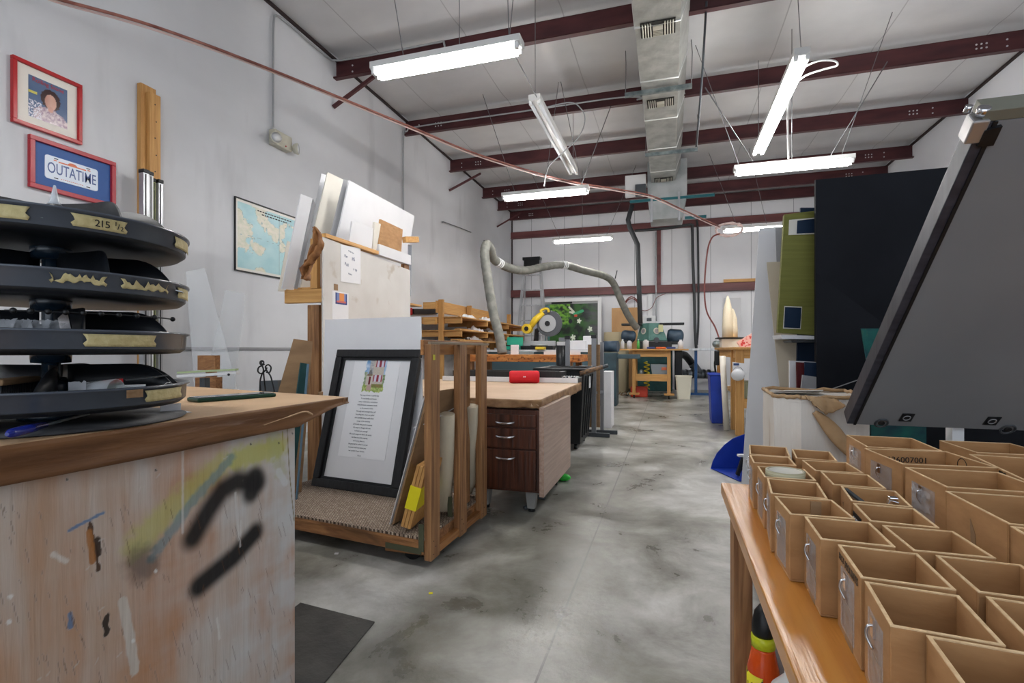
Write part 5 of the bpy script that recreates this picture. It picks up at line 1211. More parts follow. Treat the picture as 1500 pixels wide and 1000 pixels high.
# handwriting and prints
t, q, W, L, ex_, ey = D2; text('RODS & GUIDS', .019, q(-.0008, L*.5, T-.011), -ey, (0, 0, 1), m_ink, 'handwriting', t, sx=.95)
t, q, W, L, ex_, ey = C2; text('136007001', .019, q(W*.52, L-.0042, T-.024), ex_, (0, 0, 1), m_ink, 'printed_number', t)
mb = MB(); cc = q(W-.0042, L*.62, T-.02); mb.tube([cc+ey*.016*math.cos(k*PI/12)+V((0, 0, .016*math.sin(k*PI/12))) for k in range(24)], .0007, 5, closed=True)
mb.build('round_stamp', m_ink, t)
t, q, W, L, ex_, ey = A[7]; text('MOUNTS', .014, q(-.0008, L*.36, S-.012), -ey, (0, 0, 1), mat('faint_ink', rgb(92, 74, 56), rough=.8), 'handwriting', t); text('PICT', .012, q(-.0008, L*.78, S-.011), -ey, (0, 0, 1), mat('faint_ink', rgb(92, 74, 56)), 'handwriting', t)
t, q, W, L, ex_, ey = C4; MB().prism([q(-.001, L*.52, BZ+.045), q(-.001, L*.44, BZ+.05), q(-.001, L*.47, BZ+.10), q(-.001, L*.55, BZ+.12)], ex_*.0008).build('stain', m_cardt, t)
t, q, W, L, ex_, ey = B5; MB().prism([q(-.001, L*.95, S-.012), q(-.001, L*.45, S-.012), q(-.001, L*.45, S-.05), q(-.001, L*.95, S-.05)], ex_*.0008).build('black_label', m_ink, t)
mb = MB()
for k in range(5): mb.prism([q(-.0016, L*(.9-.09*k), S-.02), q(-.0016, L*(.86-.09*k), S-.02), q(-.0016, L*(.86-.09*k), S-.042), q(-.0016, L*(.9-.09*k), S-.042)], ex_*.0005)
mb.build('label_print', m_paper, t)
for bb_ in (C1, C3):
    t, q, W, L, ex_, ey = bb_
    mb = MB(); mb.grid(lambda u, v: q(-.003-.006*abs(fbm(u*9, v*9)), L*(.3+.45*u), T-.065+.04*v+.006*fbm(u*6, v*6)), 14, 10); o = mb.build('crumpled_tape', m_glassclear, t)
# tape ring in A3
t, q, W, L, ex_, ey = A[3]
rc = q(W*.50, L*.47, S+.006)
rg = thing('tape_ring', 'pale ring-shaped tape roll resting in the mouth of a cardboard bin', 'tape roll', rc)
rad = min(W, L)*.40
MB().lathe([(rad*.86, -.022), (rad, -.022), (rad, 0), (rad*.86, 0), (rad*.86, -.022)], rc, 48).build('ring_band', mat('olive_tape', rgb(196, 190, 160), rgb(150, 146, 118), rough=.4, scale=(4, 4, 300)), rg)
MB().lathe([(rad*.80, -.021), (rad*.86, -.021), (rad*.86, -.001), (rad*.80, -.001), (rad*.80, -.021)], rc, 48).build('ring_core', m_offw, rg)
MB().cyl(rc+V((0, 0, -.03)), rc+V((0, 0, -.0225)), rad*.7, 24).build('ring_support', m_cardt, rg)
MB().cyl(V((rc.x, rc.y, BZ+.004)), rc+V((0, 0, -.03)), rad*.7, 24).build('spool', m_cardt, rg)
# hardware in B4
t, q, W, L, ex_, ey = B4
hg = 'metal hardware pieces inside one cardboard bin'
rnd = random.Random(11)
for k in range(14):
    p = q(W*(.14+.72*rnd.random()), L*(.15+.7*rnd.random()), S-.040+.006*rnd.random()); a = rnd.uniform(0, 6); R = Matrix.Rotation(a, 3, 'Z')@Matrix.Rotation(rnd.uniform(-.5, .5), 3, 'Y')
    mb = MB(); mb.box(p, (.04, .008, .003), R=R).box(p+R@V((.018, 0, .006)), (.003, .008, .014), R=R).cyl(p+R@V((-.01, 0, .001)), p+R@V((-.01, 0, .006)), .003, 8)
    tag(mb.build('metal_bracket', m_chrome if k % 3 else m_dgrey), 'small metal bracket among the hardware pile in the second-row bin', 'bracket', hg)
tag(MB().bb(*(sorted((q(W*.12, 0, 0).x, q(W*.88, 0, 0).x))), *(sorted((q(0, L*.12, 0).y, q(0, L*.86, 0).y))), BZ+.005, S-.05).build('parts_packet', m_dgrey), 'dark packet under the metal hardware in the second-row bin', 'packet')
p0 = q(W*.08, L*.93, S-.004); p1 = q(W*.55, L*.35, S-.03)
tag(MB().bar(p0, p1, .008, .004).build('steel_strip', m_dgrey), 'dark steel strip leaning from the rim into the hardware bin', 'metal strip')
p = q(W*.74, L*.35, S-.018)
tag(MB().box(p, (.016, .012, .036), .4, R=Matrix.Rotation(.3, 3, 'Y')).box(p+V((.004, 0, .02)), (.014, .014, .006)).build('steel_clamp', m_chrome, bevel=.002), 'shiny upright steel clamp at the right of the hardware bin', 'clamp')
# ---- bottles beneath the bench
p = at_d(1118, 900, 1.25)
ob = thing('cleaner_bottle', 'orange cleaner bottle with yellow collar and black cap on the bench shelf', 'bottle', (p.x, p.y, .09))
bx_, by_ = p.x, p.y
k = .36
MB().lathe([(.001, .0), (.034, .0), (.036, .01), (.036, .13), (.030, .155), (.0265, .175), (.0265, .18), (.001, .18)], (bx_, by_, .0905), 32).build('bottle_body', mat('orange_cleaner', rgb(226, 84, 14), rgb(200, 60, 10), rough=.12, scale=(8, 8, 8), spec=.8), ob)
MB().lathe([(.0262, .181), (.0275, .181), (.0275, .207), (.024, .209), (.001, .209)], (bx_, by_, .0905), 28).build('yellow_collar', mat('lime_collar', rgb(206, 214, 40), rough=.3), ob)
MB().lathe([(.0245, .209), (.026, .215), (.026, .235), (.020, .265), (.008, .283), (.001, .286)], (bx_, by_, .0905), 28).build('black_cap', m_black, ob)
MB().lathe([(.0368, .02), (.0372, .02), (.0372, .12), (.0368, .12)], (bx_, by_, .0905), 20, a0=PI*.9, a1=PI*1.45).build('yellow_label', mat('label_yellow', rgb(232, 220, 40), rgb(30, 30, 30), rough=.5, scale=(60, 60, 40), lo=.52, hi=.56), ob)
p = at_d(1142, 950, 1.1)
wj = thing('white_jug', 'white plastic jug with an orange and blue label beside the orange bottle', 'jug', (p.x+.03, p.y, .09))
MB().lathe([(.001, 0), (.058, 0), (.06, .01), (.06, .13), (.05, .17), (.024, .20), (.022, .23), (.001, .23)], (p.x+.035, p.y+.01, .0905), 32).build('jug_body', m_whitep, wj)
MB().lathe([(.0606, .07), (.061, .07), (.061, .12), (.0606, .12)], (p.x+.035, p.y+.01, .0905), 24, a0=PI*.75, a1=PI*1.6).build('orange_label', mat('label_orange', rgb(220, 92, 40), rough=.5), wj)
MB().lathe([(.0606, .02), (.061, .02), (.061, .068), (.0606, .068)], (p.x+.035, p.y+.01, .0905), 24, a0=PI*.75, a1=PI*1.6).build('blue_label', mat('label_blue', rgb(50, 74, 120), rough=.5), wj)
p = at_d(1104, 955, 1.47)
pbk = thing('gray_pail', 'pale gray tub with a white lid behind the orange bottle', 'tub', (p.x+.0, p.y, .09))
cxx, cyy = bx_+.075, by_+.12
pbk.location = (cxx, cyy, .0905)
MB().lathe([(.001, 0), (.05, 0), (.062, .20), (.001, .20)], (cxx, cyy, .0905), 28).build('tub_body', m_gray, pbk)
MB().lathe([(.001, .20), (.066, .20), (.066, .215), (.05, .222), (.001, .222)], (cxx, cyy, .0905), 28).build('lid', m_white, pbk)
# ================================================================== BLUE DUSTPAN
p = at_z(1064, 690, 0)
dp = thing('blue_dustpan', 'large blue upright dustpan standing on the floor by the bench', 'dustpan', p)
d = 3.92
A_ = at_z(1041, 686, .003); Bn = at_z(1076, 702, .003)
e1 = (Bn-A_).normalized(); n_ = V((-e1.y, e1.x, 0))    # lip runs A->B, pan goes away/right
wd = (Bn-A_).length+.06
hgt = .29
def dq(s, l, z): return A_+e1*(s*wd)+n_*l+V((0, 0, z))
n_ = V((e1.y, -e1.x, 0)) if V((e1.y, -e1.x, 0)).x > 0 and False else n_
rt = V((1, .25, 0)).normalized()
def dq(s, l, z): return V((A_.x, A_.y, 0))+e1*(s*wd)+rt*l+V((0, 0, z+.003))
mb = MB(); dep = .27
mb.prism([dq(0, 0, 0), dq(1, 0, 0), dq(1, dep, 0), dq(0, dep, 0)], (0, 0, .006))
mb.prism([dq(0, dep, 0), dq(1, dep, 0), dq(1, dep, hgt), dq(0, dep, hgt)], rt*.006)
prof = [(0, .004), (.015, .06), (.05, .13), (.11, .20), (.18, .255), (dep, hgt), (dep, .0)]
for s in (0, .985): mb.prism([dq(s, l, z) for l, z in prof], e1*wd*.015)
mb.build('pan', m_blue, dp)
MB().cyl(dq(.5, dep+.02, hgt-.02), dq(.5, dep+.02, .45), .014, 12).build('handle', m_blue, dp)
bh = dq(.72, .07, .05)
bs_ = thing('hand_brush', 'black hand brush with a clear strip lying in the blue dustpan', 'brush', bh)
MB().box(dq(.70, .09, .085), (.05, .04, .15), .3, R=Matrix.Rotation(.3, 3, 'Y')).build('brush_head', m_black, bs_, bevel=.008)
MB().box(dq(.70, .10, .172), (.08, .04, .018), .3).build('white_strip', m_white, bs_, bevel=.003)
# ================================================================== TORN CARTON
f = 1.92
a = at_d(1124, 572+6, f); b_ = at_d(1162, 600, f-.22); c_ = at_d(1253, 590, f-.10)
ztc = .835
k1 = V((b_.x, b_.y, 0)); k0 = V((a.x, a.y, 0)); k2 = V((c_.x, c_.y, 0))
e_ = (k2-k1); kw = e_.length; e_.normalize(); g_ = V((-e_.y, e_.x, 0)); kd = .36
# tall carton with its near face between b and c
nl = at_z(1122, 580, ztc+.0); 
X0 = at_d(1122, 600, 2.0).x; X1c = at_d(1254, 600, 1.88).x; Y0c = 2.02
car = thing('torn_white_carton', 'tall scuffed white carton with torn brown paper folded over its top, behind the bins', 'carton', ((X0+X1c)/2, Y0c+.2, 0))
m_carton = mat('scuffed_white_carton', rgb(222, 216, 208), rgb(206, 198, 188), rough=.75, scale=(3, 3, 1.5), c3=rgb(170, 142, 112), s3=(7, 7, 2.0), lo3=.60, hi3=.72, bump=.4, bscale=(60, 60, 1.5))
pts_ = [V((X0, Y0c+.03, 0)), V((X0+.075, Y0c-.03, 0)), V((X1c, Y0c+.02, 0)), V((X1c+.03, Y0c+.38, 0)), V((X0+.02, Y0c+.38, 0))]
mb = MB()
n5 = 5; rows = 14
vs = []
for r in range(rows+1):
    z = ztc*r/rows
    for i, p in enumerate(pts_): vs.append(p+V((.006*fbm(i*3, z*4), .006*fbm(i*5, z*4, 2), z+(.012*fbm(i*2.2, 1) if r == rows else 0))))
fs = [(r*n5+i, r*n5+(i+1) % n5, (r+1)*n5+(i+1) % n5, (r+1)*n5+i) for r in range(rows) for i in range(n5)]
mb.add(vs, fs+[(4, 3, 2, 1, 0)]); mb.prism([p+V((0, 0, ztc-.02)) for p in pts_], (0, 0, .008))
mb.build('carton_body', m_carton, car)
m_torn = mat('torn_kraft_liner', rgb(190, 158, 120), rgb(160, 126, 88), rough=.75, scale=(10, 10, 10), bump=.6)
def flap(s, t):
    top_ = V((X0+.085+.10*s, Y0c-.024+.01*s, ztc+.006-.01*s)); drop_ = .02+.035*math.sin(s*PI)
    return top_+V((.02*t, -.012-.03*t*(.5+.5*math.sin(s*7)), -drop_*t+.006*fbm(s*8, t*8)))
o = MB().grid(flap, 24, 10).build('torn_flap', m_torn, car); sm = o.modifiers.new('S', 'SOLIDIFY'); sm.thickness = .003
def strip(s, t):
    c = V((X0+.115+.15*s**1.0, Y0c-.03-.012*math.sin(s*PI), ztc-.05-.20*s**1.15)); w_ = .010+.022*math.sin(min(1, s*1.2)*PI)**1
    return c+V((w_*(t-.5)*1.1, -.006*math.sin(t*PI), w_*(t-.5)*1.1))
o = MB().grid(strip, 24, 6).build('torn_strip', m_torn, car); sm = o.modifiers.new('S', 'SOLIDIFY'); sm.thickness = .003
mb = MB(); rim = [p+V((0, 0, ztc-.002)) for p in pts_]
for i in range(5):
    a1, a2 = rim[i], rim[(i+1) % 5]; sp2 = [a1.lerp(a2, k/8)+V((.004*fbm(i+k*.7, 1), .004*fbm(i+k*.9, 5), .008*fbm(i*3+k*.8, 9))) for k in range(9)]
    mb.tube(sp2, .007, 6)
mb.build('frayed_rim', m_torn, car)
MB().prism([V((X0+.02, Y0c+.30, ztc-.01)), V((X1c-.08, Y0c+.32, ztc-.01)), V((X1c-.10, Y0c+.18, ztc+.008)), V((X0+.06, Y0c+.15, ztc+.006))], (0, 0, .004)).build('top_flap', m_carton, car)
# ================================================================== TILTED GRAY TABLE PANEL
gp = thing('tilted_table_panel', 'big gray tabletop panel with a dark edge, tilted up over the bins at the right', 'table panel', (1.1, 1.6, 0))
gb0 = at_d(1252, 621, 1.62); dt = .5635*1.62*1.0
gt0 = at_d(1471, 176, .915); gt0.x = gb0.x
upv = (gt0-gb0); Lp = upv.length; upv.normalize(); Wp = 1.35
exx = V((1, 0, 0)); npn = exx.cross(upv)    # direction away? check
if npn.z < 0: npn = -npn                    # upper/back side
m_panel = mat('gray_laminate', rgb(136, 137, 139), rgb(126, 127, 130), rough=.45, scale=(2, 2, 2))
tk = .035
MB().prism([gb0, gb0+exx*Wp, gb0+exx*Wp+upv*Lp, gb0+upv*Lp], npn*tk).build('panel', m_panel, gp)
m_edge = mat('dark_edge_band', rgb(66, 66, 74), rgb(50, 50, 58), rough=.4, scale=(4, 60, 4))
MB().prism([gb0-exx*.022, gb0, gb0+upv*Lp, gb0-exx*.022+upv*Lp], npn*(tk+.012)).build('side_edge', m_edge, gp, bevel=.002)
MB().prism([gb0-exx*.004-npn*.003, gb0+exx*.003-npn*.003, gb0+exx*.003-npn*.003+upv*Lp, gb0-exx*.004-npn*.003+upv*Lp], npn*.003).build('black_trim', m_ink, gp)
MB().prism([gb0+upv*Lp-exx*.022, gb0+upv*Lp+exx*Wp, gb0+upv*(Lp+.022)+exx*Wp, gb0+upv*(Lp+.022)-exx*.022], npn*(tk+.012)).build('top_edge', mat('gray_green_rail', rgb(124, 124, 112), rough=.4, metal=.3), gp, bevel=.002)
q = gb0+upv*(Lp-.01)-exx*.022
cl = MB().prism([q-exx*.015-upv*.028-npn*.006, q+exx*.012-upv*.028-npn*.006, q+exx*.012+upv*.016-npn*.006, q-exx*.015+upv*.016-npn*.006], npn*.035).build('corner_bracket', mat('nickel', rgb(186, 184, 184), rough=.35, metal=.8), gp, bevel=.003)
mb = MB(); mb.cyl(q+upv*.02+npn*.01, q+upv*.034+npn*.01, .01, 12).cyl(q+exx*.02+upv*.02+npn*.03, q+exx*.02+upv*.03+npn*.03, .008, 12).cyl(q-exx*.015+upv*.018+npn*.03, q-exx*.015+upv*.03+npn*.03, .006, 12)
mb.build('bracket_bolt', m_chrome, cl)
mb = MB(); mb.prism([q+exx*.008-upv*.034-npn*.008, q+exx*.032-upv*.034-npn*.008, q+exx*.032+upv*.003-npn*.008, q+exx*.008-upv*.003-npn*.008], npn*.04); mb.build('black_block', m_black, gp)
# fittings on the underside near the lower edge
def onp(px, py):
    r = ray(px, py); t_ = (gb0-CAM).dot(npn)/r.dot(npn); return CAM+r*t_
for px, py in ((1328, 611), (1453, 616)):
    c = onp(px, py); o = MB().prism([c-exx*.016-upv*.020-npn*.002, c+exx*.016-upv*.020-npn*.002, c+exx*.016+upv*.02-npn*.002, c-exx*.016+upv*.02-npn*.002], npn*.002).build('square_fitting', m_black, gp)
    MB().tube([c-npn*.003+exx*.009*math.cos(k*PI/8)+upv*.011*math.sin(k*PI/8) for k in range(16)], .0015, 5, closed=True).build('fitting_ring', m_gray, o)
for px, py in ((1291, 621), (1476, 630)):
    c = onp(px, py-2); o = MB().tube([c-npn*.002+exx*.017*math.cos(k*PI/8)+upv*.02*math.sin(k*PI/8) for k in range(16)], .003, 6, closed=True).build('round_ferrule', m_dgrey, gp)
    MB().cyl(c-npn*.004, c, .009, 12).build('ferrule_plug', m_ink, o)
# its undercarriage: legs that carry it to the floor
for x_ in (gb0.x+.62, gb0.x+1.2):
    MB().bar(V((x_, gb0.y-.30, .03)), V((x_, gb0.y-.02, gb0.z+.14)), .04, .04).build('leg', m_dgrey, gp)
MB().bb(gb0.x+.25, gb0.x+1.25, gb0.y-.02, gb0.y+.02, .68, .70).build('cross_rail', m_dgrey, gp)
MB().bb(gb0.x+.27, gb0.x+.30, gb0.y+.03, gb0.y+.07, 0, .84).build('support_post', m_whitep, gp)
# ================================================================== BLACK PANELS AND BOARDS BEHIND
m_blackp = mat('black_chalk_panel', rgb(16, 18, 24), rgb(24, 26, 32), rough=.6, scale=(3, 3, 3), spec=.2)
bp0 = at_d(1195, 263, 2.62); bp1 = at_d(1440, 240, 2.48)
eb = (bp1-bp0); eb.z = 0; wbp = eb.length+.35; eb.normalize(); 
bpt = V((bp0.x, bp0.y, 0))
slope = (bp1.z-bp0.z)/(bp1-bp0).to_2d().length
blk_ = thing('black_board', 'tall black panel standing upright behind the torn carton, tallest at the right', 'board', bpt)
MB().prism([bpt, bpt+eb*wbp, bpt+eb*wbp+V((0, 0, bp0.z+slope*wbp)), bpt+V((0, 0, bp0.z))], V((-eb.y, eb.x, 0))*.02).build('panel_sheet', m_blackp, blk_, bevel=.001)
def sheet2(name, label, cat, pix, d, m, thick): return sheet(name, label, cat, pix, d, m, thick)
pz = [at_d(1196, 400, 2.55), at_d(1300, 478, 2.46)]
sheet('black_board', 'second black board with a slanting top edge leaning on the tall black one', 'board', [(1195, 399), (1312, 487), (1330, 640), (1197, 640)], [2.54, 2.44, 2.40, 2.50], m_blackp, .008, zb=.002)
sheet('dark_sheet', 'third dark sheet with a thin pale top edge low on the black panels', 'sheet', [(1197, 577), (1272, 551), (1285, 640), (1197, 640)], [2.44, 2.38, 2.34, 2.40], m_blackp, .006, zb=.002)
tag(MB().bar(at_d(1197, 577, 2.425), at_d(1272, 551, 2.365), .003, .004).build('pale_edge_strip', m_gray), 'thin pale strip edging the low dark sheet', 'edge strip') 
m_tealb = mat('teal_marbled_board', rgb(22, 62, 74), rgb(30, 104, 96), rough=.35, scale=(9, 9, 14), detail=6, lo=.4, hi=.62, c3=rgb(150, 150, 60), s3=(11, 11, 7), lo3=.62, hi3=.75)
sheet('teal_board', 'teal marbled board peeking out between the black panels and the gray panel', 'board', [(1262, 481), (1330, 481), (1330, 600), (1280, 600)], [2.25, 2.20, 2.20, 2.25], m_tealb, .012, zb=.002)
sheet('marbled_board', 'teal and yellow marbled board seen low under the tilted gray panel', 'board', [(1276, 622), (1357, 622), (1357, 668), (1276, 668)], [1.78, 1.76, 1.76, 1.78], m_tealb, .01, zb=.002)
# olive board with navy windows
gd = 2.72
ol = [(1149, 314), (1215, 306), (1212, 492), (1139, 487)]
o = thing('olive_mat_board', 'olive green mat board with navy windows beside the tall black panel', 'mat board', at_d(1165, 487, gd))
pl4 = [at_d(*p, gd) for p in ol]
mb = MB(); mb.prism(pl4, V((0, .04, 0))); m_olv = mat('olive_mat', rgb(122, 122, 58), rgb(110, 110, 50), rough=.7, scale=(2, 2, 60)); mb.build('board_panel', m_olv, o)
m_navy = mat('navy_board', rgb(22, 42, 66), rough=.5)
MB().prism([at_d(px, py, gd-.003) for px, py in ((1156, 322), (1212, 317), (1212, 342), (1155, 344))], V((0, .002, 0))).build('cream_window', m_offw, o)
MB().prism([at_d(px, py, gd-.005) for px, py in ((1168, 323), (1212, 318), (1212, 340), (1167, 342))], V((0, .002, 0))).build('navy_window', m_navy, o)
MB().prism([at_d(px, py, gd-.003) for px, py in ((1149, 448), (1175, 449), (1173, 482), (1147, 481))], V((0, .002, 0))).build('cream_border', m_offw, o)
MB().prism([at_d(px, py, gd-.005) for px, py in ((1150, 449.5), (1174, 450.5), (1172, 480.5), (1148.5, 479.5))], V((0, .002, 0))).build('lower_navy_window', m_navy, o)
sheet('navy_board', 'navy board edge rising behind the olive mat board', 'board', [(1173, 304), (1215, 304), (1215, 345), (1172, 345)], [2.85, 2.85, 2.85, 2.85], m_navy, .01, zb=.002)
sheet('cream_stack', 'stack of pale mat board edges under the olive board', 'board stack', [(1144, 490), (1196, 492), (1196, 497), (1146, 496)], [2.7, 2.65, 2.65, 2.7], m_white, .25)
sheet('dark_board_edge', 'dark board edge under the pale stack below the olive board', 'board', [(1158, 498), (1196, 498), (1196, 501), (1160, 501)], [2.66, 2.62, 2.62, 2.66], m_black, .25)
sheet('white_sheet', 'white sheet standing behind the torn carton, left of the dark red board', 'sheet', [(1157, 528), (1196, 530), (1196, 640), (1157, 640)], [2.62, 2.62, 2.62, 2.62], m_white, .01, zb=.002)
sheet('dark_red_board', 'dark red board standing just behind the torn carton', 'board', [(1167, 530), (1180, 531), (1182, 640), (1169, 640)], [2.57, 2.57, 2.57, 2.57], mat('oxblood', rgb(82, 22, 26), rough=.5), .008, zb=.002)
sheet('navy_sheet', 'dark navy sheet right of the dark red board by the black panel', 'sheet', [(1179, 530), (1196, 531), (1196, 640), (1181, 640)], [2.55, 2.55, 2.55, 2.55], m_navy, .008, zb=.002)
sheet('gray_sheet', 'light gray sheet leaning in front of the navy one behind the torn carton', 'sheet', [(1176, 549), (1196, 552), (1196, 640), (1166, 640)], [2.51, 2.51, 2.51, 2.51], m_gray, .008, zb=.002)
# tan board and tall white board leaning at the aisle
def standing(name, label, cat, pix_top, d, pix_bot, db, width, m, thick, dirx=(1, -.05, 0)):
    top_l = at_d(*pix_top, d); bot = at_d(*pix_bot, db); bot.z = .001
    ex_ = V(dirx).normalized(); o = MB(); nn = ex_.cross((top_l-bot).normalized())
    if nn.y < 0: nn = -nn
    o.prism([bot, bot+ex_*width, top_l+ex_*width, top_l], nn*thick); return tag(o.build(name, m), label, cat)
standing('tall_white_board', 'tall white board standing at the aisle between the far bench and the torn carton', 'board', (1112, 334), 3.25, (1084, 740), 3.22, .40, m_white, .012)
standing('gray_tall_board', 'light gray tall board edge left of the olive mat board', 'board', (1136, 334), 3.05, (1150, 760), 3.02, .22, m_gray, .01)
standing('tan_tall_board', 'tan beige tall board leaning in front of the tall white board', 'board', (1123, 384), 2.96, (1163, 780), 2.94, .18, m_offw if False else mat('beige_board', rgb(196, 184, 164), rough=.7), .01)
# ================================================================== BACKGROUND, LEFT SIDE
# lumber rack along the left wall
lr = thing('lumber_rack', 'wooden lumber storage rack with three shelf levels along the left wall', 'rack', (XL+.35, 9.0, 0))
ry0, ry1 = 7.75, 11.6; rx0, rx1 = XL+.08, -3.30
nm_post = []
for y in (ry0, 9.0, 10.3, ry1-.1):
    MB().bb(rx0+.42, rx0+.51, y, y+.05, 0, 1.84).build('post', m_pinez, lr, bevel=.004)
    for z in (1.13, 1.31, 1.53): MB().bb(rx0, rx1, y+.052, y+.09, z-.09, z).build('arm', m_pinex, lr, bevel=.004)
for z in (1.135, 1.315, 1.535):
    MB().bb(rx1-.04, rx1, ry0+.0, ry1, z, z+.02).bb(rx0, rx1-.04, ry0, ry1, z, z+.015).build('shelf_board', m_piney, lr, bevel=.003)
MB().bb(rx0+.38, rx0+.415, ry0-.02, ry1-1.2, 1.62, 1.82).build('back_board', m_piney, lr, bevel=.004)
for z in (1.42, 1.68): MB().bb(rx0+.2, rx0+.42, ry0-.12, ry0-.03, z, z+.11).build('stub_board', m_pinex, lr, bevel=.004)
rnd = random.Random(5)
for k, (z, y, c1, w) in enumerate(((1.552, 8.3, m_paper, .3), (1.552, 9.2, m_paper, .25), (1.331, 8.6, m_paper, .3), (1.331, 9.4, m_gray, .25), (1.151, 8.5, m_paper, .25), (1.151, 9.3, m_cardt, .3))):
    lbn = ['crumpled white wrapping on the upper rack shelf, nearest', 'white wrapping on the upper rack shelf behind the nearest pile', 'white sheets on the middle rack shelf', 'gray folded sheet at the back of the middle rack shelf', 'white scraps on the lowest rack shelf', 'brown scrap board at the back of the lowest rack shelf'][k]
    tag(MB().grid(lambda s, t, y=y, z=z, k=k: V((rx0+.52+.2*s, y+.55*t, z+.004+.085*abs(fbm(s*3+k, t*3, k))*(1 if 0 < s < 1 else .2)+.05*math.sin(s*PI)*math.sin(t*PI))), 12, 16).build('wrapping_pile', c1), lbn, 'wrapping')
for k, (z, y, dy, L, a) in enumerate(((1.555, 10.0, 0, 1.2, .1), (1.335, 7.9, .0, 1.1, .12), (1.155, 7.7, 0, .9, .3), (1.155, 8.0, 0, 1.0, -.1))):
    lbn = ['long board offcut at the far end of the upper rack shelf', 'flat brown offcut leaning up on the middle rack shelf', 'thin offcut sticking out diagonally low on the rack', 'second thin offcut lying low on the rack'][k]
    tag(MB().box((rx1-.14, y+L/2, z+.012), (.10, L, .02), a*.3).build('wood_offcut', m_piney), lbn, 'offcut')
# front table (thick orange wood top)
tx0, tx1, ty0, ty1 = -3.0, at_d(853, 525, 7.3).x, 7.0, 8.0
tz = .925
at_ = thing('assembly_table', 'table with a thick chipped orange wood edge, beyond the desk', 'table', ((tx0+tx1)/2, 7.5, 0))
MB().bb(tx0, tx1, ty0, ty1, tz-.10, tz).build('thick_top', mat('osb_edge', rgb(214, 140, 72), rgb(176, 100, 44), rough=.7, scale=(5, 5, 30), c3=rgb(120, 66, 30), s3=(26, 5, 30), lo3=.58, hi3=.66), at_, bevel=.006)
for x_ in (tx0+.1, tx1-.2):
    for y_ in (ty0+.06, ty1-.15): MB().bb(x_, x_+.09, y_, y_+.09, 0, tz-.10).build('leg', m_2x4z, at_, bevel=.003)
# miter saw bench
sx0, sx1, sy0, sy1 = -3.2, at_d(877, 505, 9.2).x, 8.75, 9.5
sz = 1.0
mbn = thing('saw_bench', 'long white bench carrying the miter saw', 'bench', ((sx0+sx1)/2, 9.1, 0))
MB().bb(sx0, sx1, sy0, sy1, sz-.04, sz).build('bench_top', m_white, mbn, bevel=.004)
MB().bb(sx0+.02, sx1-.02, sy0+.03, sy0+.05, .3, sz-.04).build('front_panel', mat('teal_gray_panel', rgb(70, 92, 100), rough=.6), mbn)
for x_ in (sx0+.05, -1.9, sx1-.12): MB().bb(x_, x_+.07, sy0+.06, sy0+.13, 0, sz-.04).build('leg', m_dgrey, mbn)
dS = 9.2
def S(px, py, d=dS): return at_d(px, py, d)
saw = thing('miter_saw', 'yellow and gray miter saw with its blade guard raised on the saw bench', 'miter saw', (S(790, 505).x, S(790, 505).y, sz))
sc0 = S(788, 500); yS = sc0.y
m_yel = mat('tool_yellow', rgb(224, 190, 50), rough=.35); m_sawg = mat('cast_aluminum', rgb(176, 178, 180), rough=.45, metal=.4)
MB().bb(sc0.x-.30, sc0.x+.30, yS-.13, yS+.13, sz, sz+.07).build('saw_base', m_black, saw, bevel=.01)
MB().cyl((sc0.x+.02, yS, sz+.07), (sc0.x+.02, yS, sz+.095), .15, 28).build('turntable', m_sawg, saw)
MB().bb(sc0.x-.32, sc0.x+.32, yS+.02, yS+.05, sz+.07, sz+.16).build('fence', m_sawg, saw, bevel=.004)
cb_ = S(806, 474); cb_.y = yS
r0 = .235
MB().cyl(cb_+V((0, -.012, 0)), cb_+V((0, .012, 0)), r0, 40).build('blade_guard', mat('guard_gray', rgb(90, 92, 96), rough=.35, metal=.3), saw, bevel=.004)
MB().cyl(cb_+V((-.03, -.03, .0)), cb_+V((-.03, -.013, .0)), r0*.66, 32).build('guard_plate', m_sawg, saw, bevel=.004)
MB().cyl(cb_+V((-.03, -.045, .0)), cb_+V((-.03, -.031, .0)), r0*.2, 20).build('blade_bolt', m_black, saw)
mo = S(773, 481.5); mo.y = yS-.02
MB().cyl(mo+V((0, -.12, 0)), mo+V((0, .02, 0)), .09, 28).cyl(mo+V((0, -.125, 0)), mo+V((0, -.12, 0)), .05, 20).build('motor', m_yel, saw, bevel=.006)
MB().cyl(mo+V((0, -.135, 0)), mo+V((0, -.126, 0)), .04, 20).build('motor_cap', m_black, saw)
hp2 = S(797, 458); hp2.y = yS-.03
MB().tube([mo+V((.05, -.05, .02)), mo.lerp(hp2, .5)+V((0, -.03, .02)), hp2+V((0, 0, 0))], [.05, .06, .045], 12).build('motor_arm', m_yel, saw)
MB().tube(spline([hp2+V((-.06, 0, .02)), hp2+V((0, 0, .06)), hp2+V((.08, 0, .06)), hp2+V((.1, 0, 0))], 5), .024, 10).build('handle', m_yel, saw)
MB().tube([V((sc0.x-.08, yS+.09, sz+.07)), V((sc0.x-.05, yS+.08, sz+.2)), S(785, 484)+V((0, yS-S(785, 484).y+.05, 0)), cb_+V((-.1, .04, -.04))], .045, 12).build('pivot_arm', m_black, saw)
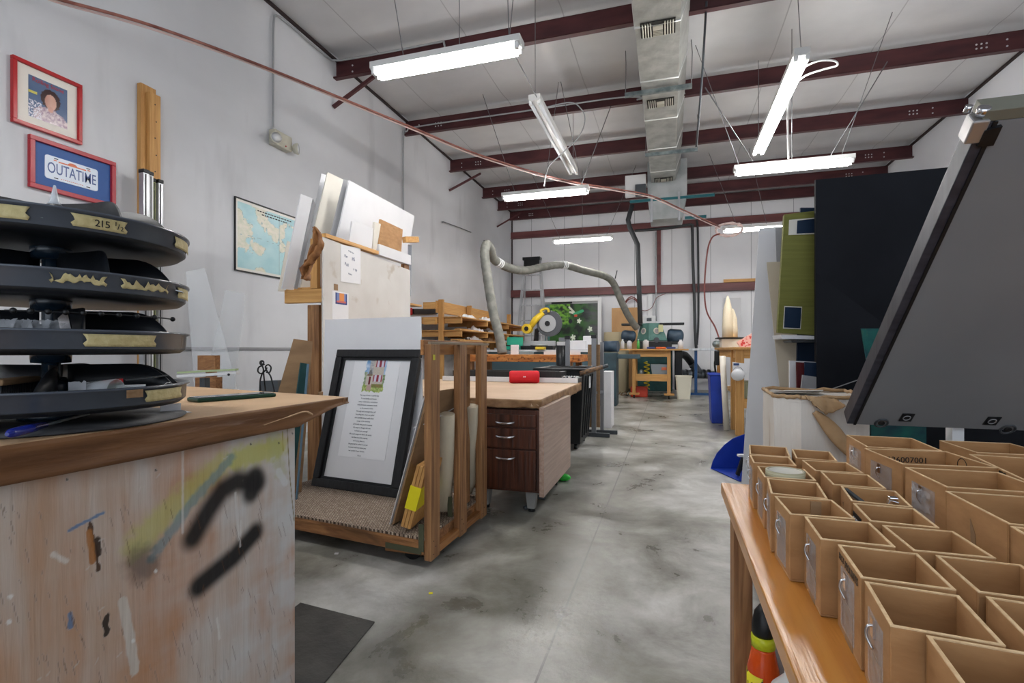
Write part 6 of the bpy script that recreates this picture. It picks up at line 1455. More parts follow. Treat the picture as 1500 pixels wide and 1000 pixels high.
# things on the saw bench
g = S(750, 487, 9.15)
gc = thing('green_tool_case', 'open green plastic tool case on the bench left of the miter saw', 'tool case', (g.x, g.y, sz))
m_tg = mat('case_green', rgb(20, 150, 120), rough=.4)
MB().box((g.x, g.y, sz+.03), (.30, .2, .06), .1).build('case_base', m_tg, gc, bevel=.008)
MB().box((g.x+.02, g.y+.12, sz+.13), (.30, .04, .2), .1, R=Matrix.Rotation(.1, 3, 'Z')@Matrix.Rotation(-.35, 3, 'X')).build('case_lid', m_tg, gc, bevel=.008)
MB().box((g.x-.02, g.y, sz+.07), (.22, .13, .03), .1).build('tool_insert', m_black, gc, bevel=.006)
for k, (px, pw, h, mm, lb, nm) in enumerate(((824, .18, .14, m_sawg, 'gray planer-like tool right of the miter saw', 'bench_tool'), (792, .16, .05, m_yel, 'low yellow tool piece in front of the miter saw', 'yellow_tool'), (845, .35, .16, m_white, 'white carton on the bench below the jungle picture', 'carton'), (864, .22, .24, m_white, 'taller white carton at the right end of the saw bench', 'carton'))):
    p = S(px, 500, 9.0 if k != 1 else 8.95)
    tag(MB().box((p.x, p.y, sz+h/2+.001), (pw, .2, h), .05).build(nm, mm, bevel=.012), lb, nm.split('_')[-1])
p = at_d(733, 517, 7.7)
# fence board on the front table
p = at_d(830, 512, 7.6); tag(MB().bb(p.x-.35, p.x+.2, p.y, p.y+.06, tz+.001, tz+.05).build('white_rail', m_white), 'long white rail lying on the thick wooden table', 'rail')
p = at_d(727, 512, 7.9); tag(MB().box((p.x+.25, 7.75, tz+.025), (.5, .25, .05)).build('gray_plate', mat('blue_gray_metal', rgb(140, 158, 164), rough=.4, metal=.4), bevel=.004), 'blue-gray metal plate beside the foot of the big hose', 'plate')
p = at_d(750, 505, 7.7); tag(MB().box((p.x, 7.5, tz+.075), (.12, .1, .15), .2).build('white_box', m_white, bevel=.004), 'small white box on the thick table right of the hose', 'box')
# big dust hose
m_hg = mat('gray_flex_hose', rgb(138, 138, 130), rgb(112, 112, 106), rough=.6, scale=(10, 10, 10), bump=.5)
hd = [(736, 518, 7.75), (731, 490, 7.8), (722, 455, 7.9), (714, 405, 8.0), (710, 372, 8.05), (713, 358, 8.15), (719, 366, 8.3), (724, 380, 8.5), (745, 392, 8.9), (770, 396, 9.3), (800, 390, 9.7), (826, 388, 10.1), (855, 396, 10.5), (885, 404, 10.9), (898, 414, 11.1), (908, 436, 11.2), (918, 458, 11.3), (928, 474, 11.35), (933, 480, 11.4)]
hpts = spline([at_d(*q) for q in hd], 8)
hs = thing('flexible_dust_hose', 'big gray flexible dust hose arching from the thick table to the green machine', 'hose', hpts[0])
MB().tube(hpts, [.072+.004*(i % 2) for i in range(len(hpts))], 16).build('hose_tube', m_hg, hs)
for q in ((826, 388, 10.1), (733, 384, 8.65)):
    c = at_d(*q); i = min(range(len(hpts)), key=lambda k: (hpts[k]-c).length); d_ = (hpts[i+1]-hpts[i]).normalized()
    for o_ in (-.05, 0, .05): MB().tube([hpts[i]+d_*(o_-.012), hpts[i]+d_*(o_+.012)], .082, 16).build('white_band', m_paper, hs)
for q, q2 in (((826, 388, 10.1), (828, 382, 10.1)), ((901, 408, 11.1), (904, 396, 11.1)), ((711, 358, 8.1), (709, 352, 8.1))):
    MB().tube([at_d(*q), at_d(*q2)], .012, 6).build('tie_end', m_bpipe, hs)
tag(MB().tube([at_d(904, 396, 11.1), at_d(1005, 262, 11.1)+V((0, 0, 0))], .003, 5).build('hose_wire', m_wire), 'thin wire holding up the big hose near the green machine', 'wire') if False else None
# ladder
dL = 12.9
lt = at_d(780, 378, dL); yl = lt.y
lad = thing('step_ladder', 'aluminum step ladder with a black top standing at the back wall', 'ladder', (lt.x, yl, 0))
zt3 = lt.z; hw = .20; hb = .42
for s in (-1, 1): MB().bar(V((lt.x+s*hw, yl, zt3-.05)), V((lt.x+s*hb, yl-.30, .0)), .03, .07, side=(1, 0, 0)).build('side_rail', m_alu, lad)
for s in (-1, 1): MB().bar(V((lt.x+s*hw, yl+.05, zt3-.05)), V((lt.x+s*hb*.9, yl+.42, .0)), .025, .04, side=(1, 0, 0)).build('rear_rail', m_alu, lad)
for k in range(1, 8):
    t = k/8.5; w_ = hw+(hb-hw)*t
    MB().bb(lt.x-w_, lt.x+w_, yl-.30*t-.045, yl-.30*t+.045, (zt3-.05)*(1-t)-.012, (zt3-.05)*(1-t)+.012).build('step', m_alu, lad)
MB().bb(lt.x-hw-.04, lt.x+hw+.02, yl-.1, yl+.12, zt3-.06, zt3+.02).build('top_cap', m_black, lad, bevel=.01)
MB().bb(lt.x-hw, lt.x+hw, yl-.09, yl-.07, zt3-.30, zt3-.06).build('black_bucket_shelf', m_black, lad)
# jungle picture leaning at back
dP = 12.6
a = at_y(792, 438, 13.1); b_ = at_y(881, 500, 13.1)
jp = thing('jungle_picture', 'green jungle picture with bird and flowers in a white frame at the back wall', 'picture', ((a.x+b_.x)/2, 13.1, b_.z))
m_wfr = mat('white_wrap_frame', rgb(226, 226, 226), rough=.5)
X0_, X1_, Z0_, Z1_ = a.x, b_.x, .96, a.z
for nm, aa in (('frame_top', (X0_, X1_, Z1_-.09, Z1_)), ('frame_left', (X0_, X0_+.09, Z0_, Z1_-.09)), ('frame_right', (X1_-.09, X1_, Z0_, Z1_-.09)), ('frame_bottom', (X0_+.09, X1_-.09, Z0_, Z0_+.09))):
    MB().bb(aa[0], aa[1], 13.07, 13.12, aa[2], aa[3]).build(nm, m_wfr, jp, bevel=.006)
def jungle(s, t):
    c = mixc(rgb(24, 34, 28)[:3], rgb(52, 96, 40)[:3], .5+1.4*fbm(s*7, t*6, 1))
    if s < .5 and t > .55: c = mixc(c, rgb(120, 176, 60)[:3], .45+1.5*fbm(s*14, t*14, 3))
    if s > .72: c = mixc(c, rgb(84, 84, 88)[:3], min(1, (s-.72)*5)*(.7+.6*fbm(s*4, t*14, 8)))
    if s < .12: c = mixc(c, rgb(90, 130, 150)[:3], .4+fbm(s*9, t*9, 5))
    for fx_, fy_, r in ((.66, .62, .06), (.86, .44, .065), (.55, .26, .07), (.63, .10, .06)):
        d = math.hypot((s-fx_)*1.4, t-fy_); an = math.atan2(t-fy_, (s-fx_)*1.4)
        if d < r*(.45+.55*abs(math.cos(an*2.5+fx_*9))): c = rgb(228, 236, 216)[:3]
    if segd((s, t), (.50, .82), (.60, .78)) < .022 or segd((s, t), (.48, .93), (.58, .80)) < .018: c = rgb(214, 216, 196)[:3]
    if segd((s, t), (.58, .78), (.72, .84)) < .028: c = rgb(60, 160, 110)[:3]
    if math.hypot(s-.60, t-.74) < .03: c = rgb(190, 70, 50)[:3]
    if math.hypot((s-.30)*1.3, t-.60) < .065 or math.hypot((s-.5)*1.3, t-.62) < .05: c = rgb(22, 26, 38)[:3]
    return (*c, 1)
painted('picture_print', (X0_+.09, 13.075, Z0_+.05), (X1_-X0_-.18, 0, 0), (0, 0, Z1_-Z0_-.20), 150, 96, jungle, attr_mat('print_satin', rough=.4), jp)
MB().bb(X0_+.09, X1_-.09, 13.085, 13.1, Z0_, Z1_-.05).build('backing', m_gray, jp)
MB().bb(X0_+.3, X0_+.85, 13.06, 13.075, Z1_-.14, Z1_-.09).build('black_strip', m_black, jp)
# things that carry it: crate stack below
tag(MB().bb(X0_-.1, X1_+.1, 12.95, 13.35, 0, .955).build('storage_cabinet', mat('pale_cabinet', rgb(214, 216, 218), rough=.6), bevel=.008), 'plain pale cabinet behind the saw bench carrying the jungle picture', 'cabinet')
# plywood sheet and curved tan sheet behind the green machine
a = at_y(896, 451, 13.25); b_ = at_y(934, 520, 13.25)
tag(MB().bb(a.x, b_.x, 13.25, 13.27, 0, a.z).build('plywood_sheet', mat('plywood_face', rgb(200, 158, 108), rgb(182, 138, 90), rough=.6, scale=(3, 3, 1.2)), bevel=.002), 'square plywood sheet standing at the back wall left of the green machine', 'plywood')
a = at_d(882, 486, 11.9); b_ = at_d(920, 486, 11.9); cx_ = (a.x+b_.x)/2; rr_ = (b_.x-a.x)/2
o = MB().lathe([(rr_, 0), (rr_, a.z), (rr_-.015, a.z), (rr_-.015, 0)], (cx_, a.y+.35, 0), 40, a0=PI*.95, a1=PI*2.05).build('curved_sheet', mat('tan_fiberboard', rgb(160, 148, 120), rough=.7)); tag(o, 'curved tan fiberboard sheet standing left of the green machine', 'curved sheet')
# ================================================================== GREEN MACHINE
dM = 11.6
def G(px, py, d=dM): return at_d(px, py, d)
gm = thing('woodworking_machine', 'large green woodworking machine with side motors below the duct pipe', 'machine', (G(955, 500).x, G(955, 500).y+.3, 0))
p0 = G(930, 500); p1 = G(985, 500); ym = p0.y
mb = MB(); h0 = G(930, 499).z; h1 = G(940, 473).z
xa1, xb1 = G(931, 499).x, G(978, 499).x; xc1, xd1 = G(938, 474).x, G(968, 474).x
xm1 = G(951, 490).x
vs = [V((xa1, ym+.25, h0)), V((xm1, ym-.05, h0)), V((xb1, ym+.15, h0)), V((xb1-.05, ym+.6, h0)), V((xa1+.05, ym+.6, h0)), V((xc1, ym+.25, h1)), V((xm1, ym+.02, h1)), V((xd1, ym+.18, h1)), V((xd1, ym+.55, h1)), V((xc1, ym+.55, h1))]
mb.add(vs, [(4, 3, 2, 1, 0), (5, 6, 7, 8, 9)]+[(i, (i+1) % 5, 5+(i+1) % 5, 5+i) for i in range(5)]); mb.build('cutter_housing', m_green, gm, bevel=.015)
for (u_, pa, pb) in ((.5, 0, 1), (.5, 1, 2)):
    lo_ = vs[pa].lerp(vs[pb], u_); hi_ = vs[5+pa].lerp(vs[5+pb], u_); c = lo_.lerp(hi_, .55); e_ = (vs[pb]-vs[pa]).normalized(); n_ = e_.cross(hi_-lo_).normalized()
    if n_.y > 0: n_ = -n_
    MB().cyl(c+n_*.002, c+n_*.012, .075, 24).build('white_dial', m_offw, gm)
    MB().cyl(c+n_*.012, c+n_*.02, .05, 20).build('dial_center', m_gray, gm)
MB().box((G(968, 481).x, ym+.05, G(968, 481).z), (.10, .02, .16)).build('yellow_plate', mat('pale_plate', rgb(210, 210, 160), rough=.5), gm)
for s, px0, px1 in ((-1, 909, 940), (1, 966, 1002)):
    a = G(px0, 474.5); b_ = G(px1, 474.5); MB().bb(a.x, b_.x, ym+.1, ym+.35, a.z-.025, a.z+.025).build('wing_shelf', m_black, gm, bevel=.01)
    c = a if s < 0 else b_
for px0, px1, mmn in ((978, 999, 'right_motor'), (911, 930, 'left_motor')):
    a = G(px0, 491); b_ = G(px1, 493); r = .16 if px0 > 950 else .13
    o = MB().tube([a+V((0, .1, 0)), a.lerp(b_, .15)+V((0, .08, 0)), a.lerp(b_, .9)+V((0, .0, 0)), b_+V((0, 0, 0))], [r*.8, r, r, r*.75], 24).build(mmn, mat('motor_blue', rgb(70, 90, 108), rgb(50, 66, 82), rough=.4, scale=(5, 5, 5)), gm)
    MB().bb(min(a.x, b_.x)+.05, max(a.x, b_.x)-.05, a.y-.06, a.y+.1, a.z-r-.05, a.z-r+.02).build('motor_foot', m_black, gm)
MB().bb(G(925, 510).x, G(985, 510).x, ym+.15, ym+.7, .05, 1.02).build('machine_base', m_greend, gm, bevel=.02)
MB().bb(G(936, 503).x, G(984, 503).x, ym-.02, ym+.6, 1.02, G(950, 500).z).build('feed_works', m_black, gm, bevel=.02)
MB().cyl((G(962, 502).x, ym-.08, G(962, 498).z), (G(962, 502).x, ym+.02, G(962, 498).z), .06, 24).build('steel_drum', m_dgrey, gm)
# infeed table of the machine, to the right with blue stand
a = G(1003, 512, 11.4); b_ = G(1055, 512, 11.4)
MB().bb(G(975, 511).x, b_.x, ym-.1, ym+.45, .98, 1.03).build('extension_table', m_alu, gm, bevel=.006)
m_bstand = mat('blue_stand', rgb(30, 74, 124), rough=.4)
px3 = G(1018, 540).x
MB().bb(px3-.03, px3+.03, ym-.02, ym+.04, .05, .98).build('stand_post', m_bstand, gm)
MB().bb(G(1010, 578).x, G(1050, 578).x, ym-.04, ym+.04, 0, .05).build('stand_foot', m_bstand, gm)
# black pulley column between base and bin
MB().bb(G(988, 530).x, G(999, 530).x, ym, ym+.3, .1, 1.0).build('gear_column', m_black, gm, bevel=.02)
tag(MB().tube([V((G(946+1*k, 0).x*0+G(948, 0).x+.06*math.cos(k*.7), ym-.14+.06*math.sin(k*.7), .12+.01*k)) for k in range(0, 62)], .012, 6).build('yellow_coil_hose', mat('yellow_hose', rgb(220, 196, 30), rough=.4)), 'coiled yellow hose hanging behind the wooden shop cart', 'coil hose')
# dust pipes on the right
m_dp = mat('spiral_pipe', rgb(128, 134, 140), rgb(96, 102, 108), rough=.35, metal=.7, scale=(30, 3, 3))
dp_ = thing('dust_branch_pipe', 'gray galvanized Y-branch dust pipe low at the back wall behind the blue stand', 'pipe', G(1020, 545, 12.3))
MB().tube(spline([G(995, 520, 12.0), G(1003, 520, 12.1), G(1012, 530, 12.3), G(1016, 537, 12.3)], 6), .09, 14).build('black_hose', m_black, dp_)
MB().cyl(G(1014, 532, 12.3), G(1026, 549, 12.3), .10, 16).build('branch_arm', m_dp, dp_)
MB().cyl(G(994, 547, 12.3), G(1046, 549, 12.3), .10, 18).build('main_run', m_dp, dp_)
for px in (1004, 1012, 1030, 1037): MB().cyl(G(px, 547.5, 12.3), G(px+2.5, 547.5, 12.3), .112, 18).build('band_clamp', m_black, dp_)
MB().cyl(G(1042, 549, 12.3), G(1042, 580, 12.3), .03, 8).build('support_leg', m_dgrey, dp_)
# electric trunk and thermostat box on the back wall
a = at_y(949, 426, YB-.06); b_ = at_y(956, 464, YB-.06); c = at_y(941, 463, YB-.1); d = at_y(961, 473, YB-.1)
et = thing('thermostat_box', 'white thermostat box below a white vertical wire cover on the back wall', 'thermostat', ((a.x+b_.x)/2, YB-.05, d.z))
MB().bb(a.x, b_.x, YB-.06, YB-.001, b_.z, a.z).build('wire_cover', m_whitep, et, bevel=.004)
MB().bb(c.x, d.x, YB-.12, YB-.001, d.z, c.z).build('box_body', m_whitep, et, bevel=.01)
MB().bb((c.x+d.x)/2-.06, (c.x+d.x)/2+.06, YB-.125, YB-.12, d.z+.05, c.z-.05).build('display', m_dgrey, et)
# hoses looped at the back wall
c = at_y(925, 458, YB-.15); tag(MB().tube([c+V((.22*math.cos(t), .02*math.sin(3*t), .42*math.sin(t)-.04*t/6)) for t in [i*PI/10 for i in range(0, 38)]], .014, 6).build('looped_hose', mat('redbrown_hose', rgb(150, 72, 66))), 'thin red hose looped on the back wall above the plywood sheet', 'hose')
pipe('red_cable', 'thin red cable sagging on the back wall between the loops and the column', 'cable', [at_y(934, 452, YB-.12), at_y(945, 455, YB-.12), at_y(955, 450, YB-.12), at_y(962, 436, YB-.12), at_y(975, 430, YB-.12)], .008, mat('redbrown_hose', rgb(150, 72, 66)))
# cables on the floor left of the cart
for k in range(5):
    pp = [at_z(900+6*k+rnd.uniform(-6, 6), 566+rnd.uniform(0, 12), .02) for _ in range(6)]
    for j, q in enumerate(pp): q.z = .012
    pipe('floor_cable', 'black power cable tangled on the floor left of the wooden shop cart', 'cable', pp, .012, m_black if k != 2 else m_cardt, group='cables tangled on the floor by the shop cart')
# left stationary tool (teal gray) behind the stand
p = at_d(893, 540, 9.0)
sm_ = thing('stationary_tool', 'blue-gray stationary tool with a motor behind the gray stand', 'machine', (p.x-.05, p.y+.2, 0))
MB().bb(p.x-.22, p.x+.12, p.y, p.y+.4, 0, .95).build('tool_base', mat('slate_teal', rgb(60, 84, 92), rgb(44, 62, 70), rough=.5, scale=(4, 4, 4)), sm_, bevel=.02)
MB().cyl((p.x-.12, p.y+.15, 1.06), (p.x+.14, p.y+.1, 1.06), .10, 22).build('motor', mat('motor_blue', rgb(70, 90, 108)), sm_)
MB().bb(p.x-.02, p.x+.52, p.y+.1, p.y+.2, .84, .92).build('guide_arm', mat('slate_teal', rgb(60, 84, 92)), sm_, bevel=.01)
# ================================================================== SHOP CART WITH CASTERS
dC = 10.35
def Cp(px, py, d=dC): return at_d(px, py, d)
sc1 = thing('shop_cart', 'wooden rolling shop cart with a lower shelf in front of the green machine', 'cart', (Cp(952, 580).x, Cp(952, 580).y+.3, 0))
x0, x1 = Cp(925.5, 540).x, Cp(982.5, 540).x; yc0 = Cp(952, 540).y; yc1 = yc0+.62
ztc2 = .985
MB().bb(Cp(901, 513).x, Cp(1008, 513).x, yc0-.12, yc1+.1, ztc2, ztc2+.03).build('cart_top', m_pinex, sc1, bevel=.004)
for x_ in (x0, x1-.07):
    for y_ in (yc0, yc1-.07):
        o = MB().bb(x_, x_+.07, y_, y_+.07, .10, ztc2).build('leg', m_pinez, sc1, bevel=.004)
        MB().cyl((x_+.02, y_+.035, .04), (x_+.05, y_+.035, .04), .04, 16).build('caster', m_black, o)
MB().bb(x0+.07, x1-.07, yc0+.01, yc0+.045, ztc2-.13, ztc2).build('top_apron', m_pinex, sc1, bevel=.003)
MB().bb(x0+.07, x1-.07, yc0+.01, yc0+.045, .36, .50).build('shelf_apron', m_pinex, sc1, bevel=.003)
MB().bb(x0+.02, x1-.02, yc0+.046, yc1-.01, .43, .45).build('lower_shelf', m_piney, sc1)
for x_ in (x0-.06, x1-.13): MB().bb(x_, x_+.20, yc0-.02, yc0+.09, .075, .115).build('caster_block', m_pinex, sc1, bevel=.003)
p = Cp(968, 558, 10.7); bb2 = thing('clear_bin', 'clear plastic bin with an orange label on the lower shelf of the shop cart', 'bin', (p.x, yc0+.3, .451))
MB().prism([V((p.x-.16, yc0+.15, .452)), V((p.x+.16, yc0+.15, .452)), V((p.x+.20, yc0+.13, .70)), V((p.x-.20, yc0+.13, .70))], (0, .35, 0)).build('bin_body', mat('clear_bin_plastic', rgb(170, 180, 186), rough=.2, alpha=.7), bb2, bevel=.005)
MB().bb(p.x+.02, p.x+.12, yc0+.125, yc0+.13, .58, .64).build('label', m_or, bb2)
p = Cp(939, 560, 10.5); tag(MB().lathe([(.001, 0), (.06, 0), (.05, .09), (.03, .13), (.001, .14)], (p.x, yc0+.2, .452), 16).build('silver_can', m_galv), 'small silver container on the left of the lower cart shelf', 'can')
p = Cp(935, 572, 10.9); tag(MB().bb(p.x-.15, p.x+.2, yc0+.3, yc0+.5, 0, .22).build('red_toolbox', mat('red_case', rgb(196, 66, 44), rough=.4), bevel=.02), 'red case on the floor under the shop cart', 'case')
ztop = ztc2+.031
for px, r, h, mm, nm, lb in ((912, .035, .20, m_whitep, 'white_bottle', 'small white bottle at the left end of the shop cart top'), (935, .03, .20, mat('green_label', rgb(90, 180, 90), rough=.4), 'green_bottle', 'bottle with a green label on the shop cart top'), (922, .05, .17, m_white, 'white_tub', 'white tub second from the left on the shop cart top'), (946, .06, .19, m_white, 'white_tub', 'white tub just right of the green-labelled bottle'), (997, .055, .19, m_whitep, 'spray_bottle', 'white spray bottle near the right end of the shop cart top')):
    p = Cp(px, 505, 10.45)
    t = thing(nm, lb, 'bottle' if 'bottle' in nm else 'tub', (p.x, p.y, ztop))
    MB().lathe([(.001, 0), (r, 0), (r, h*.7), (r*.5 if 'bottle' in nm else r*.95, h*.85), (r*.4 if 'bottle' in nm else r*.95, h*.9), (.001, h*.9)], (p.x, p.y, ztop), 20).build('body', mm, t)
    MB().lathe([(.001, h*.9), (r*.5, h*.9), (r*.5, h), (.001, h)], (p.x, p.y, ztop), 16).build('cap', m_paper, t)
for px, w_, mm, lb in ((953, .16, mat('blue_tool', rgb(50, 70, 130), rough=.4), 'blue hand tool lying on the shop cart top'), (968, .20, mat('orange_tool', rgb(214, 100, 40), rough=.4), 'orange hand tool lying mid shop cart top'), (983, .18, mat('blue_tool', rgb(50, 70, 130)), 'dark blue clamp lying right of the orange tool')):
    p = Cp(px, 510, 10.4); tag(MB().box((p.x, p.y, ztop+.021), (w_, .06, .04), .2).build('hand_tool', mm, bevel=.015), lb, 'tool')
# waste bin
p = at_d(1001.5, 585, 10.2); wbn = thing('waste_bin', 'cream plastic waste bin on the floor right of the shop cart', 'waste bin', (p.x, p.y+.14, 0))
m_cr = mat('cream_plastic', rgb(226, 222, 204), rough=.45)
def ringr(w, d, z, r=.04):
    out = []
    for cx2, cy2, a0 in ((w-r, d-r, 0), (-w+r, d-r, PI/2), (-w+r, -d+r, PI), (w-r, -d+r, 1.5*PI)):
        for k in range(5): a = a0+k*PI/8; out.append(V((p.x+cx2+r*math.cos(a), p.y+.14+cy2+r*math.sin(a), z)))
    return out
mb = MB(); R_ = [ringr(.125, .10, .001), ringr(.155, .135, .45), ringr(.165, .145, .45), ringr(.165, .145, .475), ringr(.150, .13, .475), ringr(.115, .09, .02)]
vs = [q for r in R_ for q in r]; nn_ = 20
mb.add(vs, [(i*nn_+k, i*nn_+(k+1) % nn_, (i+1)*nn_+(k+1) % nn_, (i+1)*nn_+k) for i in range(5) for k in range(nn_)]+[list(range(nn_))[::-1], [5*nn_+k for k in range(nn_)]]); mb.build('bin_body', m_cr, wbn)
# ================================================================== FAR RIGHT BENCH
RBX = .735; fy0 = at_z(1081, 638, 0).y
fb_ = thing('far_workbench', 'pine workbench at the right of the aisle, half hidden by the tall white board', 'workbench', (RBX+.4, fy0+1.1, 0))
fz = 1.03; FY1_ = fy0+2.6
MB().bb(RBX-.03, RBX+.9, fy0-.03, FY1_, fz-.03, fz).build('bench_top', m_piney, fb_, bevel=.004)
for y_ in (fy0, fy0+.45, fy0+2.4): MB().bb(RBX, RBX+.09, y_, y_+.09, 0, fz-.03).build('leg', m_pinez, fb_, bevel=.004)
for y_ in (fy0, fy0+2.4): MB().bb(RBX+.78, RBX+.87, y_, y_+.09, 0, fz-.03).build('rear_leg', m_pinez, fb_, bevel=.004)
MB().bb(RBX+.02, RBX+.06, fy0+.1, fy0+2.4, fz-.13, fz-.03).build('side_apron', m_piney, fb_)
MB().bb(RBX+.09, RBX+.78, fy0+.01, fy0+.05, fz-.13, fz-.03).build('end_apron', m_pinex, fb_)
MB().bb(RBX+.09, RBX+.78, fy0+.01, fy0+.05, .32, .42).build('shelf_apron', m_pinex, fb_)
MB().bb(RBX+.09, RBX+.86, fy0+.05, fy0+2.4, .40, .42).build('lower_shelf', m_piney, fb_)
p = at_d(1088, 585, 6.0); tag(MB().bb(RBX+.11, RBX+.5, fy0+.12, fy0+.5, .421, .62).build('clear_tub', mat('greenish_tub', rgb(160, 168, 140), rough=.4), bevel=.01), 'greenish plastic tub on the lower shelf of the far bench', 'tub')
# blue bin
p0 = at_z(1069, 621, 0); xb2 = RBX-.04
bbn = thing('blue_recycling_bin', 'tall narrow blue bin standing beside the far bench', 'bin', (xb2-.08, p0.y+.1, 0))
a = at_d(1056, 622, 6.9); b_ = at_d(1069, 622, 6.75)
yq = a.y-.05
mb = MB(); mb.add([V((RBX-.19, yq, 0)), V((RBX-.05, yq, 0)), V((RBX-.05, yq+.38, 0)), V((RBX-.19, yq+.38, 0)), V((RBX-.215, yq-.02, .66)), V((RBX-.04, yq-.02, .66)), V((RBX-.04, yq+.42, .66)), V((RBX-.215, yq+.42, .66))], [(3, 2, 1, 0), (0, 1, 5, 4), (1, 2, 6, 5), (2, 3, 7, 6), (3, 0, 4, 7), (4, 5, 6, 7)]); mb.build('bin_body', m_blue, bbn, bevel=.012)
MB().tube([V((RBX-.215, yq-.02, .66)), V((RBX-.04, yq-.02, .66)), V((RBX-.04, yq+.42, .66)), V((RBX-.215, yq+.42, .66))], .014, 8, closed=True).build('bin_rim', m_blue, bbn)
# respirator pack on the bench end
rp = at_d(1083, 545, 5.72); yr = fy0-.035
q0 = at_y(1073, 530, yr); q1 = at_y(1095, 552, yr); zz1 = q0.z
rsp = thing('dust_mask_pack', 'white dust mask on a printed card hanging at the end of the far bench', 'dust mask', (q0.x, yr, q1.z))
MB().prism([V((q0.x-.0, yr, zz1)), V((q1.x, yr, zz1-.02)), V((q1.x-.01, yr, q1.z+.05)), V((q0.x, yr, q1.z+.05))], (0, .004, 0)).build('card', m_paper, rsp)
MB().bb(q0.x+.01, q0.x+.07, yr-.003, yr, zz1-.04, zz1-.015).build('blue_print', mat('label_blue', rgb(50, 74, 120)), rsp)
cm = at_y(1081, 549, yr-.02)
MB().sphere(cm, .075, 12, sc=(1, .6, .9)).build('mask_cup', m_white, rsp)
MB().tube([cm+V((.06*math.cos(t), .0, .085*math.sin(t)+.01)) for t in [i*PI/8 for i in range(9)]], .003, 6).build('strap', m_gray, rsp)
# rolled tube and papers leaning beside the blue bin
q = at_d(1066, 540, 6.55); rt_ = thing('paper_tube', 'pale paper tube standing between the blue bin and the far bench leg', 'paper tube', (RBX-.03, fy0+.62, 0))
MB().cyl((RBX-.06, fy0+.38, .0), (RBX-.10, fy0+.48, .92), .035, 16).build('rolled_paper', m_offw, rt_)
# cream cones and case on top
p = at_d(1066, 495, 7.4); cn = thing('cream_cone', 'tall cream pointed cover standing on a box on the far bench', 'cone cover', (p.x, p.y, fz))
p2 = at_d(1071, 495, 7.5)
tag(MB().bb(p2.x-.14, p2.x+.18, p2.y-.1, p2.y+.25, fz+.001, fz+.13).build('cream_case', m_offw, bevel=.01), 'cream case with a black lid edge on the far bench under the pointed cover', 'case')
tag(MB().bb(p2.x-.20, p2.x+.20, p2.y-.12, p2.y+.27, fz+.131, fz+.15).build('black_tray', m_black, bevel=.003), 'black tray lying on the cream case on the far bench', 'tray')
zc2 = fz+.151
cn.location = (p.x, p.y, zc2)
for dx, hh, rr2, nm in ((0, .60, .075, 'front_cone'), (.07, .42, .07, 'side_fold')):
    MB().lathe([(rr2, 0), (rr2*1.02, hh*.25), (rr2*.85, hh*.65), (rr2*.4, hh*.9), (.008, hh), (.001, hh)], (p.x+dx, p.y+dx*.6, zc2), 16).build(nm, mat('cream_fabric', rgb(224, 214, 190), rgb(206, 194, 168), rough=.8, scale=(8, 8, 2)), cn)
a = at_y(1083, 436, YB-.1); b_ = at_y(1120, 500, YB-.1)
tag(MB().bb(a.x-.35, a.x+.02, YB-.14, YB-.12, 0, a.z).build('pale_sheet', mat('pale_panel', rgb(210, 210, 212), rough=.6), bevel=.002), 'tall pale panel leaning on the back wall behind the cream cone', 'sheet')
p = at_d(1093, 500, 6.6); tag(MB().bar(V((p.x-.08, p.y, fz+.01)), V((p.x+.1, p.y+.02, fz+.12)), .02, .14).build('red_striped_scrap', mat('red_white_scrap', rgb(226, 180, 176), rgb(200, 60, 60), rough=.6, scale=(30, 30, 30), lo=.55, hi=.6)), 'pink and red printed scrap on the far bench near the white board', 'scrap')
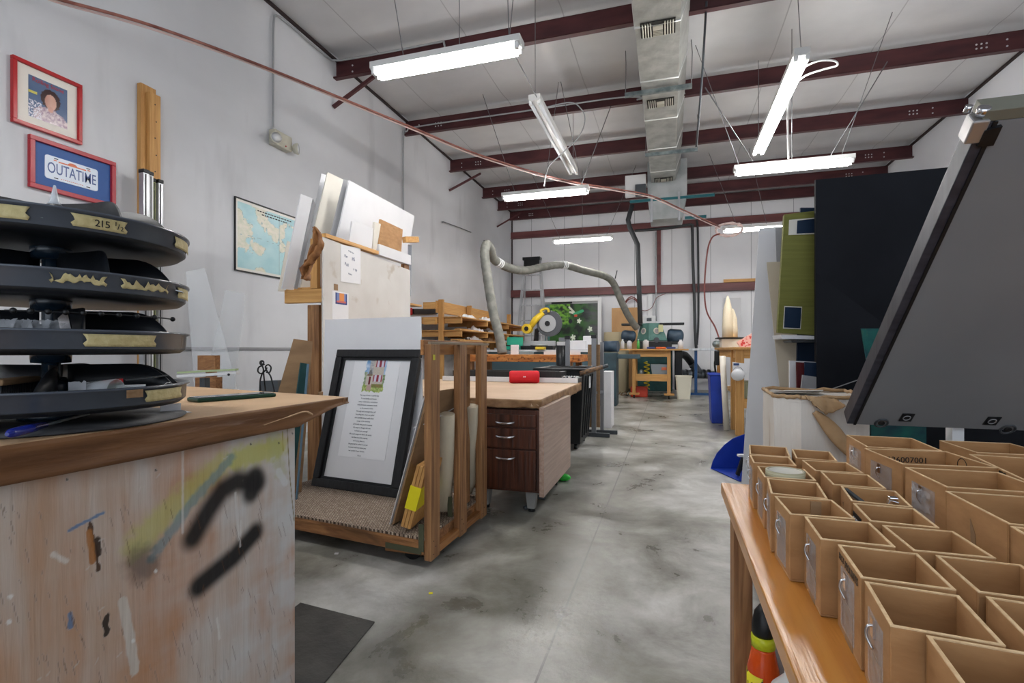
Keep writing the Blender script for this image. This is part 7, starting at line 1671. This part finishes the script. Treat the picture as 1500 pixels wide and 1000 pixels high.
# small vise/valve at the bench corner
p = at_d(1049, 502, 8.2); tag(MB().cyl(V((p.x, p.y, fz+.06)), V((p.x+.16, p.y+.02, fz+.06)), .055, 16).sphere(V((p.x, p.y, fz+.06)), .06, 8).build('elbow_pipe', m_galv), 'gray pipe elbow at the far corner of the far bench', 'pipe elbow')
# hoses, tools hanging at the bench side + yellow rope bundle
c = at_d(1049, 570, 7.5)
hg_ = thing('hanging_tools', 'black air gun and cords hanging at the far bench side', 'hanging tools', (c.x, c.y, .6))
MB().tube(spline([at_d(1050, 520, 7.5), at_d(1047, 532, 7.5), at_d(1049, 548, 7.5), at_d(1053, 556, 7.5), at_d(1056, 560, 7.4)], 6), .014, 8).build('black_cord', m_black, hg_)
MB().box(at_d(1050, 524, 7.5), (.07, .06, .22)).build('air_gun', m_black, hg_, bevel=.015)
yr_ = thing('yellow_rope', 'bunch of yellow rope hanging low left of the blue bin', 'rope', at_d(1049, 578, 7.3))
rnd = random.Random(8); c = at_d(1049, 576, 7.3); 
MB().tube(spline([c+V((rnd.uniform(-.06, .06), rnd.uniform(-.05, .05), rnd.uniform(-.12, .08))) for _ in range(22)], 5), .010, 6).build('rope_strands', mat('yellow_hose', rgb(220, 196, 30)), yr_)
MB().tube([c+V((.0, 0, -.05)), V((c.x+.03, c.y, .03))], .03, 8).build('black_handle', m_black, yr_)
# ================================================================== CAMERA, WORLD, COLOUR
cd = bpy.data.cameras.new('camera'); cam = bpy.data.objects.new('camera', cd); COL.objects.link(cam)
cam.location = CAM; cam.rotation_euler = (PI/2, 0, YAW)
cd.sensor_width = 36; cd.lens = 36*F/1500.0; cd.shift_y = 12/1500.0; cd.clip_start = .02
SC.camera = cam
w = bpy.data.worlds.new('daylight'); w.use_nodes = True; SC.world = w
bg = w.node_tree.nodes['Background']; bg.inputs['Color'].default_value = (.80, .89, 1.0, 1); bg.inputs['Strength'].default_value = 0.9
SC.view_settings.view_transform = 'Standard'; SC.view_settings.look = 'None'; SC.view_settings.gamma = 1.0
SC.view_settings.use_curve_mapping = False; SC.view_settings.exposure = 1.28
